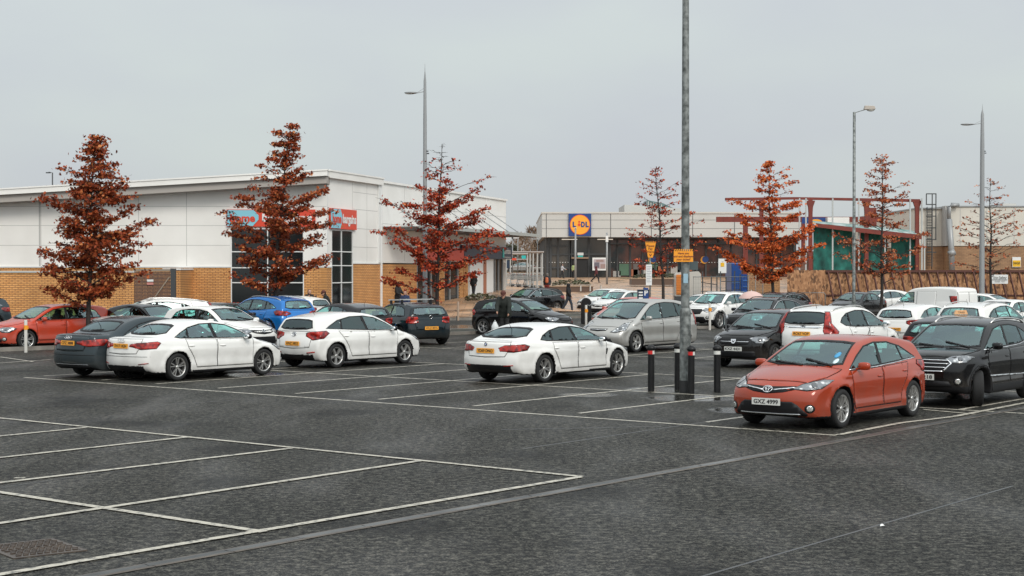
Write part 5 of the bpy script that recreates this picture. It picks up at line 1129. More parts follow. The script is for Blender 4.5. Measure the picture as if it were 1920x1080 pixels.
# ---- right side: white building with brick base, red steel frame, hoarding
BY = 140.0; wbd = empty('warehouse_building', (0, BY, 0), 0, 'pale clad building with brick base, grey ducts and roof ladder at the right', 'building'); bx = lambda p_: (p_-960)*BY/F; bz = lambda y: HC-(y-HZ)*BY/F
BR2 = brick('pale brown brick', (.36, .21, .11), (.30, .17, .09), (.20, .13, .08), .4, .13)
m = MB(); m.box(bx(1726), bx(1775), 1.2, 30, bz(461), bz(390), 0); m.box(bx(1775), bx(2100), 0, 30, bz(461), bz(388), 0); m.box(bx(1772), bx(1776), -.05, 1.2, bz(461), bz(386), 1)
for p_ in (1800, 1850, 1901, 1950): m.box(bx(p_)-.03, bx(p_)+.03, -.012, .02, bz(461), bz(388), 1)
m.build('upper_wall', [mat('cream cladding', (.60, .565, .49), .6, noise=(.3, .6, (.53, .50, .44))), JOINT], wbd)
m = MB(); m.box(bx(1728), bx(1776), 1.25, 30, 0, bz(462)); m.box(bx(1776), bx(2100), .05, 30, 0, bz(462)); m.build('lower_wall', BR2, wbd)
m = MB(); m.box(bx(1724), bx(1774), 1.0, 30.2, bz(391), bz(388.5)); m.box(bx(1774), bx(2100), -.1, 30.2, bz(388), bz(386)); m.build('coping', GSTEEL, wbd)
m = MB(); m.tube([(bx(1795), -.4, bz(385)), (bx(1781), -.5, bz(384)), (bx(1776), -.5, bz(389)), (bx(1776), -.5, bz(412))], .18, 8); m.tube([(bx(1776.5), -.5, bz(411)), (bx(1781), -.5, bz(470)), (bx(1782), -.5, bz(510))], .26, 8); m.tube([(bx(1776), -.6, bz(477)), (bx(1786), -.6, bz(472))], .3, 8); m.build('duct', GSTEEL, wbd)
m = MB()
for p_ in (1743, 1752): m.tube([(bx(p_), .9, bz(505)), (bx(p_), .9, bz(387))], .04, 5, 0)
for y in range(392, 500, 5): m.bar((bx(1743), .9, bz(y)), (bx(1752), .9, bz(y)), .05)
for y in (363, 383, 405, 427, 449, 473):
    m.bar((bx(1739), .5, bz(y)), (bx(1758), .5, bz(y)), .09); 
for p_ in (1739, 1750, 1757): m.bar((bx(p_), .45, bz(363)), (bx(p_), .45, bz(500 if p_ == 1750 else 384 if p_ != 1757 else 450)), .08)
m.build('roof_ladder', DSTEEL, wbd)
m = MB(); m.box(bx(1900), bx(1925), 3, 8, bz(386), bz(379)); m.build('roof_plant', CLAD2, wbd)
def signbox(name, label, Y, x0, x1, y0, y1, stripes, par=None):
    q = P((x0+x1)/2, (y0+y1)/2, Y); s = empty(name, q, 0, label, 'sign'); w_ = (x1-x0)*Y/F/2; h_ = (y1-y0)*Y/F/2
    mm = [stripes[0][4]]+[t_[4] for t_ in stripes[1:]]
    for i, (a, b, c, d, mt) in enumerate(stripes): m = MB(); m.box(-w_+2*w_*a, -w_+2*w_*b, -.02*i, .02, h_-2*h_*d, h_-2*h_*c); m.build('board' if i == 0 else 'panel', mt, s)
    return s
s = signbox('warning_sign', 'white and yellow warning sign high on the brick wall at the far right', 139.9, 1898, 1914, 482, 501, [(0, 1, 0, 1, SWHT), (.05, .95, .32, .95, mat('safety yellow', (.75, .42, .01), .5))]); text('lettering', 'DANGER', .3, INK, (0, -.045, -.1), (XR, 0, 0), s, width=.6)
s = signbox('hoarding_sign', 'white safety notice fixed to the chipboard hoarding behind the lamp post', 95.7, 1859, 1890, 515, 532, [(0, 1, 0, 1, SWHT), (.04, .96, .55, .6, INK)]); text('lettering', 'Site Safety', .22, INK, (0, -.06, .1), (XR, 0, 0), s, width=.8); text('lettering', 'keep out', .12, INK, (0, -.06, -.12), (XR, 0, 0), s, width=.6)
# red steel frame with netting
FY = 125.0; sf = empty('portal_frame', (0, FY, 0), 0, 'rust red steel portal frame with grey scaffold posts and green netting behind the hoarding', 'steel frame'); sx_ = lambda p_: (p_-960)*FY/F; sz_ = lambda y: HC-(y-HZ)*FY/F
m = MB(); m.add([(sx_(1360), 0, sz_(376)), (sx_(1490), 0, sz_(374)), (sx_(1725), 0, sz_(379)), (sx_(1725), 0, sz_(373.5)), (sx_(1490), 0, sz_(369.5)), (sx_(1360), 0, sz_(371)), (sx_(1360), .3, sz_(376)), (sx_(1490), .3, sz_(374)), (sx_(1725), .3, sz_(379)), (sx_(1725), .3, sz_(373.5)), (sx_(1490), .3, sz_(369.5)), (sx_(1360), .3, sz_(371))], [(0, 1, 4, 5), (1, 2, 3, 4), (6, 11, 10, 7), (7, 10, 9, 8), (0, 6, 7, 1), (1, 7, 8, 2), (5, 4, 10, 11), (4, 3, 9, 10), (2, 8, 9, 3)]); m.build('top_beam', OSBRED, sf)
for p_ in (1428, 1520, 1625, 1720):
    m = MB(); a = 3.5*FY/F; x = sx_(p_); m.box(x-a, x+a, .01, .29, 0, sz_(374)); h0 = sz_(376)
    for s2 in (-1, 1): m.add([(x+s2*a, .02, h0-1.0), (x+s2*a*1.25, .02, h0-.5), (x+s2*a*2.4, .02, h0-.02), (x+s2*a, .02, h0), (x+s2*a, .28, h0-1.0), (x+s2*a*1.25, .28, h0-.5), (x+s2*a*2.4, .28, h0-.02), (x+s2*a, .28, h0)], [(0, 1, 2, 3), (4, 7, 6, 5), (0, 4, 5, 1), (1, 5, 6, 2)])
    m.build('column', OSBRED, sf)
m = MB(); m.box(sx_(1380), sx_(1720), 12, 12.3, sz_(404)-.15, sz_(404)+.3); [m.box(sx_(p_)-.2, sx_(p_)+.2, 12, 12.3, 0, sz_(404)) for p_ in (1440, 1560, 1680)]; m.box(sx_(1672), sx_(1687), 8, 8.3, sz_(455), sz_(382)); m.build('rear_beam', OSBRED, sf)
NET = mat('green netting', (.02, .17, .14), .8, noise=(1.4, .35, (.006, .05, .042)))
m = MB(); vs = []; n = 24
for i in range(n+1):
    x = sx_(1528)+(sx_(1722)-sx_(1528))*i/n; fr2 = i/n
    vs += [(x, .6+.25*math.sin(i*1.7), .3), (x, .6+.25*math.sin(i*1.7+.5), sz_(421+fr2*22))]
m.add(vs, [(2*i, 2*i+2, 2*i+3, 2*i+1) for i in range(n) if i not in (9, 10, 17)], 0, True); m.build('netting', NET, sf)
m = MB(); m.box(sx_(1530), sx_(1722), 4, 9, 0, sz_(470)); m.build('part_built_wall', BRICKD, sf)
m = MB()
for p_ in (1498, 1510, 1560, 1609, 1658, 1705, 1727, 1732): m.box(sx_(p_)-.055, sx_(p_)+.055, -.25, -.14, 0, sz_(372 if p_ < 1730 else 440))
m.build('scaffold_posts', mat('pale galvanised tube', (.42, .44, .43), .4, .4), sf)
m = MB(); m.add([(sx_(1527), -.6, sz_(419)), (sx_(1600), -.8, sz_(427)), (sx_(1722), -1.0, sz_(441)), (sx_(1722), 2.5, sz_(430)), (sx_(1600), 3, sz_(417)), (sx_(1527), 3, sz_(411))], [(0, 1, 4, 5), (1, 2, 3, 4)]); m.add([(sx_(1527), -.6, sz_(419)-.3), (sx_(1600), -.8, sz_(427)-.35), (sx_(1722), -1.0, sz_(441)-.35), (sx_(1722), -1.0, sz_(441)), (sx_(1600), -.8, sz_(427)), (sx_(1527), -.6, sz_(419))], [(0, 1, 4, 5), (1, 2, 3, 4)], 1); m.build('debris_canopy', [mat('teal sheeting', (.02, .16, .13), .6, noise=(1.5, .25, (.45, .5, .48))), OSBRED], sf)
m = MB(); m.box(sx_(1530), sx_(1576), 6, 6.2, sz_(415), sz_(403)); m.build('blue_boards', BLUE, sf); m = MB(); m.prism([(sx_(1556)+.56*math.cos(t), sz_(415)+.36*math.sin(t)) for t in [i/16*3.1416 for i in range(17)]], -5.9, -5.7, MR); m.build('yellow_disc', LYEL, sf)
m = MB(); m.box(sx_(1578), sx_(1620), 5.5, 8, sz_(448), sz_(403)); m.build('white_cabin', CLAD, sf)
# hoarding
def osb(t, p):
    L = t.links.new; c = t.nodes.new('ShaderNodeTexCoord'); v = t.nodes.new('ShaderNodeTexVoronoi'); v.inputs['Scale'].default_value = 7; mp_ = t.nodes.new('ShaderNodeMapping'); mp_.inputs['Scale'].default_value = (1.4, 1, .8); L(c.outputs['Object'], mp_.inputs[0]); L(mp_.outputs[0], v.inputs[0])
    s_ = t.nodes.new('ShaderNodeSeparateColor'); L(v.outputs['Color'], s_.inputs[0]); r = t.nodes.new('ShaderNodeValToRGB'); L(s_.outputs[0], r.inputs[0]); e = r.color_ramp.elements
    e[0].color = (.10, .045, .02, 1); e[1].color = (.50, .26, .125, 1); k_ = e.new(.4); k_.color = (.32, .15, .065, 1); L(r.outputs[0], p.inputs['Base Color'])
OSB = mat('chipboard', (.35, .19, .08), .7, build=osb); HY = 97.0
ho = empty('site_hoarding', (0, HY, 0), 0, 'chipboard site hoarding with raking red brown timber struts along the right', 'hoarding'); hx = lambda p_: (p_-960)*HY/F
for i in range(11):
    a = hx(1476)+i*1.6; m = MB(); m.box(a+.005, a+1.595, 0, .02, .05, 2.62); m.build('board', OSB, ho)
WOOD = mat('red brown stained timber', (.085, .028, .018), .7)
m = MB(); m.box(hx(1548), hx(1990), -.12, -.0, 2.48, 2.62); m.box(hx(1548), hx(1990), -.08, -.0, 1.05, 1.13); m.build('rail', WOOD, ho)
p_ = 1552
while p_ < 1985:
    m = MB(); m.bar((hx(p_), -.09, 2.5), (hx(p_+9), -1.0, .05), .07, .1); m.build('strut', WOOD, ho); p_ += 17
bw_ = empty('brick_wall', (hx(1448), 100, 0), 0, 'short orange brick wall joining the chipboard hoarding behind the bright orange tree', 'wall'); m = MB(); k = 100/F; m.box(-31*k, 29*k, 0, .3, 0, HC+.1); m.build('wall', brick('orange wall brick', (.46, .24, .10), (.40, .20, .08), (.22, .12, .06), .3, .11), bw_); m = MB(); m.box(-32*k, 30*k, -.04, .34, HC+.1, HC+.18); m.build('coping', COPING, bw_)
def barrier(x0, x1, py0, py1, Y, name, label, group='steel crowd barriers beside the hoarding'):
    k = Y/F; s = empty('crowd_barrier', ((x0-960)*k, Y, 0), 0, label, 'barrier', group); L_ = (x1-x0)*k; zt = HC-(py0-HZ)*k; z0 = HC-(py1-HZ)*k
    m = MB(); m.tube([(0, 0, 0), (0, 0, zt-.1), (.1, 0, zt), (L_-.1, 0, zt), (L_, 0, zt-.1), (L_, 0, 0)], .022, 6); m.bar((0, 0, z0), (L_, 0, z0), .035); m.build('frame', STEEL, s)
    m = MB(); x = .12
    while x < L_-.05: m.tube([(x, 0, z0), (x, 0, zt)], .008, 4, cap=False); x += .14
    m.build('bars', STEEL, s)
barrier(1497, 1548, 549, 580, 92, '', 'steel crowd barrier in front of plain chipboard, left one of two'); barrier(1440, 1494, 549, 580, 92, '', 'steel crowd barrier in front of the orange brick wall and chipboard joint')
# ------------------------------------------------------------------ street furniture
def sz_at(p_, y, Y): return HC-(y-HZ)*Y/F
GALV = mat('dull galvanised lamp post', (.24, .255, .245), .5, .3, noise=(8, .3, (.06, .066, .062)))
def at(p_, Y, z=0): return Vector(((p_-960)*Y/F, Y, z))
# big post in the foreground
LP = G(1285, 736); Yp = LP.y; lp = empty('lamp_post', LP, 0, 'tall galvanised lamp post in the foreground among the four bollards, with an orange notice', 'lamp post')
m = MB(); m.lathe([(.118, 0), (.118, 1.72), (.108, 1.78), (.092, 1.80)], 20); m.build('base_column', GALV, lp)
m = MB(); m.lathe([(.121, 0), (.121, .26)], 20); m.build('painted_foot', mat('black bitumen foot', (.02, .02, .02), .6), lp)
m = MB(); m.lathe([(.092, 1.79), (.078, 6), (.062, 11)], 18); m.tube([(0, 0, 10.9), (-.3, 0, 11.2), (-1.2, 0, 11.3)], .04, 8); m.build('pole', GALV, lp); m = MB(); ellipsoid(m, (-1.5, 0, 11.3), (.38, .15, .09)); m.build('lamp_head', GALV, lp)
m = MB(); m.box(-.05, .05, -.122, -.10, .62, 1.35); m.build('access_door', GALV, lp)
m = MB(); m.box(-.05, .045, -.098, -.08, 2.33, 2.53); m.build('sticker', mat('pale blue sticker', (.28, .42, .50), .4), lp)
def teeth_sign(name, label, loc, pts, z1, teeth, par=None):
    s = empty(name, loc, 0, label, 'sign'); m = MB(); m.prism(pts, 0, .012, MR); m.build('board', YEL, s)
    m = MB(); x0, x1 = teeth; n = 9; w_ = (x1-x0)/n
    for i in range(n): m.prism([(x0+i*w_, z1), (x0+(i+.55)*w_, z1), (x0+(i+.8)*w_, z1+.045), (x0+(i+.25)*w_, z1+.045)], 0, .012, MR, 0)
    m.build('saw_tooth_edge', YEL, s); return s
k = Yp/F; zc_ = HC-(480-HZ)*k
s = teeth_sign('parking_notice', 'orange notice with black writing strapped to the tall foreground lamp post', (LP.x-.055, Yp-.125, zc_), [(-.205, -.125), (.205, -.125), (.205, .10), (-.205, .10)], .10, (-.20, .205))
for t_, z in (('Have you', .055), ('paid and displayed', -.01), ('your ticket?', -.075)): text('lettering', t_, .062, mat('dark red ink', (.12, .01, .01), .5), (0, -.014, z), (XR, 0, 0), s, bold=.001)
s = empty('sign_back', (LP.x, Yp+.10, HC-(498-HZ)*k), 0, 'dark grey back of a sign panel behind the tall foreground lamp post', 'sign'); m = MB(); m.box(-.15, .28, 0, .015, -.09, .09); m.build('panel', mat('sign back grey', (.06, .085, .09), .5), s); m = MB(); m.box(-.1, .1, -.03, 0, -.02, .02); m.build('bracket', GALV, s)
# bollards
BBLK = mat('black bollard plastic', (.005, .005, .006), .4, 0, .3, noise=(8, .4, (.012, .012, .012))); BRED = mat('red reflective band', (.55, .02, .018), .35); BWHT = mat('white reflective band', (.62, .62, .58), .35)
bd = empty('bollard', (0, 0, 0), 0, '', 'bollard', 'bollards round the foreground lamp post'); m = MB(); m.lathe([(.072, -.01), (.072, .90)], 20); m.build('post', BBLK, bd)
m = MB(); m.lathe([(.076, .90), (.095, .915), (.098, .94), (.09, .965), (.06, .995), (.03, 1.01), (.001, 1.012)], 20); m.build('cap', BBLK, bd)
m = MB(); m.lathe([(.0735, .81), (.0735, .885)], 20); bb = m.build('band', BRED, bd); bb.material_slots[0].link = 'OBJECT'; bb.material_slots[0].material = BRED
m = MB(); m.lathe([(.0745, .81), (.0745, .885)], 20); m.f = m.f[:6]; m.m = m.m[:6]; m.sm = m.sm[:6]; m.build('side_reflector', BWHT, bd)
for i, (a, b, mt, lb, rz) in enumerate(((1221, 735, BRED, 'black bollard with a red band, leftmost of four round the foreground lamp post', -70), (1271, 730, BWHT, 'black bollard with a white band touching the left side of the foreground lamp post', 0), (1296, 738, BRED, 'black bollard with a red band directly in front of the foreground lamp post', -70), (1345, 736, BWHT, 'black bollard with a white band, rightmost of four and nearest the red hatchback', 0))):
    o = bd if i == 0 else copy_tree(bd); o.location = G(a, b); o.rotation_euler = (R((0, .6, -.4, -1.2)[i]), 0, R(rz)); o['label'] = lb
    q = [c for c in o.children if c.name.startswith('band')][0]; q.material_slots[0].link = 'OBJECT'; q.material_slots[0].material = mt
# slim needle lamp posts and the plain one
def needle(p_, Y, ytop, yarm, dx, label, w0=.10):
    s = empty('lamp_post', at(p_, Y), 0, label, 'lamp post', 'slim car park lamp posts'); k = Y/F; zt = HC-(ytop-HZ)*k; za = HC-(yarm-HZ)*k
    m = MB(); m.lathe([(w0*1.15, 0), (w0*1.1, 1.2), (w0, 1.4), (w0*.75, za-1.2), (w0*.55, za+.5), (w0*.12, zt-.3), (.004, zt)], 14); m.build('pole', GSTEEL, s)
    m = MB(); m.bar((0, 0, za+.05), (dx*.38, 0, za-.02), .02, .03); m.bar((0, 0, za+.22), (dx*.38, 0, za), .014); m.build('arm', GSTEEL, s)
    m = MB(); ellipsoid(m, (dx*.70, 0, za-.01), (abs(dx)*.34, .16, .055)); m.build('lamp_head', GSTEEL, s); m = MB(); ellipsoid(m, (dx*.75, 0, za-.045), (abs(dx)*.24, .12, .035)); m.build('lamp_glass', mat('lamp bowl', (.6, .58, .52), .3), s)
    zc = HC-(284-HZ)*k; m = MB(); m.box(w0*.6, w0*.6+.12, -.04, .04, zc-.12, zc-.07); m.box(w0*.5, w0*.5+.1, -.05, .05, zc-.02, zc+.03); m.build('bracket', DSTEEL, s)
needle(797, 70, 120, 174, -.88, 'slim grey lamp post with a needle top behind the dark teal hatchback', .105); needle(1841, 86, 195, 233, -1.15, 'slim grey lamp post with a needle top near the right edge', .15)
s = empty('lamp_post', at(1601, 76), 0, 'galvanised lamp post with a boxy lantern leaning right, before the red steel frame', 'lamp post'); k = 76/F; zt = HC-(211-HZ)*k
m = MB(); m.lathe([(.10, 0), (.10, 1.3), (.078, 1.4), (.068, zt), (.05, zt+.02)], 14); m.build('pole', GALV, s); m = MB(); m.bar((0, 0, zt-.03), (.52, 0, zt+.13), .035); m.build('arm', GALV, s)
m = MB(); m.add([(.45, -.13, zt+.12), (1.0, -.13, zt+.14), (.95, -.11, zt+.30), (.50, -.11, zt+.32), (.45, .13, zt+.12), (1.0, .13, zt+.14), (.95, .11, zt+.30), (.50, .11, zt+.32)], [(0, 1, 2, 3), (5, 4, 7, 6), (0, 4, 5, 1), (3, 2, 6, 7), (0, 3, 7, 4), (1, 5, 6, 2)]); m.build('lamp_head', mat('lantern casing', (.38, .33, .28), .5), s, bevel=.02); m = MB(); ellipsoid(m, (.78, 0, zt+.13), (.2, .11, .09)); m.build('lamp_glass', MATS['lamp bowl'], s)
for (p_, Y, y0, lb) in ((1079, 150, 428, 'thin pale pole in the plaza directly in front of the square store logo'), (1138, 150, 436, 'thin pole with a small security camera in the plaza right of the store entrance')):
    s = empty('plaza_pole', at(p_, Y, pz((p_-960)*Y/F, Y)), 0, lb, 'pole'); h_ = HC-(y0-HZ)*Y/F-pz((p_-960)*Y/F, Y); m = MB(); m.tube([(0, 0, -.1), (0, 0, h_)], [.11, .08], 8); m.build('shaft', GSTEEL, s)
    m = MB(); m.box(-.12, .12, -.12, .12, h_ if p_ == 1079 else h_-.9, h_+.05 if p_ == 1079 else h_-.3); m.build('head' if p_ == 1079 else 'camera', SWHT, s)
k = 150/F; s = empty('distant_lamp_post', at(99, 150), 0, 'small dark street lamp rising behind the eaves of the white shop at far left', 'lamp post'); m = MB(); m.tube([(0, 0, 0), (0, 0, HC-(324-HZ)*k), (-.35, 0, HC-(323-HZ)*k)], .06, 6); m.build('pole', DSTEEL, s); m = MB(); m.box(-.6, -.2, -.1, .1, HC-(325-HZ)*k, HC-(323-HZ)*k); m.build('lamp_head', DSTEEL, s)
s = empty('chimney', at(119, 150), 0, 'small dark brick chimney behind the eaves of the white shop at far left', 'chimney'); m = MB(); m.box(-.28, .28, 0, .5, 0, HC-(346-HZ)*k); m.build('stack', BRICKD, s); m = MB(); [m.lathe([(.09, 0), (.08, .25)], 8, Matrix.Translation((x, .25, HC-(346-HZ)*k))) for x in (-.13, .13)]; m.build('pots', BRICKD, s)
# white marker posts with orange bands
for a, b, zt_, lb in ((48, 661, 0, 'white marker post with an orange band in front of the orange red hatchback'), (1331, 619, 0, 'pale marker post with an orange band in front of the white crossover'), (1099, 618, 0, 'pale marker post with an orange band in front of the black hooded litter bin')):
    g = G(a, b); s = empty('marker_post', g, 0, lb, 'marker post', 'marker posts with orange bands'); h_ = (b-{48: 600, 1331: 569, 1099: 572}[a])*g.y/F
    m = MB(); m.lathe([(.052, 0), (.052, h_-.02), (.04, h_), (.001, h_)], 12); m.build('post', mat('aged white post', (.50, .48, .44), .5), s); m = MB(); m.lathe([(.06, h_*.70), (.06, h_*.84)], 12); m.box(.0, .085, -.02, .02, h_*.72, h_*.82); m.build('band', YEL, s)
g = G(1107, 607); g.x = (1099-960)*g.y/F; s = empty('litter_bin', g, 0, 'black hooded litter bin left of the silver people carrier', 'litter bin'); m = MB(); n = 14
pf = [(-.25, 0), (-.25, 1.0)]+[(-.25*math.cos(t), 1.0+.27*math.sin(t)) for t in [i/n*3.1416 for i in range(1, n)]]+[(.25, 1.0), (.25, 0)]; m.prism(pf[::-1], -.22, .22, MR); m.build('hood', BBLK, s, bevel=.03); m = MB(); m.tube([(.05, -.24, .95), (.14, -.26, .86), (.22, -.24, .95)], .025, 6); m.build('handle', STEEL, s)
for a, b, lb in ((859, 601, 'low steel post at the plaza kerb, left of two beside the black hatchback'), (898, 600, 'low steel post at the plaza kerb, right of two and just above the black hatchback')):
    g = G(a, b, .13); s = empty('steel_bollard', g, 0, lb, 'bollard', 'low steel posts at the plaza kerb'); m = MB(); m.lathe([(.055, 0), (.055, .9), (.05, .93), (.001, .93)], 12); m.build('post', mat('weathered timber post', (.36, .26, .19), .6), s); m = MB(); m.box(-.10, -.05, -.03, .03, .0, .22); m.build('bracket', DSTEEL, s)
# payment signs and ticket machine
g = at(1219, 68); s = empty('payment_sign', g, 0, 'orange tapering payment sign above a white tariff board on a pole', 'sign'); k = 68/F; z = lambda y: HC-(y-HZ)*k
m = MB(); m.tube([(0, .03, 0), (0, .03, z(455))], .035, 8); m.build('pole', GALV, s)
m = MB(); m.prism([(-4*k, z(483)), (5*k, z(483)), (10.5*k, z(456)), (-9*k, z(456))], .0, .02, MR); [m.prism([(-9*k+i*2.2*k, z(456)), (-9*k+(i*2.2+1.2)*k, z(456)), (-9*k+(i*2.2+1.8)*k, z(453)), (-9*k+(i*2.2+.6)*k, z(453))], 0, .02, MR) for i in range(9)]; m.build('orange_board', YEL, s)
RI = MATS['dark red ink']
for t_, y in (('Please', 461), ('Pay', 466.5), ('Here', 472)): text('lettering', t_, .14, RI, (.5*k, -.03, z(y)), (XR, 0, 0), s)
m = MB(); m.prism([(-2*k, z(477)), (.5*k, z(481)), (3*k, z(477)), (2*k, z(476)), (.5*k, z(479)), (-1*k, z(476))], .02, .03, MR); m.build('arrow', RI, s)
m = MB(); m.box(-8*k, 3.2*k, -.03, .0, z(535), z(496)); m.build('tariff_board', SWHT, s); m = MB(); [m.box(-6.8*k, (2.0-(i*7 % 3))*k, -.036, -.03, z(500+i*3.2), z(499+i*3.2)) for i in range(10)]; m.build('tariff_print', mat('grey print', (.33, .34, .36), .5), s)
g = at(1206, 67); s = empty('ticket_machine', g, 0, 'dark blue ticket machine with a white letter P below the white tariff board', 'ticket machine'); k = 67/F; zt = HC-(545-HZ)*k
m = MB(); m.box(-.24, .24, -.16, .2, 0, zt); m.box(-.25, .25, -.2, .22, zt, zt+.05); m.build('cabinet', NAVY, s, bevel=.02); m = MB(); m.box(.0, .2, -.18, -.163, zt-.32, zt+.12); m.build('blue_panel', BLUE, s); text('lettering', 'P', .3, SWHT, (.1, -.19, zt-.10), (XR, 0, 0), s, bold=.01)
m = MB(); [m.box(-.2, -.03, -.175, -.162, zt-.10-i*.12, zt-.04-i*.12) for i in range(3)]; m.build('keypad', SWHT, s); m = MB(); m.lathe([(.05, zt+.05), (.06, zt+.12), (.001, zt+.16)], 10, Matrix.Translation((.05, 0, 0))); m.build('aerial', NAVY, s)
# plaza furniture
TIM = mat('dark wet timber', (.10, .06, .04), .5); HEDGE = mat('low green shrub leaves', (.035, .06, .02), .6, noise=(2, .5, (.09, .06, .03)))
def shrub(name, loc, sx1, sy1, h_, n, label, cat, mt, par=None, seed=1):
    rnd = random.Random(seed); m = MB(); 
    for i in range(n):
        u, v = rnd.uniform(-1, 1), rnd.uniform(-1, 1); q = Vector((u*sx1, v*sy1, h_*(.25+.75*rnd.random())*(1-.5*abs(u)**3))); a = rnd.uniform(0, 6.28); b = rnd.uniform(-1, 1); l = rnd.uniform(.05, .12)*1.3
        e = Vector((math.cos(a), math.sin(a), b*.6))*l; f_ = e.cross(Vector((rnd.uniform(-1, 1), rnd.uniform(-1, 1), 1))).normalized()*l*.5; m.add([q-e, q+f_, q+e, q-f_], [(0, 1, 2, 3)])
    o = m.build(name, mt, par)
    if par is None: o.location = loc; tag(o, label, cat)
    return o
def planter(x0, x1, yb, Y, lb, seed):
    k = Y/F; xm = (x0+x1)/2; w_ = (x1-x0)*k/2; zb2 = HC-(yb-HZ)*k; s = empty('planter', at(xm, Y, zb2), 0, lb, 'planter'); m = MB(); m.box(-w_, w_, 0, 2.5, -.3, .22); m.build('timber_box', TIM, s); m = MB(); m.box(-w_-.05, w_+.05, -.05, 2.55, .22, .28); m.build('cap', mat('pale timber cap', (.32, .22, .14), .5), s)
    o = shrub('shrubs', None, w_*.9, 1.1, .5, int(w_*260), None, None, HEDGE, s, seed); o.location = (0, 1.2, .24)
planter(1032, 1112, 543, 120, 'long timber planter with low shrubs in the middle of the plaza', 3); planter(1184, 1292, 528, 140, 'long timber planter with green shrubs below the shop windows', 4); planter(868, 935, 574, 95, 'low dark timber planter wall at the plaza edge behind the black hatchback', 5)
g = at(1108, 118, HC-(546-HZ)*118/F); s = empty('bench', g, 0, 'pale slatted bench at the right end of the timber planter', 'bench'); m = MB(); [m.box(-.9, .9, y, y+.13, .44, .49) for y in (-.3, -.13, .04, .21)]; m.build('seat', mat('pale bench slats', (.36, .30, .25), .5), s)
for x in (-.8, -.1, .7):
    m = MB(); m.box(x, x+.08, -.28, .3, 0, .44); m.build('leg', CLAD2, s)
for x0, x1, yy, Y, lb in ((892, 918, 570, 92, 'pale sloping handrail at the plaza edge, left one of two'), (916, 930, 566, 96, 'pale sloping handrail at the plaza edge, right one of two')):
    k = Y/F; s = empty('handrail', at(x0, Y, .3), 0, lb, 'handrail', 'handrails at the plaza edge'); zz = HC-(yy-HZ)*k-.3; L_ = (x1-x0)*k; m = MB(); m.bar((0, 0, zz), (L_, 0, zz+.18), .08, .10); m.build('rail', SWHT, s); m = MB(); [m.bar((x, 0, -.3), (x, 0, zz+.05), .05) for x in (.05, L_-.05)]; m.build('posts', STEEL, s)
# trolleys and shelter
WIRE = mat('trolley wire', (.34, .36, .36), .35, .7)
def trolley():
    s = empty('shopping_trolley', (0, 0, 0), 0, '', 'trolley'); m = MB()
    m.tube([(-.40, -.24, .14), (.42, -.20, .14), (.42, .20, .14), (-.40, .24, .14)], .014, 4); m.tube([(-.40, -.24, .14), (-.30, -.24, .55)], .014, 4); m.tube([(-.40, .24, .14), (-.30, .24, .55)], .014, 4); m.build('chassis', WIRE, s)
    m = MB(); b0 = [(-.32, -.25, .55), (.42, -.19, .62), (.42, .19, .62), (-.32, .25, .55)]; t0 = [(-.42, -.28, 1.0), (.50, -.22, .95), (.50, .22, .95), (-.42, .28, 1.0)]
    for q in (b0, t0): m.tube([*q, q[0]], .010, 4)
    for i in range(4):
        A, B, C_, D = (Vector(b0[i]), Vector(b0[(i+1) % 4]), Vector(t0[i]), Vector(t0[(i+1) % 4])); n_ = 9 if i % 2 == 0 else 5
        for j in range(n_+1): u = j/n_; m.bar(A.lerp(B, u), C_.lerp(D, u), .006)
        for u in (.33, .66): m.bar(A.lerp(C_, u), B.lerp(D, u), .006)
    m.build('basket', WIRE, s); m = MB(); m.tube([(-.46, -.27, 1.03), (-.46, .27, 1.03)], .018, 6); m.build('handle', mat('trolley handle', (.35, .03, .02), .4), s)
    m = MB(); [m.lathe([(.001, -.015), (.055, -.015), (.055, .015), (.001, .015)], 8, Matrix.Translation((x, y, .055)) @ Matrix.Rotation(XR, 4, 'X')) for x in (-.36, .38) for y in (-.2, .2)]; m.build('castors', TRIM, s); return s
t0_ = trolley(); first = True
def row(x0, x1, Y, step, zf, lb, grp, n=None, ang=0):
    global first
    x = x0; i = 0
    while (x < x1 if n is None else i < n):
        o = t0_ if first else copy_tree(t0_); first = False; o.location = (x, Y+random.uniform(-.03, .03), zf(x, Y)); o.rotation_euler = (0, 0, R(ang+random.uniform(-2, 2))); o['label'] = lb; o['group'] = grp; x += step; i += 1
row((372-960)*77.6/F, (478-960)*77.6/F, 77.6, .20, lambda x, y: 0, 'wire shopping trolley in the long nested row against the white shop wall', 'nested trolleys at the white shop')
for j in range(3): row(at(953, 124+j*2).x, at(1008, 124+j*2).x, 124+j*2, .55, pz, 'wire shopping trolley in the glazed trolley shelter', 'trolleys in the trolley shelter', ang=15)
Y = 124; k = Y/F; s = empty('trolley_shelter', at(950, Y, 1.3), 0, 'grey framed glazed trolley shelter between the white shops and the supermarket', 'shelter'); Z = lambda y: HC-(y-HZ)*k-1.3; X = lambda p_: (p_-950)*k
m = MB(); m.box(X(958), X(1020), -.1, 6, Z(473), Z(471)); m.box(X(958), X(990), -.15, 6, Z(476.5), Z(474)); m.build('roof', mat('shelter roof', (.36, .33, .31), .5), s)
m = MB()
for p_ in (949, 957, 989, 994, 1000, 1008, 1017): [m.bar((X(p_), yy, -.2), (X(p_), yy, Z(475)), .09) for yy in (0, 5.5)]
for y in (486, 513, 519, 522): m.bar((X(948), 0, Z(y)), (X(989), 0, Z(y)), .06)
for y in (502, 512): m.bar((X(1000), 0, Z(y)), (X(1019), 0, Z(y)), .06)
m.build('frame', mat('pale shelter frame', (.42, .42, .40), .4, .3), s)
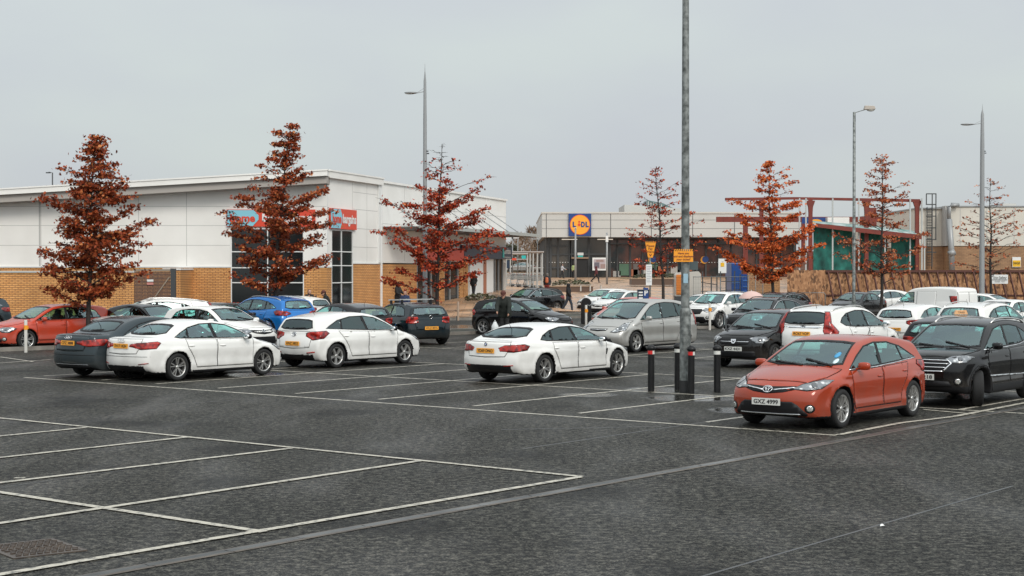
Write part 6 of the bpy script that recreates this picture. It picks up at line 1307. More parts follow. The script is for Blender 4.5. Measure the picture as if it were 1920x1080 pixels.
m = MB(); m.box(X(948), X(957), .02, .05, Z(503), Z(488)); m.build('dark_notice', NAVY, s); m = MB(); m.box(X(960), X(968), -.06, -.03, Z(488), Z(484)); m.build('red_notice', SRED, s); m = MB(); m.box(X(978), X(986), -.06, -.03, Z(485), Z(479)); m.build('teal_notice', TEAL, s)
# distant silver car seen through the shelter, and another
for p_, Y, pm_, lb in ((975, 230, PSILVER, 'silver car seen through the trolley shelter in the far distance'), (1000, 250, PWHITE, 'pale car far away to the right of the trolley shelter glass')):
    c_ = car(FSAL_T, 900, 600, 'RL', 175, pm_, lb); c_.location = at(p_, Y, HC-(509-HZ)*Y/F-.1)
# site clutter
Y = 99; k = Y/F; s = empty('site_toilet', at(1283, Y), 0, 'orange fronted site cabin with a rounded white hood behind the big lamp post', 'site cabin'); Z = lambda y: HC-(y-HZ)*k
m = MB(); pf = [(-.55, 1.0), (-.55, Z(515)), (-.40, Z(511)), (.9, Z(509)), (1.05, Z(514)), (1.05, 1.0)]; m.prism(pf[::-1], -1.0, .0, MR); m.build('hood', mat('off white plastic', (.5, .47, .42), .5), s); m = MB(); m.box(-.5, .25, -.06, .0, 1.1, Z(515)); [m.box(-.5, .25, -.09, -.06, 1.2+i*.16, 1.28+i*.16) for i in range(7)]; m.build('front', mat('orange plastic', (.62, .20, .03), .5), s); m = MB(); m.box(-.55, 1.05, -.02, 1, 0, 1.0); m.build('stand', DSTEEL, s)
def heras(x0, Y, w_, h_, lb, rz=0):
    s = empty('fence_panel', at(x0, Y), R(rz), lb, 'fence', 'temporary site fence panels'); m = MB(); m.tube([(0, 0, .1), (0, 0, h_), (w_, 0, h_), (w_, 0, .1), (0, 0, .1)], .028, 6); m.tube([(w_*.5, 0, .1), (w_*.5, 0, h_)], .02, 6); m.tube([(0, 0, h_*.5), (w_, 0, h_*.5)], .02, 6); m.build('frame', STEEL, s)
    m = MB(); [m.bar((x, 0, .1), (x, 0, h_), .007) for x in [i*w_/22 for i in range(1, 22)]]; [m.bar((0, 0, .1+i*h_/9), (w_, 0, .1+i*h_/9), .006) for i in range(1, 9)]; m.build('mesh', STEEL, s); m = MB(); m.box(-.12, .12, -.3, .3, 0, .12); m.box(w_-.12, w_+.12, -.3, .3, 0, .12); m.build('feet', KERB, s)
heras(1300, 98, 3.35, 2.2, 'temporary mesh fence panel left of the blue site truck'); heras(1403, 97.5, .9, 2.3, 'narrow temporary mesh fence panel in front of the blue site truck'); heras(1262, 99.5, 1.2, 2.0, 'temporary mesh fence panel beside the orange fronted site cabin')
Y = 104; k = Y/F; s = empty('site_truck', at(1396, Y), 0, 'royal blue site truck parked behind the mesh fence under the orange tree', 'truck'); Z = lambda y: HC-(y-HZ)*k; BT = mat('royal blue truck paint', (.006, .05, .21), .35)
m = MB(); m.box(-.85, -.2, 0, 3, .5, Z(493)); m.build('tail_tower', BT, s, bevel=.05); m = MB(); m.add([(-.2, 0, .9), (.72, 0, .9), (.72, 0, Z(523)), (.45, 0, Z(515)), (-.2, 0, Z(514)), (-.2, 3, .9), (.72, 3, .9), (.72, 3, Z(523)), (.45, 3, Z(515)), (-.2, 3, Z(514))], [(0, 1, 2, 3, 4), (9, 8, 7, 6, 5), (0, 5, 6, 1), (1, 6, 7, 2), (2, 7, 8, 3), (3, 8, 9, 4), (4, 9, 5, 0)]); m.build('body', BT, s); m = MB(); [m.box(-.1, .6, -.05, 0, z_, z_+.06) for z_ in (1.2, 1.5, 1.9)]; m.box(-.82, -.25, -.05, 0, 1.8, 1.86); m.build('ribs', mat('light blue edge', (.05, .16, .42), .4), s)
for y in (.6, 2.3): m = MB(); m.lathe([(.1, -.1), (.45, -.1), (.45, .2), (.1, .2)], 16, Matrix.Translation((.5, y, .45)) @ Matrix.Rotation(XR, 4, 'Y')); m.build('wheel', TYRE, s)
m = MB(); m.box(-.82, .70, .1, 2.9, .42, .62); m.build('chassis', DSTEEL, s)
for p_, Y, lb, c_ in ((1306, 100, 'stack of site materials under a pale sheet behind the mesh fence', .3), (1350, 101, 'dark steel frame stack behind the mesh fence', .1)):
    s = empty('site_rack', at(p_, Y), 0, lb, 'rack'); m = MB(); r_ = random.Random(p_); [m.box(x, x+.07, 0, .07, 0, 2.2+r_.random()*.7) for x in (0, .35, .9, 1.25)]; [m.bar((0, .03, z_), (1.25, .03, z_+r_.uniform(-.3, .3)), .05) for z_ in (.6, 1.3, 1.9)]; m.build('frame', DSTEEL, s); m = MB(); m.box(.1, 1.1, .1, .8, .1, .9); m.build('load', mat('site load %d' % p_, (c_, c_*.8, c_*.65), .7), s, bevel=.08)
s = signbox('site_notice', 'tall white site notice with a yellow pictogram beside the dark steel frame stack', 103, 1347, 1362, 485, 512, [(0, 1, 0, 1, SWHT), (.28, .72, .28, .55, MATS['safety yellow'])])
# ------------------------------------------------------------------ trees
BARK = mat('dark wet bark', (.030, .020, .015), .7, noise=(9, .5, (.012, .009, .007)))
def leafmat(name, stops):
    def b(t, p):
        a = t.nodes.new('ShaderNodeAttribute'); a.attribute_name = 'tone'; r = t.nodes.new('ShaderNodeValToRGB'); t.links.new(a.outputs['Fac'], r.inputs[0]); e = r.color_ramp.elements
        e[0].color = (*stops[0], 1); e[1].color = (*stops[-1], 1)
        for i, c in enumerate(stops[1:-1]): k_ = e.new((i+1)/(len(stops)-1)); k_.color = (*c, 1)
        t.links.new(r.outputs[0], p.inputs['Base Color'])
    return mat(name, stops[0], .62, 0, .16, build=b)
LM = [leafmat('dark russet leaves', [(.06, .012, .005), (.21, .036, .013), (.33, .068, .020), (.48, .18, .06)]),
      leafmat('crimson russet leaves', [(.09, .010, .005), (.29, .034, .014), (.44, .062, .022), (.52, .17, .06)]),
      leafmat('bright orange leaves', [(.20, .028, .009), (.47, .080, .018), (.60, .13, .03), (.68, .25, .08)]),
      leafmat('faded pinkish leaves', [(.14, .026, .010), (.34, .075, .028), (.44, .13, .05), (.44, .22, .12)])]
LEAF = [(0, -.5), (.12, -.30), (.42, -.34), (.22, -.10), (.48, .08), (.17, .16), (.22, .42), (0, .55), (-.22, .42), (-.17, .16), (-.48, .08), (-.22, -.10), (-.42, -.34), (-.12, -.30)]
def tree(name, p0, ptop, ytop, Y, rows, dens, lm, label, tr=.075, bare=0, lsz=.15, seed=1, z0=0.0):
    rnd = random.Random(seed); k = Y/F; root = empty(name, at(p0, Y, z0), rnd.random()*0, label, 'tree', 'autumn trees in the car park'); zt = HC-(ytop-HZ)*k-z0; dx = (ptop-p0)*k
    def tx(z): u = z/zt; return Vector((dx*u**1.5+.03*math.sin(z*1.7+seed), .03*math.sin(z*2.1+seed*2), z))
    m = MB(); n = 14; m.tube([tx(zt*i/n) for i in range(n+1)], [tr*(1.25 if i == 0 else 1)*(1-.93*(i/n)**1.15)+.004 for i in range(n+1)], 9); m.build('trunk', BARK, root)
    bm_ = MB(); lv = []; lf = []; tone = []
    def leaf(q, s_):
        a = Vector((rnd.gauss(0, 1), rnd.gauss(0, 1), rnd.gauss(0, .7))).normalized(); b = a.cross(Vector((rnd.gauss(0, 1), rnd.gauss(0, 1), rnd.gauss(0, 1)))).normalized(); c = a.cross(b); n0 = len(lv); cv = rnd.uniform(.1, .5)
        for (x, y) in LEAF: lv.append(tuple(q+(a*y+b*x)*s_+c*s_*cv*(x*x*1.6-.1)))
        n_ = len(LEAF); lf.append(tuple(range(n0, n0+n_))); tone.append(min(1, max(0, rnd.gauss(.45, .27))))
    def clump(q, d_, nl, r_):
        for _ in range(nl): leaf(q+Vector((rnd.gauss(0, r_), rnd.gauss(0, r_), rnd.gauss(.0, r_*.42))), lsz*rnd.uniform(.6, 1.1))
    def limb(z, az, rad, zt_, lv_amt):
        z_s = max(.9, min(z-rad*rnd.uniform(.22, .6), zt-.1)); A = tx(z_s); C_ = Vector((tx(z).x, 0, 0)); B = Vector((C_.x*.0+math.cos(az)*rad+C_.x, math.sin(az)*rad, z)); mid = A.lerp(B, .5)+Vector((0, 0, -.02+rad*.06)); pts = []
        for i in range(7): u = i/6; pts.append((A*(1-u)**2+mid*2*u*(1-u)+B*u*u)+Vector((rnd.gauss(0, .02), rnd.gauss(0, .02), rnd.gauss(0, .025)))*(1 if 0 < i < 6 else 0))
        r0 = max(.010, tr*.30*(1-z_s/zt)+.010); bm_.tube(pts, [r0*(1-.82*i/6) for i in range(7)], 5, cap=False)
        u0 = .22 if rad > .6 else .1
        for i in range(int(4+rad*5)):
            u = rnd.uniform(u0, 1); j = min(5, int(u*6)); q = pts[j].lerp(pts[j+1], u*6-j) if j < 6 else pts[6]
            a2 = az+rnd.choice((-1, 1))*rnd.uniform(.4, 1.3); l = rnd.uniform(.15, .42)*(.6+.5*rad/1.5); e = q+Vector((math.cos(a2)*l, math.sin(a2)*l, rnd.uniform(-.10, .16)*l*1.8)); bm_.tube([q, q.lerp(e, .5)+Vector((0, 0, .02)), e], [r0*.42, r0*.3, .004], 4, cap=False)
            if rnd.random() < lv_amt: clump(q.lerp(e, .45), 0, int(3+lv_amt*6), .10); clump(e, 0, int(4+lv_amt*9), .12)
        if lv_amt > .05: clump(B, 0, int(5+lv_amt*16), .13); clump(pts[5], 0, int(lv_amt*12), .13)
        if lv_amt > .5:
            for _ in range(int(rad*6*lv_amt)): u = rnd.uniform(.12, .95); j = min(5, int(u*6)); clump(pts[j], 0, 4, .15)
    R_ = []
    for (y, xl, xr) in rows:
        z = HC-(y-HZ)*k-z0; cx = p0*k+tx(z).x-p0*k+p0*k; c = p0+tx(z).x/k; rl, rr_ = max(.12, (c-xl)*k), max(.12, (xr-c)*k); up = max(0, 1-(y-rows[0][0])/(rows[-1][0]-rows[0][0])/.38) if bare else 0
        amt = dens*(1-.92*min(1, up*bare))*(.65 if y < rows[0][0]+(rows[-1][0]-rows[0][0])*.25 else 1); limb(z+rnd.uniform(-.08, .08), math.pi+rnd.uniform(-.3, .3), (rl-.05)*rnd.uniform(.85, 1.05), 0, amt*rnd.choice((.7, 1, 1))); limb(z+rnd.uniform(-.12, .12), rnd.uniform(-.3, .3), (rr_-.05)*rnd.uniform(.85, 1.05), 0, amt*rnd.choice((.7, 1, 1)))
        ra = min(rl, rr_)*.5+max(rl, rr_)*.35
        for a in ((50, 90, 130, 235, 300) if dens > .9 else (60, 120, 270)): limb(z+rnd.uniform(-.22, .22), R(a+rnd.uniform(-30, 30)), ra*rnd.uniform(.3, .95), 0, amt*rnd.choice((.25, .8, 1)))
    limb(zt-.02, 0, .04, 0, dens*(1-bare))
    bm_.build('branches', BARK, root)
    me = bpy.data.meshes.new('crown'); me.from_pydata(lv, [], lf); me.materials.append(LM[lm]); at_ = me.attributes.new('tone', 'FLOAT', 'FACE'); at_.data.foreach_set('value', tone); me.update(); meshobj('crown', me, root)
tree('oak_tree', 166, 177, 257, 53, [(272,165,190),(286,163,200),(300,147,222),(320,107,220),(336,128,226),(353,135,230),(367,82,245),(390,103,257),(407,128,285),(427,100,240),(440,118,268),(453,95,293),(473,83,260),(493,100,247),(517,93,262),(537,80,217)], 1.0, 0, 'dense dark russet tree in front of the orange block wall, leftmost in the photo', seed=3, tr=.085, lsz=.125)
tree('oak_tree', 512, 545, 236, 63, [(250,520,555),(268,517,558),(283,512,560),(297,510,560),(314,484,568),(333,486,575),(350,460,609),(366,442,604),(384,443,580),(398,421,632),(422,428,622),(436,414,599),(460,445,590),(477,452,620),(490,445,609),(514,436,551),(526,455,534)], .86, 0, 'dense russet tree standing in front of the red and blue shop sign', seed=5, tr=.085, lsz=.135)
tree('oak_tree', 820, 828, 270, 67, [(284,801,836),(304,791,858),(319,804,866),(334,800,914),(349,778,911),(371,718,887),(384,751,846),(396,760,926),(410,790,912),(426,721,935),(438,721,938),(453,766,917),(467,748,929),(488,784,914),(506,742,899),(527,727,828)], .82, 1, 'crimson tree with a bare twiggy top beside the needle lamp post', bare=1.0, seed=8, tr=.085, lsz=.13)
tree('oak_tree', 1244, 1229, 316, 88, [(328,1222,1238),(340,1196,1274),(353,1204,1264),(367,1194,1271),(383,1191,1277),(398,1217,1300),(414,1216,1331),(427,1168,1272),(441,1170,1321),(456,1176,1328),(470,1205,1300),(487,1194,1285),(502,1200,1268)], .26, 1, 'thin sparse red tree just left of the tall foreground lamp post', bare=.5, seed=11, tr=.09, lsz=.14)
tree('oak_tree', 1450, 1439, 304, 90, [(313,1436,1481),(328,1424,1474),(341,1421,1492),(357,1422,1484),(375,1373,1500),(388,1401,1495),(404,1380,1507),(419,1387,1523),(433,1365,1515),(445,1352,1528),(456,1357,1538),(467,1349,1523),(482,1362,1518),(497,1383,1502),(510,1393,1484),(520,1420,1462)], .74, 2, 'dense bright orange tree in front of the short brick wall', seed=13, tr=.10, lsz=.16)
tree('oak_tree', 1653, 1655, 293, 80, [(302,1638,1676),(316,1640,1670),(327,1625,1668),(342,1622,1705),(363,1625,1702),(381,1622,1690),(398,1628,1693),(414,1610,1705),(440,1566,1735),(458,1572,1726),(472,1572,1723),(493,1600,1710),(506,1620,1705)], .42, 3, 'half bare pinkish tree in front of the green netting and red steel frame', seed=17, tr=.085, lsz=.14)
tree('oak_tree', 1858, 1856, 338, 90, [(349,1834,1877),(369,1830,1891),(381,1801,1883),(394,1819,1918),(408,1799,1895),(418,1799,1906),(427,1791,1914),(439,1793,1920),(451,1791,1918),(462,1817,1904),(476,1815,1900),(491,1789,1875),(501,1821,1895)], .17, 3, 'almost bare tree before the pale building at the right edge', seed=19, tr=.085, lsz=.14)
# far trees between the buildings
HAZY = [mat('distant brown twigs', (.24, .15, .10), .9, noise=(.6, .5, (.15, .11, .07))), mat('distant olive leaves', (.11, .11, .06), .9, noise=(.6, .5, (.04, .045, .03)))]
for i, (p_, y, Y, r_, mt, lb) in enumerate(((1000, 428, 260, 4.6, 0, 'distant bare brown tree just left of the supermarket'), (975, 440, 290, 5.5, 0, 'distant brown tree behind the canopy tip'), (958, 462, 240, 4.0, 1, 'distant dark green tree behind the canopy rods'), (1010, 452, 235, 3.4, 0, 'distant reddish brown bush against the supermarket corner'), (930, 470, 300, 4.0, 1, 'distant green tree mostly hidden by the white shops'))):
    rnd = random.Random(i+40); s = empty('distant_tree', at(p_, Y, 1.5), 0, lb, 'tree', 'distant trees between the buildings'); h_ = HC-(y-HZ)*Y/F-1.5; m = MB(); m.tube([(0, 0, 0), (0, 0, h_*.8)], [.3, .08], 6); m.build('trunk', BARK, s); m = MB()
    for _ in range(2600):
        a, e_ = rnd.uniform(0, 6.28), rnd.random(); z_ = h_*(.12+.88*e_); rr_ = r_*math.sin(min(1, .25+e_*.9)*3.0)**.7*rnd.random()**.5; q = Vector((math.cos(a)*rr_, math.sin(a)*rr_, z_)); d_ = Vector((rnd.gauss(0, 1), rnd.gauss(0, 1), abs(rnd.gauss(.6, 1)))).normalized()*rnd.uniform(.3, .9); w_ = Vector((rnd.gauss(0, 1), rnd.gauss(0, 1), 0)).normalized()*rnd.uniform(.03, .12); m.add([q-w_, q+w_, q+d_], [(0, 1, 2)])
    m.build('crown', HAZY[mt], s)
for p_, y0, lb in ((961, 447, 'distant lamp pole left of three behind the trolley shelter'), (971, 447, 'distant lamp pole with white lantern behind the trolley shelter'), (1008, 449, 'distant lamp pole against the brown trees')):
    s = empty('distant_lamp_post', at(p_, 200, 1.5), 0, lb, 'lamp post'); h_ = HC-(y0-HZ)*200/F-1.5; m = MB(); m.tube([(0, 0, 0), (0, 0, h_)], .08, 6); m.build('pole', GSTEEL, s); m = MB(); m.box(-.8, .1, -.1, .1, h_, h_+.12); m.build('lamp_head', SWHT, s)
# ------------------------------------------------------------------ people
def seg(P_, a, b, ra, rb, sy=1.0):
    a = np.array(a, float); b = np.array(b, float); p = P_-a; ab = b-a; t = np.clip(p@ab/(ab@ab+1e-9), 0, 1); d = p-t[:, None]*ab
    return np.linalg.norm(d, axis=1)-(ra+(rb-ra)*t)
def union(P_, segs, k):
    d = None
    for s_ in segs: v = seg(P_, *s_); d = v if d is None else smin(d, v, k)
    return d
def blob(name, segs, mt, parent, h=.02, k=.03, box=None):
    a = np.array([s_[i] for s_ in segs for i in (0, 1)]); r_ = max(max(s_[2], s_[3]) for s_ in segs)+.06; f = lambda p: union(p, segs, k)
    V, Fc = surf_nets(f, a.min(0)-r_, a.max(0)+r_, h, 1); me = bpy.data.meshes.new(name); me.from_pydata(V.tolist(), [], Fc.tolist()); me.materials.append(mt); me.polygons.foreach_set('use_smooth', [True]*len(me.polygons)); me.update()
    return meshobj(name, me, parent)
SKIN = mat('skin', (.42, .23, .16), .5); 
def cloth(n, c): return mat('cloth '+n, c, .85, noise=(14, .5, tuple(x*.7 for x in c)))
def person(loc, head, label, H_=1.72, coat=(.015, .015, .016), legs=(.02, .022, .03), hair=(.02, .015, .012), lean=0, stride=0, arms=((.1, -.4), (.1, -.4)), hood=False, hat=None, seated=False, extra=None, hd=0, hairlong=False, coatlen=.0, bulk=1.0):
    """arms: per side (forward angle of upper arm, forward angle of forearm) in radians from hanging"""
    root = empty('person', loc, R(head), label, 'person'); s = H_/1.75; L_ = lean
    def up(z, x=0, y=0):   # trunk point, leaning forward about the hips
        zz = z-.92; return (x+math.sin(L_)*zz+(.0 if not seated else 0), y, .92+math.cos(L_)*zz-(.42 if seated else 0)+math.sin(L_)*0-x*math.sin(L_)*.0)
    hp = [np.array((0, y, .90-(.42 if seated else 0))) for y in (.09, -.09)]; legsj = []
    for i, y in enumerate((.09, -.09)):
        a = stride*(1 if i == 0 else -1)
        if seated: kn = hp[i]+(.44, 0, .02); an = kn+(.06, 0, -.42)
        else:
            kn = hp[i]+(math.sin(a)*.43, 0, -math.cos(a)*.43); b = a-.55*abs(stride) if a < 0 else a*.3; an = kn+(math.sin(b)*.42, 0, -math.cos(b)*.42)
        legsj.append((hp[i], kn, an))
    lowest = min(j[2][2] for j in legsj)-.075; dz = -lowest if not seated else 0
    sh = [np.array(up(1.42, 0, y)) for y in (.17, -.17)]; aj = []
    for i in (0, 1):
        a, b = arms[i]; y = (.06 if i == 0 else -.06); el = sh[i]+(math.sin(a)*.28, y, -math.cos(a)*.28); wr = el+(math.sin(b)*.25, -y*.4, -math.cos(b)*.25); dr = (wr-el)/np.linalg.norm(wr-el); aj.append((sh[i], el, wr, dr))
    neck = np.array(up(1.47)); hc = np.array(up(1.61, .02)); hc = hc+(math.sin(hd)*.06, 0, -abs(math.sin(hd))*.03)
    T = lambda seq: [(np.array(a)*s+(0, 0, dz*s), np.array(b)*s+(0, 0, dz*s), ra*s, rb*s) for a, b, ra, rb in seq]
    fwd = np.array((math.cos(hd), 0, -math.sin(hd)))
    body = [(hp[0], hp[1], .11, .11), (hp[0]*.5+hp[1]*.5, up(1.2), .115, .12), (up(1.22, 0, .06), up(1.22, 0, -.06), .115, .115), (up(1.36, 0, .09), up(1.36, 0, -.09), .10, .10), (up(1.40), neck, .07, .055), (neck, hc-(0, 0, .06), .052, .056), (hc+(0, 0, .035), hc+fwd*.018-(0, 0, .045), .092, .070), (hc+fwd*.085-(0, 0, .015), hc+fwd*.100-(0, 0, .035), .012, .018), (hc+fwd*.07-(0, 0, .085), hc+fwd*.075-(0, 0, .09), .025, .022), (hc+(0, .088, 0), hc+(0, .092, -.03), .014, .012), (hc-(0, .088, 0), hc-(0, .092, .03), .014, .012), (hc+fwd*.082+(0, .034, .012), hc+fwd*.084-(0, .034, -.012), .010, .010)]
    for h_, k_, a_ in legsj: body += [(h_, k_, .082, .052), (k_, a_, .052, .036), (a_-(.03, 0, .02), a_+(.15, 0, -.045), .034, .026)]
    for i, (a, e, w_, d_) in enumerate(aj):
        pm = w_+d_*.075; body += [(a, e, .050, .038), (e, w_, .038, .026), (w_, pm, .026, .034)]; sd_ = np.cross(d_, (0, 1, 0)); 
        for j, fl in enumerate((.066, .075, .070, .055)):
            o = sd_*(.026-.0175*j); m1 = pm+o+d_*fl*.55; body += [(pm+o*.9, m1, .0105, .0095), (m1, m1+d_*fl*.42+np.array((0, (-.02 if i == 0 else .02), 0)), .0095, .008)]
        body.append((w_+d_*.02+sd_*.02, w_+d_*.07+sd_*.052, .013, .010))
    b = blob('body', T(body), SKIN, root, .0175, .018)
    c = [(up(1.0, 0, .07), up(1.0, 0, -.07), .145, .145), (up(1.0), up(1.3), .15, .15), (up(1.25, 0, .08), up(1.25, 0, -.08), .135, .135), (up(1.38, 0, .11), up(1.38, 0, -.11), .105, .105), (up(1.42), up(1.49), .085, .075)]
    if coatlen: c += [(up(1.0, 0, .06), up(1.0-coatlen, 0, .08), .145, .15), (up(1.0, 0, -.06), up(1.0-coatlen, 0, -.08), .145, .15)]
    for a, e, w_, d_ in aj: c += [(a, e, .078, .062), (e, w_, .062, .048)]
    c = [(a_, b2_, ra*bulk, rb*bulk) for a_, b2_, ra, rb in c]; cc = cloth('%.3f %.3f %.3f' % coat, coat); blob('coat', T(c), cc, root, .024, .03)
    if hood: blob('hood', T([(hc+(-.02, 0, .03), hc-(.03, 0, .10), .118, .11), (hc-(.03, 0, .08), up(1.45, -.03), .10, .11)]), cc, root, .022, .03)
    tr = []
    for h_, k_, a_ in legsj: tr += [(h_, k_, .105, .075), (k_, a_+(0, 0, .02), .075, .058)]
    tr.append((hp[0], hp[1], .125, .125)); blob('trousers', T(tr), cloth('%.3f %.3f %.3f t' % legs, legs), root, .022, .03)
    for h_, k_, a_ in legsj: blob('shoe', T([(a_-(.04, 0, .035), a_+(.16, 0, -.045), .046, .036)]), cloth('shoe', (.02, .02, .02)), root, .018, .02)
    if not hood: blob('hair', T([(hc+(-.025, 0, .045), hc-(.035, 0, .02 if not hairlong else .16), .096, .085)]), cloth('hair %.2f' % hair[0], hair), root, .02, .02)
    if hat: blob('cap', T([(hc+(-.01, 0, .07), hc+(.02, 0, .075), .105, .10), (hc+fwd*.09+(0, .03, .05), hc+fwd*.13+(0, -.03, .035), .03, .03)]), cloth('cap', hat), root, .02, .03)
    if extra: extra(root, T, up, aj, dz, s)
    return root
def item(name, mb, mt, loc, label, cat, rz=0): o = mb.build(name, mt); o.location = loc; o.rotation_euler = (0, 0, R(rz)); return tag(o, label, cat)
toCam = lambda p_: -90-math.degrees(math.atan((p_-960)/F))
g = at(946, 62.5); person(g, 262, 'man in a dark coat and brown flat cap leaning forward between parked cars', 1.84, (.016, .020, .016), (.02, .02, .02), lean=.42, arms=((.35, .3), (.5, .7)), hat=(.11, .035, .025), hd=.6, coatlen=.2, bulk=1.28)
m = MB(); n = 10
vs = [(.05*math.cos(i/n*6.283)*(1+.0*i), .04*math.sin(i/n*6.283), .38) for i in range(n)]+[(.14*math.cos(i/n*6.283)+.01*math.sin(i*3), .10*math.sin(i/n*6.283), .2) for i in range(n)]+[(.15*math.cos(i/n*6.283), .11*math.sin(i/n*6.283)+.01*math.sin(i*2), .04) for i in range(n)]+[(.08*math.cos(i/n*6.283), .06*math.sin(i/n*6.283), .0) for i in range(n)]
m.add(vs, [(j*n+i, j*n+(i+1) % n, (j+1)*n+(i+1) % n, (j+1)*n+i)[::-1] for j in range(3) for i in range(n)]+[tuple(range(3*n, 4*n))], 0, True); m.tube([(0, 0, .38), (0, 0, .44)], .02, 6)
item('carrier_bag', m, mat('white plastic bag', (.62, .64, .64), .4), (at(928, 62).x, 62.1, .22), 'white carrier bag held low by the man in the flat cap', 'bag')
person(at(1066, 95, .12), -20, 'hooded person in black jacket and dark jeans walking right across the plaza edge', 1.72, (.010, .010, .011), (.03, .042, .06), stride=.38, hood=True, arms=((-.3, .1), (.3, .6)))
g = at(1026, 106, 0); g.z = pz(g.x, g.y)-.05
def pack(root, T, up, aj, dz, s):
    q = T([(up(1.15, -.20), up(1.35, -.20), .12, .11)]); blob('backpack', q, mat('orange rucksack', (.45, .12, .05), .7), root, .025, .03)
person(g, 80, 'person in dark coat with an orange rucksack and red trousers walking away', 1.66, (.02, .02, .025), (.22, .03, .025), hair=(.15, .14, .13), stride=.2, extra=pack)
g = at(1118, 160, 0); g.z = pz(g.x, g.y); person(g, -10, 'person in a maroon hooded coat and black trousers striding right in front of the supermarket', 1.72, (.10, .018, .022), (.012, .012, .014), stride=.5, hood=True)
g = at(1054, 180, 0); g.z = pz(g.x, g.y); person(g, 10, 'person in white top and black trousers outside the supermarket window', 1.62, (.5, .5, .52), (.02, .02, .022), stride=.3, arms=((.2, .5), (.6, 1.2)))
g = at(1076, 181, 0); g.z = pz(g.x, g.y); person(g, 90, 'person in pale yellow green jacket at the supermarket entrance', 1.65, (.32, .38, .16), (.02, .02, .022))
g = at(888, 97.5, 0); g.x -= .0; g.z = .95; person(g, 60, 'slim person in black beside the white panel of the small shops', 1.55, (.012, .012, .013), (.03, .03, .035), stride=.15, hood=True, coatlen=.12)
person(at(746, 84, .25), -30, 'standing person in a long black hooded coat near the brick end of the white shop', 1.70, (.010, .010, .012), (.012, .012, .014), arms=((.5, 1.3), (.4, 1.2)), hood=True, coatlen=.45)
wc = at(759.5, 83, .2); person(wc+Vector((0, 0, .06)), -100, 'seated man in a navy and blue jacket in the wheelchair', 1.70, (.02, .035, .09), (.02, .02, .025), hair=(.16, .08, .04), seated=True, arms=((.3, 1.2), (.3, 1.2)))
s = empty('wheelchair', wc, R(-100), 'black wheelchair under the seated man behind the dark teal hatchback', 'wheelchair')
for y in (-.3, .3): m = MB(); m.tube([(.30*math.cos(t), y, .30+.30*math.sin(t)) for t in [i/18*6.2832 for i in range(19)]], .016, 6); [m.bar((0, y, .3), (.3*math.cos(t), y, .3+.3*math.sin(t)), .006) for t in [i/8*6.2832 for i in range(8)]]; m.build('wheel', TRIM, s)
m = MB(); m.box(-.15, .40, -.24, .24, .36, .42); m.build('seat', SEAT, s); m = MB(); m.box(-.22, -.17, -.24, .24, .42, .95); m.build('backrest', SEAT, s)
person(at(580, 76.5), -60, 'person in black with hands raised to the face beside the orange block pier', 1.66, (.012, .012, .013), (.02, .02, .02), hair=(.06, .03, .02), arms=((.7, 2.4), (.6, 2.3)), hairlong=True)
person(at(617, 76.0), 200, 'stooping person in a dark coat with a white woolly hat at the shop corner window', 1.66, (.014, .018, .018), (.02, .02, .02), lean=.35, hat=(.55, .53, .48), arms=((.3, .9), (.3, .9)), hd=.3)
ux, uY = 1409, 63.5
person(at(1411, uY), 200, 'person in a pale pink patterned top holding the pink umbrella by the open car door', 1.5, (.50, .40, .36), (.03, .03, .035), hair=(.10, .05, .03), lean=.35, arms=((.5, 2.6), (.3, 1.0)), hairlong=True)
o = at(ux, uY, 0); k = uY/F; zt = HC-(545.5-HZ)*k; m = MB(); n = 8; prof = [(.02, zt), (.18, zt-.03), (.34, zt-.10), (.46, zt-.20), (.52, zt-.30)]; vs = []
for r_, z_ in prof:
    for i in range(24): a = i/24*6.2832; rr_ = r_*(1-.06*abs(math.sin(a*4))); vs.append((rr_*math.cos(a), rr_*math.sin(a), z_-.0))
s = empty('umbrella', (o.x, uY, 0), 0, 'pale pink umbrella tilted over the person beside the black estate car', 'umbrella'); m.add(vs, [(j*24+i, j*24+(i+1) % 24, (j+1)*24+(i+1) % 24, (j+1)*24+i)[::-1] for j in range(4) for i in range(24)], 0, True); o2 = m.build('canopy', mat('pale pink fabric', (.56, .38, .34), .6), s); m = MB(); m.tube([(0, 0, zt-.72), (0, 0, zt+.04)], .008, 6); m.build('shaft', CHROME, s)
person(at(1387, 62.5), 300, 'person in a navy coat bending into the open door of the black estate car', 1.66, (.012, .016, .035), (.02, .02, .025), lean=1.0, arms=((1.0, 1.2), (1.0, 1.2)), hood=True)
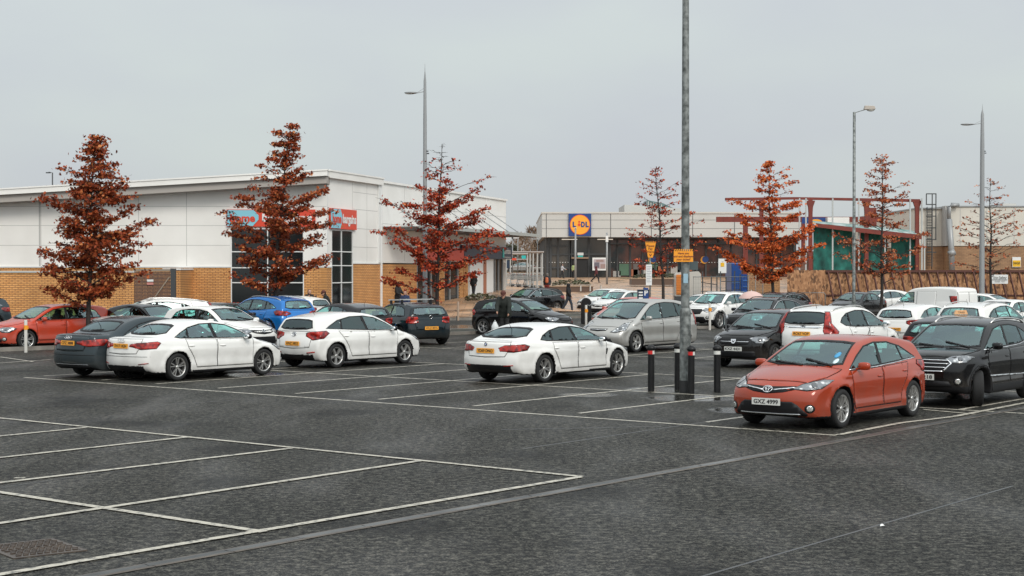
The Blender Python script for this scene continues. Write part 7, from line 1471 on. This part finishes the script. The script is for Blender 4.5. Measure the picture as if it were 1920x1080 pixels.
# open front door of the black estate car
dc = [o for o in bpy.data.objects if o.get('label', '').startswith('black estate car')][0]; Td = DAC_T
door = bpy.data.objects.new('open_door', None); COL.objects.link(door); door.parent = dc; door.location = (1.0, -.84, 0); door.rotation_euler = (0, 0, R(33))
m = MB(); MX = Matrix.Rotation(XR, 4, 'X'); m.prism([(0, .30), (-1.05, .30), (-1.08, .98), (0, .96)], -.03, .05, MX); m.build('door_panel', PBLACK, door, bevel=.02)
m = MB(); fr_o = [(0, .97), (-1.08, .985), (-1.12, 1.36), (-.72, 1.38), (-.34, 1.20)]; 
for i in range(5): m.bar((fr_o[i][0], 0, fr_o[i][1]), (fr_o[(i+1) % 5][0], 0, fr_o[(i+1) % 5][1]), .05)
m.build('window_frame', PBLACK, door); m = MB(); m.prism(fr_o[::-1], .0, .006, MX); m.build('side_window', GLASS, door)
s = empty('taxi_sign', (at(1809, 40).x, 40, HC-(588.5-HZ)*40/F), 0, 'lit orange and white roof sign of a taxi hidden behind the black compact SUV', 'taxi sign'); m = MB(); m.add([(-.17, 0, 0), (.17, 0, 0), (.13, 0, .105), (-.13, 0, .105), (-.17, .1, 0), (.17, .1, 0), (.13, .1, .105), (-.13, .1, .105)], [(0, 1, 2, 3), (5, 4, 7, 6), (0, 4, 5, 1), (3, 2, 6, 7), (0, 3, 7, 4), (1, 5, 6, 2)]); m.build('light_box', mat('orange light box', (.75, .42, .2), .4), s); text('lettering', 'TAXI', .06, INK, (0, -.004, .05), (XR, 0, 0), s, width=.16)
tx_ = car(FAR_T, 1800, 700, 'RR', b_, PBLACK, 'black taxi almost hidden behind the black compact SUV', rr=None); tx_.location = (at(1809, 40).x+.1, 40.5, 0); s.location.z = 1.485; s.location.y = 40.3

for i, (a, b, sz1, lb) in enumerate(((1655, 988, .025, 'small white scrap of litter on the bare asphalt at lower right'),)):
    m = MB(); m.add([(-sz1, -sz1*.6, .006), (sz1, -sz1*.4, .012), (sz1*.8, sz1*.7, .006), (-sz1*.6, sz1*.5, .02), (0, 0, .03)], [(0, 1, 4), (1, 2, 4), (2, 3, 4), (3, 0, 4), (0, 3, 2, 1)]); item('litter_scrap', m, SWHT, G(a, b), lb, 'litter')
